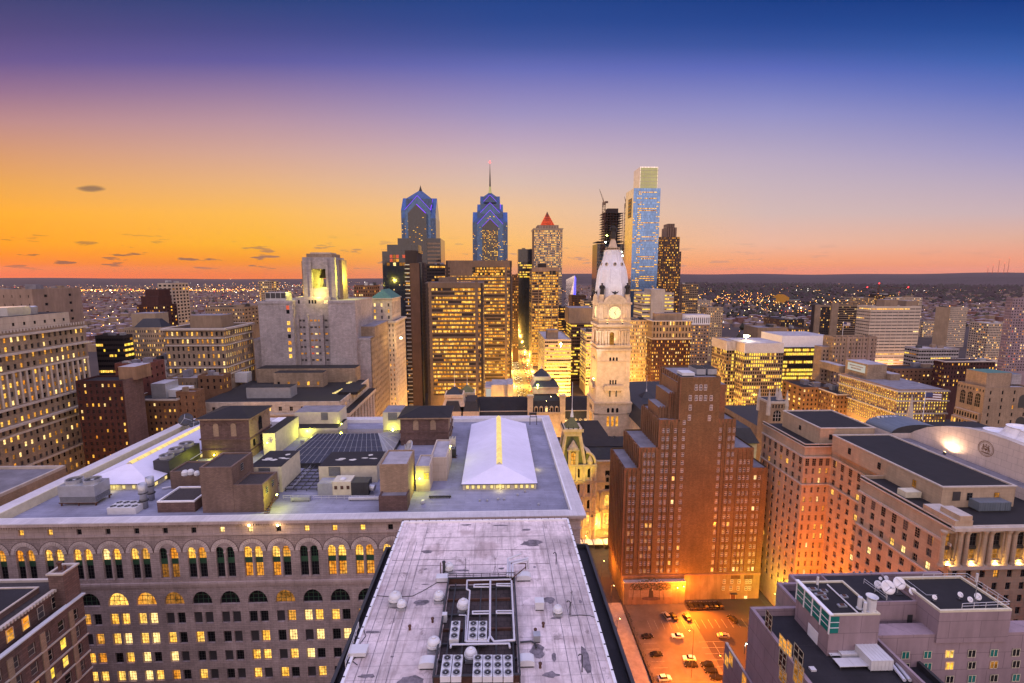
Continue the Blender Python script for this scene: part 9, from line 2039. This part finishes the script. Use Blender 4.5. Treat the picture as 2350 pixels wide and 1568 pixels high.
# ------------------------------------------------------------------ far city
rr_=random.Random(33);houses=[]
def clear(x,y):
    px=1139+1110*x/y
    if y<520:return False
    if px>1560 and y>3300 and px<1900:return False
    if px>1560 and y>2700:return rr_.random()<(.45 if px>2080 and y<4300 else .03)
    if 1620<px<2080 and y>1500:return rr_.random()<.12
    if px<700 and y>4800:return rr_.random()<.25
    return True
yy=900.0
while yy<6200:
    st_=34+yy*.012
    x=-1.15*yy
    while x<1.15*yy:
        px=1139+1110*x/yy
        if(px<900 or px>1300)and clear(x,yy)and not(px>1500 and yy<1250)and not(150<x+0<500 and yy<760)and not(px<600 and yy<640):
            houses.append((x+rr_.uniform(-3,3),yy+rr_.uniform(-4,4),rr_.uniform(7,22)*(1+yy/9000),rr_.uniform(9,14)*(1+yy/9000),rr_.choice([7,8,9,10,10,11,13,18])))
        x+=rr_.uniform(11,26)*(1+yy/4200)
    yy+=st_
houses.sort(key=lambda h:h[1])
near=[h for h in houses if 0<1139+1110*h[0]/h[1]<2350]
hs_=set(map(id,near[:290]));HM=[]
for wm_m in('house_brick','house_pale','buff_far'):
    m=MB(wm_m);m.box(-.5,.5,-.5,.5,0,1,wm_m,'house_roof');m.box(.2,.32,.1,.25,1,1.12,wm_m);o=m.build('row_house',None,'small flat roofed row house in the low districts beyond the towers','house','row houses beyond the towers');HM.append(o)
st=MB('house_brick');k=0
for h in houses:
    x,y,w,d,z=h
    if id(h)in hs_:
        o=HM[k]if k<3 else HM[k%3].copy()
        if k>=3:COL.objects.link(o)
        o.location=(x,y,0);o.scale=(w,d,z);k+=1
    else:st.box(x-w/2,x+w/2,y-d/2,y+d/2,0,z,('house_brick','house_pale','buff_far')[k%3 if w<12 else rr_.randrange(3)],'house_roof')
st.build('row_houses',kind='stuff')
def octa(m,x,y,z,r,mat,h=1.0):
    vs=[(x+r,y,z),(x,y+r,z),(x-r,y,z),(x,y-r,z),(x,y,z+r*h),(x,y,z-r*h)];m.raw(vs,[(0,1,4),(1,2,4),(2,3,4),(3,0,4),(1,0,5),(2,1,5),(3,2,5),(0,3,5)],mat)
tr=MB('leaf_dull')
for k in range(5200):
    px=rr_.uniform(-20,2380)if k%3==0 else rr_.uniform(1480,2380);y=rr_.uniform(900,5200)if k%3==0 else 1500+7000*rr_.random()**1.2;x=(px-1139)*y/1110
    if(k%3==0 and rr_.random()<.4):continue
    r_=rr_.uniform(3.5,8)*(1+y/7000);octa(tr,x,y,r_*.8,r_,rr_.choice(['leaf_dull','leaf_dark','hill_wood']),rr_.uniform(.8,1.4))
for k in range(2600):
    y=2300+6000*rr_.random()**1.1;x=(rr_.uniform(1555,2380)-1139)*y/1110;r_=rr_.uniform(9,19)*(1+y/9000);octa(tr,x,y,r_*.5,r_,rr_.choice(['hill_wood','leaf_dark','hill_wood']),.7)
tr.build('woodland',kind='stuff')
lt=MB('city_warm');cols_=['city_orange']*6+['city_warm']*4+['city_white']*1+['city_red']
def clt(n,pa,pb_,ya,yb_,s=1.0,cc=None,bias=1.0):
    for k in range(n):
        y=ya+(yb_-ya)*rr_.random()**bias;px=rr_.uniform(pa,pb_);x=(px-1139)*y/1110;r_=(.55+y*.00026)*s*rr_.choice([.6,.8,1,1,1.5]);octa(lt,x,y,9+r_+rr_.uniform(0,6),r_,cc or rr_.choice(cols_))
clt(900,-20,1150,900,6500,bias=1.3);clt(500,-20,1150,5000,16000,1.0);clt(330,150,600,3900,4500,1.2,'city_orange');clt(40,200,560,3600,4300,2.2);clt(240,1500,2360,1200,4500);clt(90,1560,2360,4500,9000,.8);clt(170,1580,1800,2300,3300,1.2,'city_orange');clt(120,1700,1990,1600,2500,1.1);clt(60,1880,2250,8200,8600,1.0);clt(120,2230,2360,560,700,.8,'city_orange')
for X_ in(-1500,-1200,-950,-720,-520,560,800,1050,1320,1600,1900):
    y=900
    while y<4600:octa(lt,X_+rr_.uniform(-4,4),y,10,.5+y*.00022,rr_.choice(['city_orange','city_orange','city_warm']));y+=rr_.uniform(22,60)+y*.008
lt.build('city_lights',kind='stuff')
# hills on the horizon, river, museum, masts
hl=MB('hill_wood');n=90
def hh_(a):return 118+22*math.sin(a*3.1)+14*math.sin(a*7.7+1)+8*math.sin(a*17)+7*math.sin(a*41)
for i in range(n):
    a0,a1=R(-52+104*i/n),R(-52+104*(i+1)/n);c0,c1_=(hh_(a0)*(1 if a0>.12 else .55+.3*math.sin(a0*4)),hh_(a1)*(1 if a1>.12 else .55+.3*math.sin(a1*4)))
    q=lambda a,r_,z:(r_*math.sin(a),r_*math.cos(a),z)
    for(ra,fa_),(rb,fb_)in(((8200,0),(9800,.72)),((9800,.72),(12500,1.18)),((12500,1.18),(16000,1.3)),((16000,1.3),(20000,0))):hl.poly([q(a0,ra,c0*fa_),q(a1,ra,c1_*fa_),q(a1,rb,c1_*fb_),q(a0,rb,c0*fb_)])
hl.build('hills',kind='structure')
a=[at0(px,py)for px,py in((1690,694),(1735,690),(1720,682),(1700,682),(1680,686))];wv=MB('water');wv.poly([(p.x,p.y,.35)for p in a]);wv.build('water',kind='structure')
YM=2300;mx=lambda px:at(px,690,Y=YM).x;mz=lambda py:at(1798,py,Y=YM).z;m=MB('buff_far');m.box(mx(1746),mx(1853),YM+20,YM+60,0,mz(689),'buff_far','copper');m.build('wing',(T:=thing('museum','far temple fronted museum lit golden among dark trees','museum',(mx(1798),YM,0))));m=MB('lit_dim');m.box(mx(1786),mx(1811),YM,YM+19,0,mz(684),'lit_dim');m.raw([(mx(1785),YM-1,mz(684)),(mx(1812),YM-1,mz(684)),(mx(1798.5),YM-1,mz(676)),(mx(1785),YM+50,mz(684)),(mx(1812),YM+50,mz(684)),(mx(1798.5),YM+50,mz(676))],[(0,1,2),(0,2,5,3),(1,4,5,2)],'lit_dim');m.build('portico',T)  # portico stone glows by itself, standing in for golden floodlighting
for k,px in enumerate((2266,2277,2290,2303,2312)):
    p=at(px,630,Y=7800);zt=at(px,(612,608,596,604,592)[k],Y=7800).z;m=MB('beacon_mast');[m.tube((p.x+3*math.cos(q*2.1),p.y+3*math.sin(q*2.1),0),(p.x,p.y,zt),1.6,3)for q in range(3)];octa(m,p.x,p.y,zt,4,'city_red');m.build('radio_mast',None,'thin red radio mast in the group on the right horizon','mast','radio masts on the right horizon',loc=tuple(p))if k or True else None
T=thing('tower_crane','red lit tower crane with a level jib above the far apartment houses','crane',tuple(at(2012,705,Y=1250)));p=OFF[T.name];zt=at(2012,661,Y=1250).z;m=MB('rust');[m.tube((p.x+a,p.y,0),(p.x+a,p.y,zt+12),.7,4)for a in(-1.5,1.5)];m.build('mast',T);m=MB('rust');m.tube((at(1988,661,Y=1250).x,p.y,zt),(at(2085,661,Y=1250).x,p.y,zt),.8,4);m.tube((p.x,p.y,zt+12),(at(2060,661,Y=1250).x,p.y,zt),.3,3);m.build('jib',T);m=MB('beacon_red');[octa(m,x_,p.y-1,z_,1.6,'beacon_red')for x_,z_ in((p.x,zt+12),(at(1990,661,Y=1250).x,zt+2),(at(2084,661,Y=1250).x,zt+2))];m.build('beacon',T)
for k,(px,pt_)in enumerate(((409,668),(416,664),(446,668),(455,672))):p=at(px,690,Y=3300);zt=at(px,pt_,Y=3300).z;m=MB('pale_far');m.lathe(p.x,p.y,[(5,0),(3.5,zt)],8);m.build('chimney_stack',None,'tall pale power station chimney far off at the left','chimney','far power station chimneys',loc=(p.x,p.y,0))
# trees in the square beyond the palace
def tree(label,x,y,h,r_):
    T=thing('tree',label,'tree',(x,y,0));m=MB('bark');m.tube((x,y,0),(x,y,h*.5),.3,6,r2=.18)
    for k in range(5):t=k*1.26;m.tube((x,y,h*.4),(x+r_*.6*math.cos(t),y+r_*.6*math.sin(t),h*.75),.14,5,r2=.05)
    m.build('trunk',T);c=MB('leaf_dull');q=random.Random(hash_(label))
    for k in range(420):
        u=Vector((q.gauss(0,1),q.gauss(0,1),q.gauss(0,.8))).normalized()*(q.random()**.4);p=Vector((x+u.x*r_,y+u.y*r_,h*.72+u.z*h*.3));c.poly([p+Vector((q.uniform(-.5,.5),q.uniform(-.5,.5),q.uniform(-.5,.5)))for _ in range(4)],q.choice(['leaf_dull','leaf_dark']))
    c.build('crown',T)
for k,(px,py,lb)in enumerate(((1470,893,'bare brown tree right of the clock tower shaft'),(1500,884,'dark tree between the clock tower and the brick tower'),(1452,900,'small tree hugging the right side of the clock tower'),(1600,862,'round dark tree at the foot of the white crowned tower'),(1625,868,'smaller dark tree right of the round one below the white crowned tower'),(1205,905,'lit street tree at the mouth of the canyon street'))):p=at0(px,py+14);tree(lb,p.x,p.y,13,5.5)
# ------------------------------------------------------------------ evening air
hm=bpy.data.materials.new('haze');hm.use_nodes=True;ht_=hm.node_tree;ht_.nodes.clear();hv=N(ht_,'ShaderNodeVolumePrincipled');ho=N(ht_,'ShaderNodeOutputMaterial');ht_.links.new(hv.outputs[0],ho.inputs['Volume'])
hv.inputs['Color'].default_value=(.80,.62,.62,1);hv.inputs['Density'].default_value=1.25e-5;hv.inputs['Anisotropy'].default_value=.2
_M['haze']=hm;hz=MB('haze');hz.box(-21000,21000,-21000,21500,-1,450,'haze');hz.build('haze',kind='stuff')
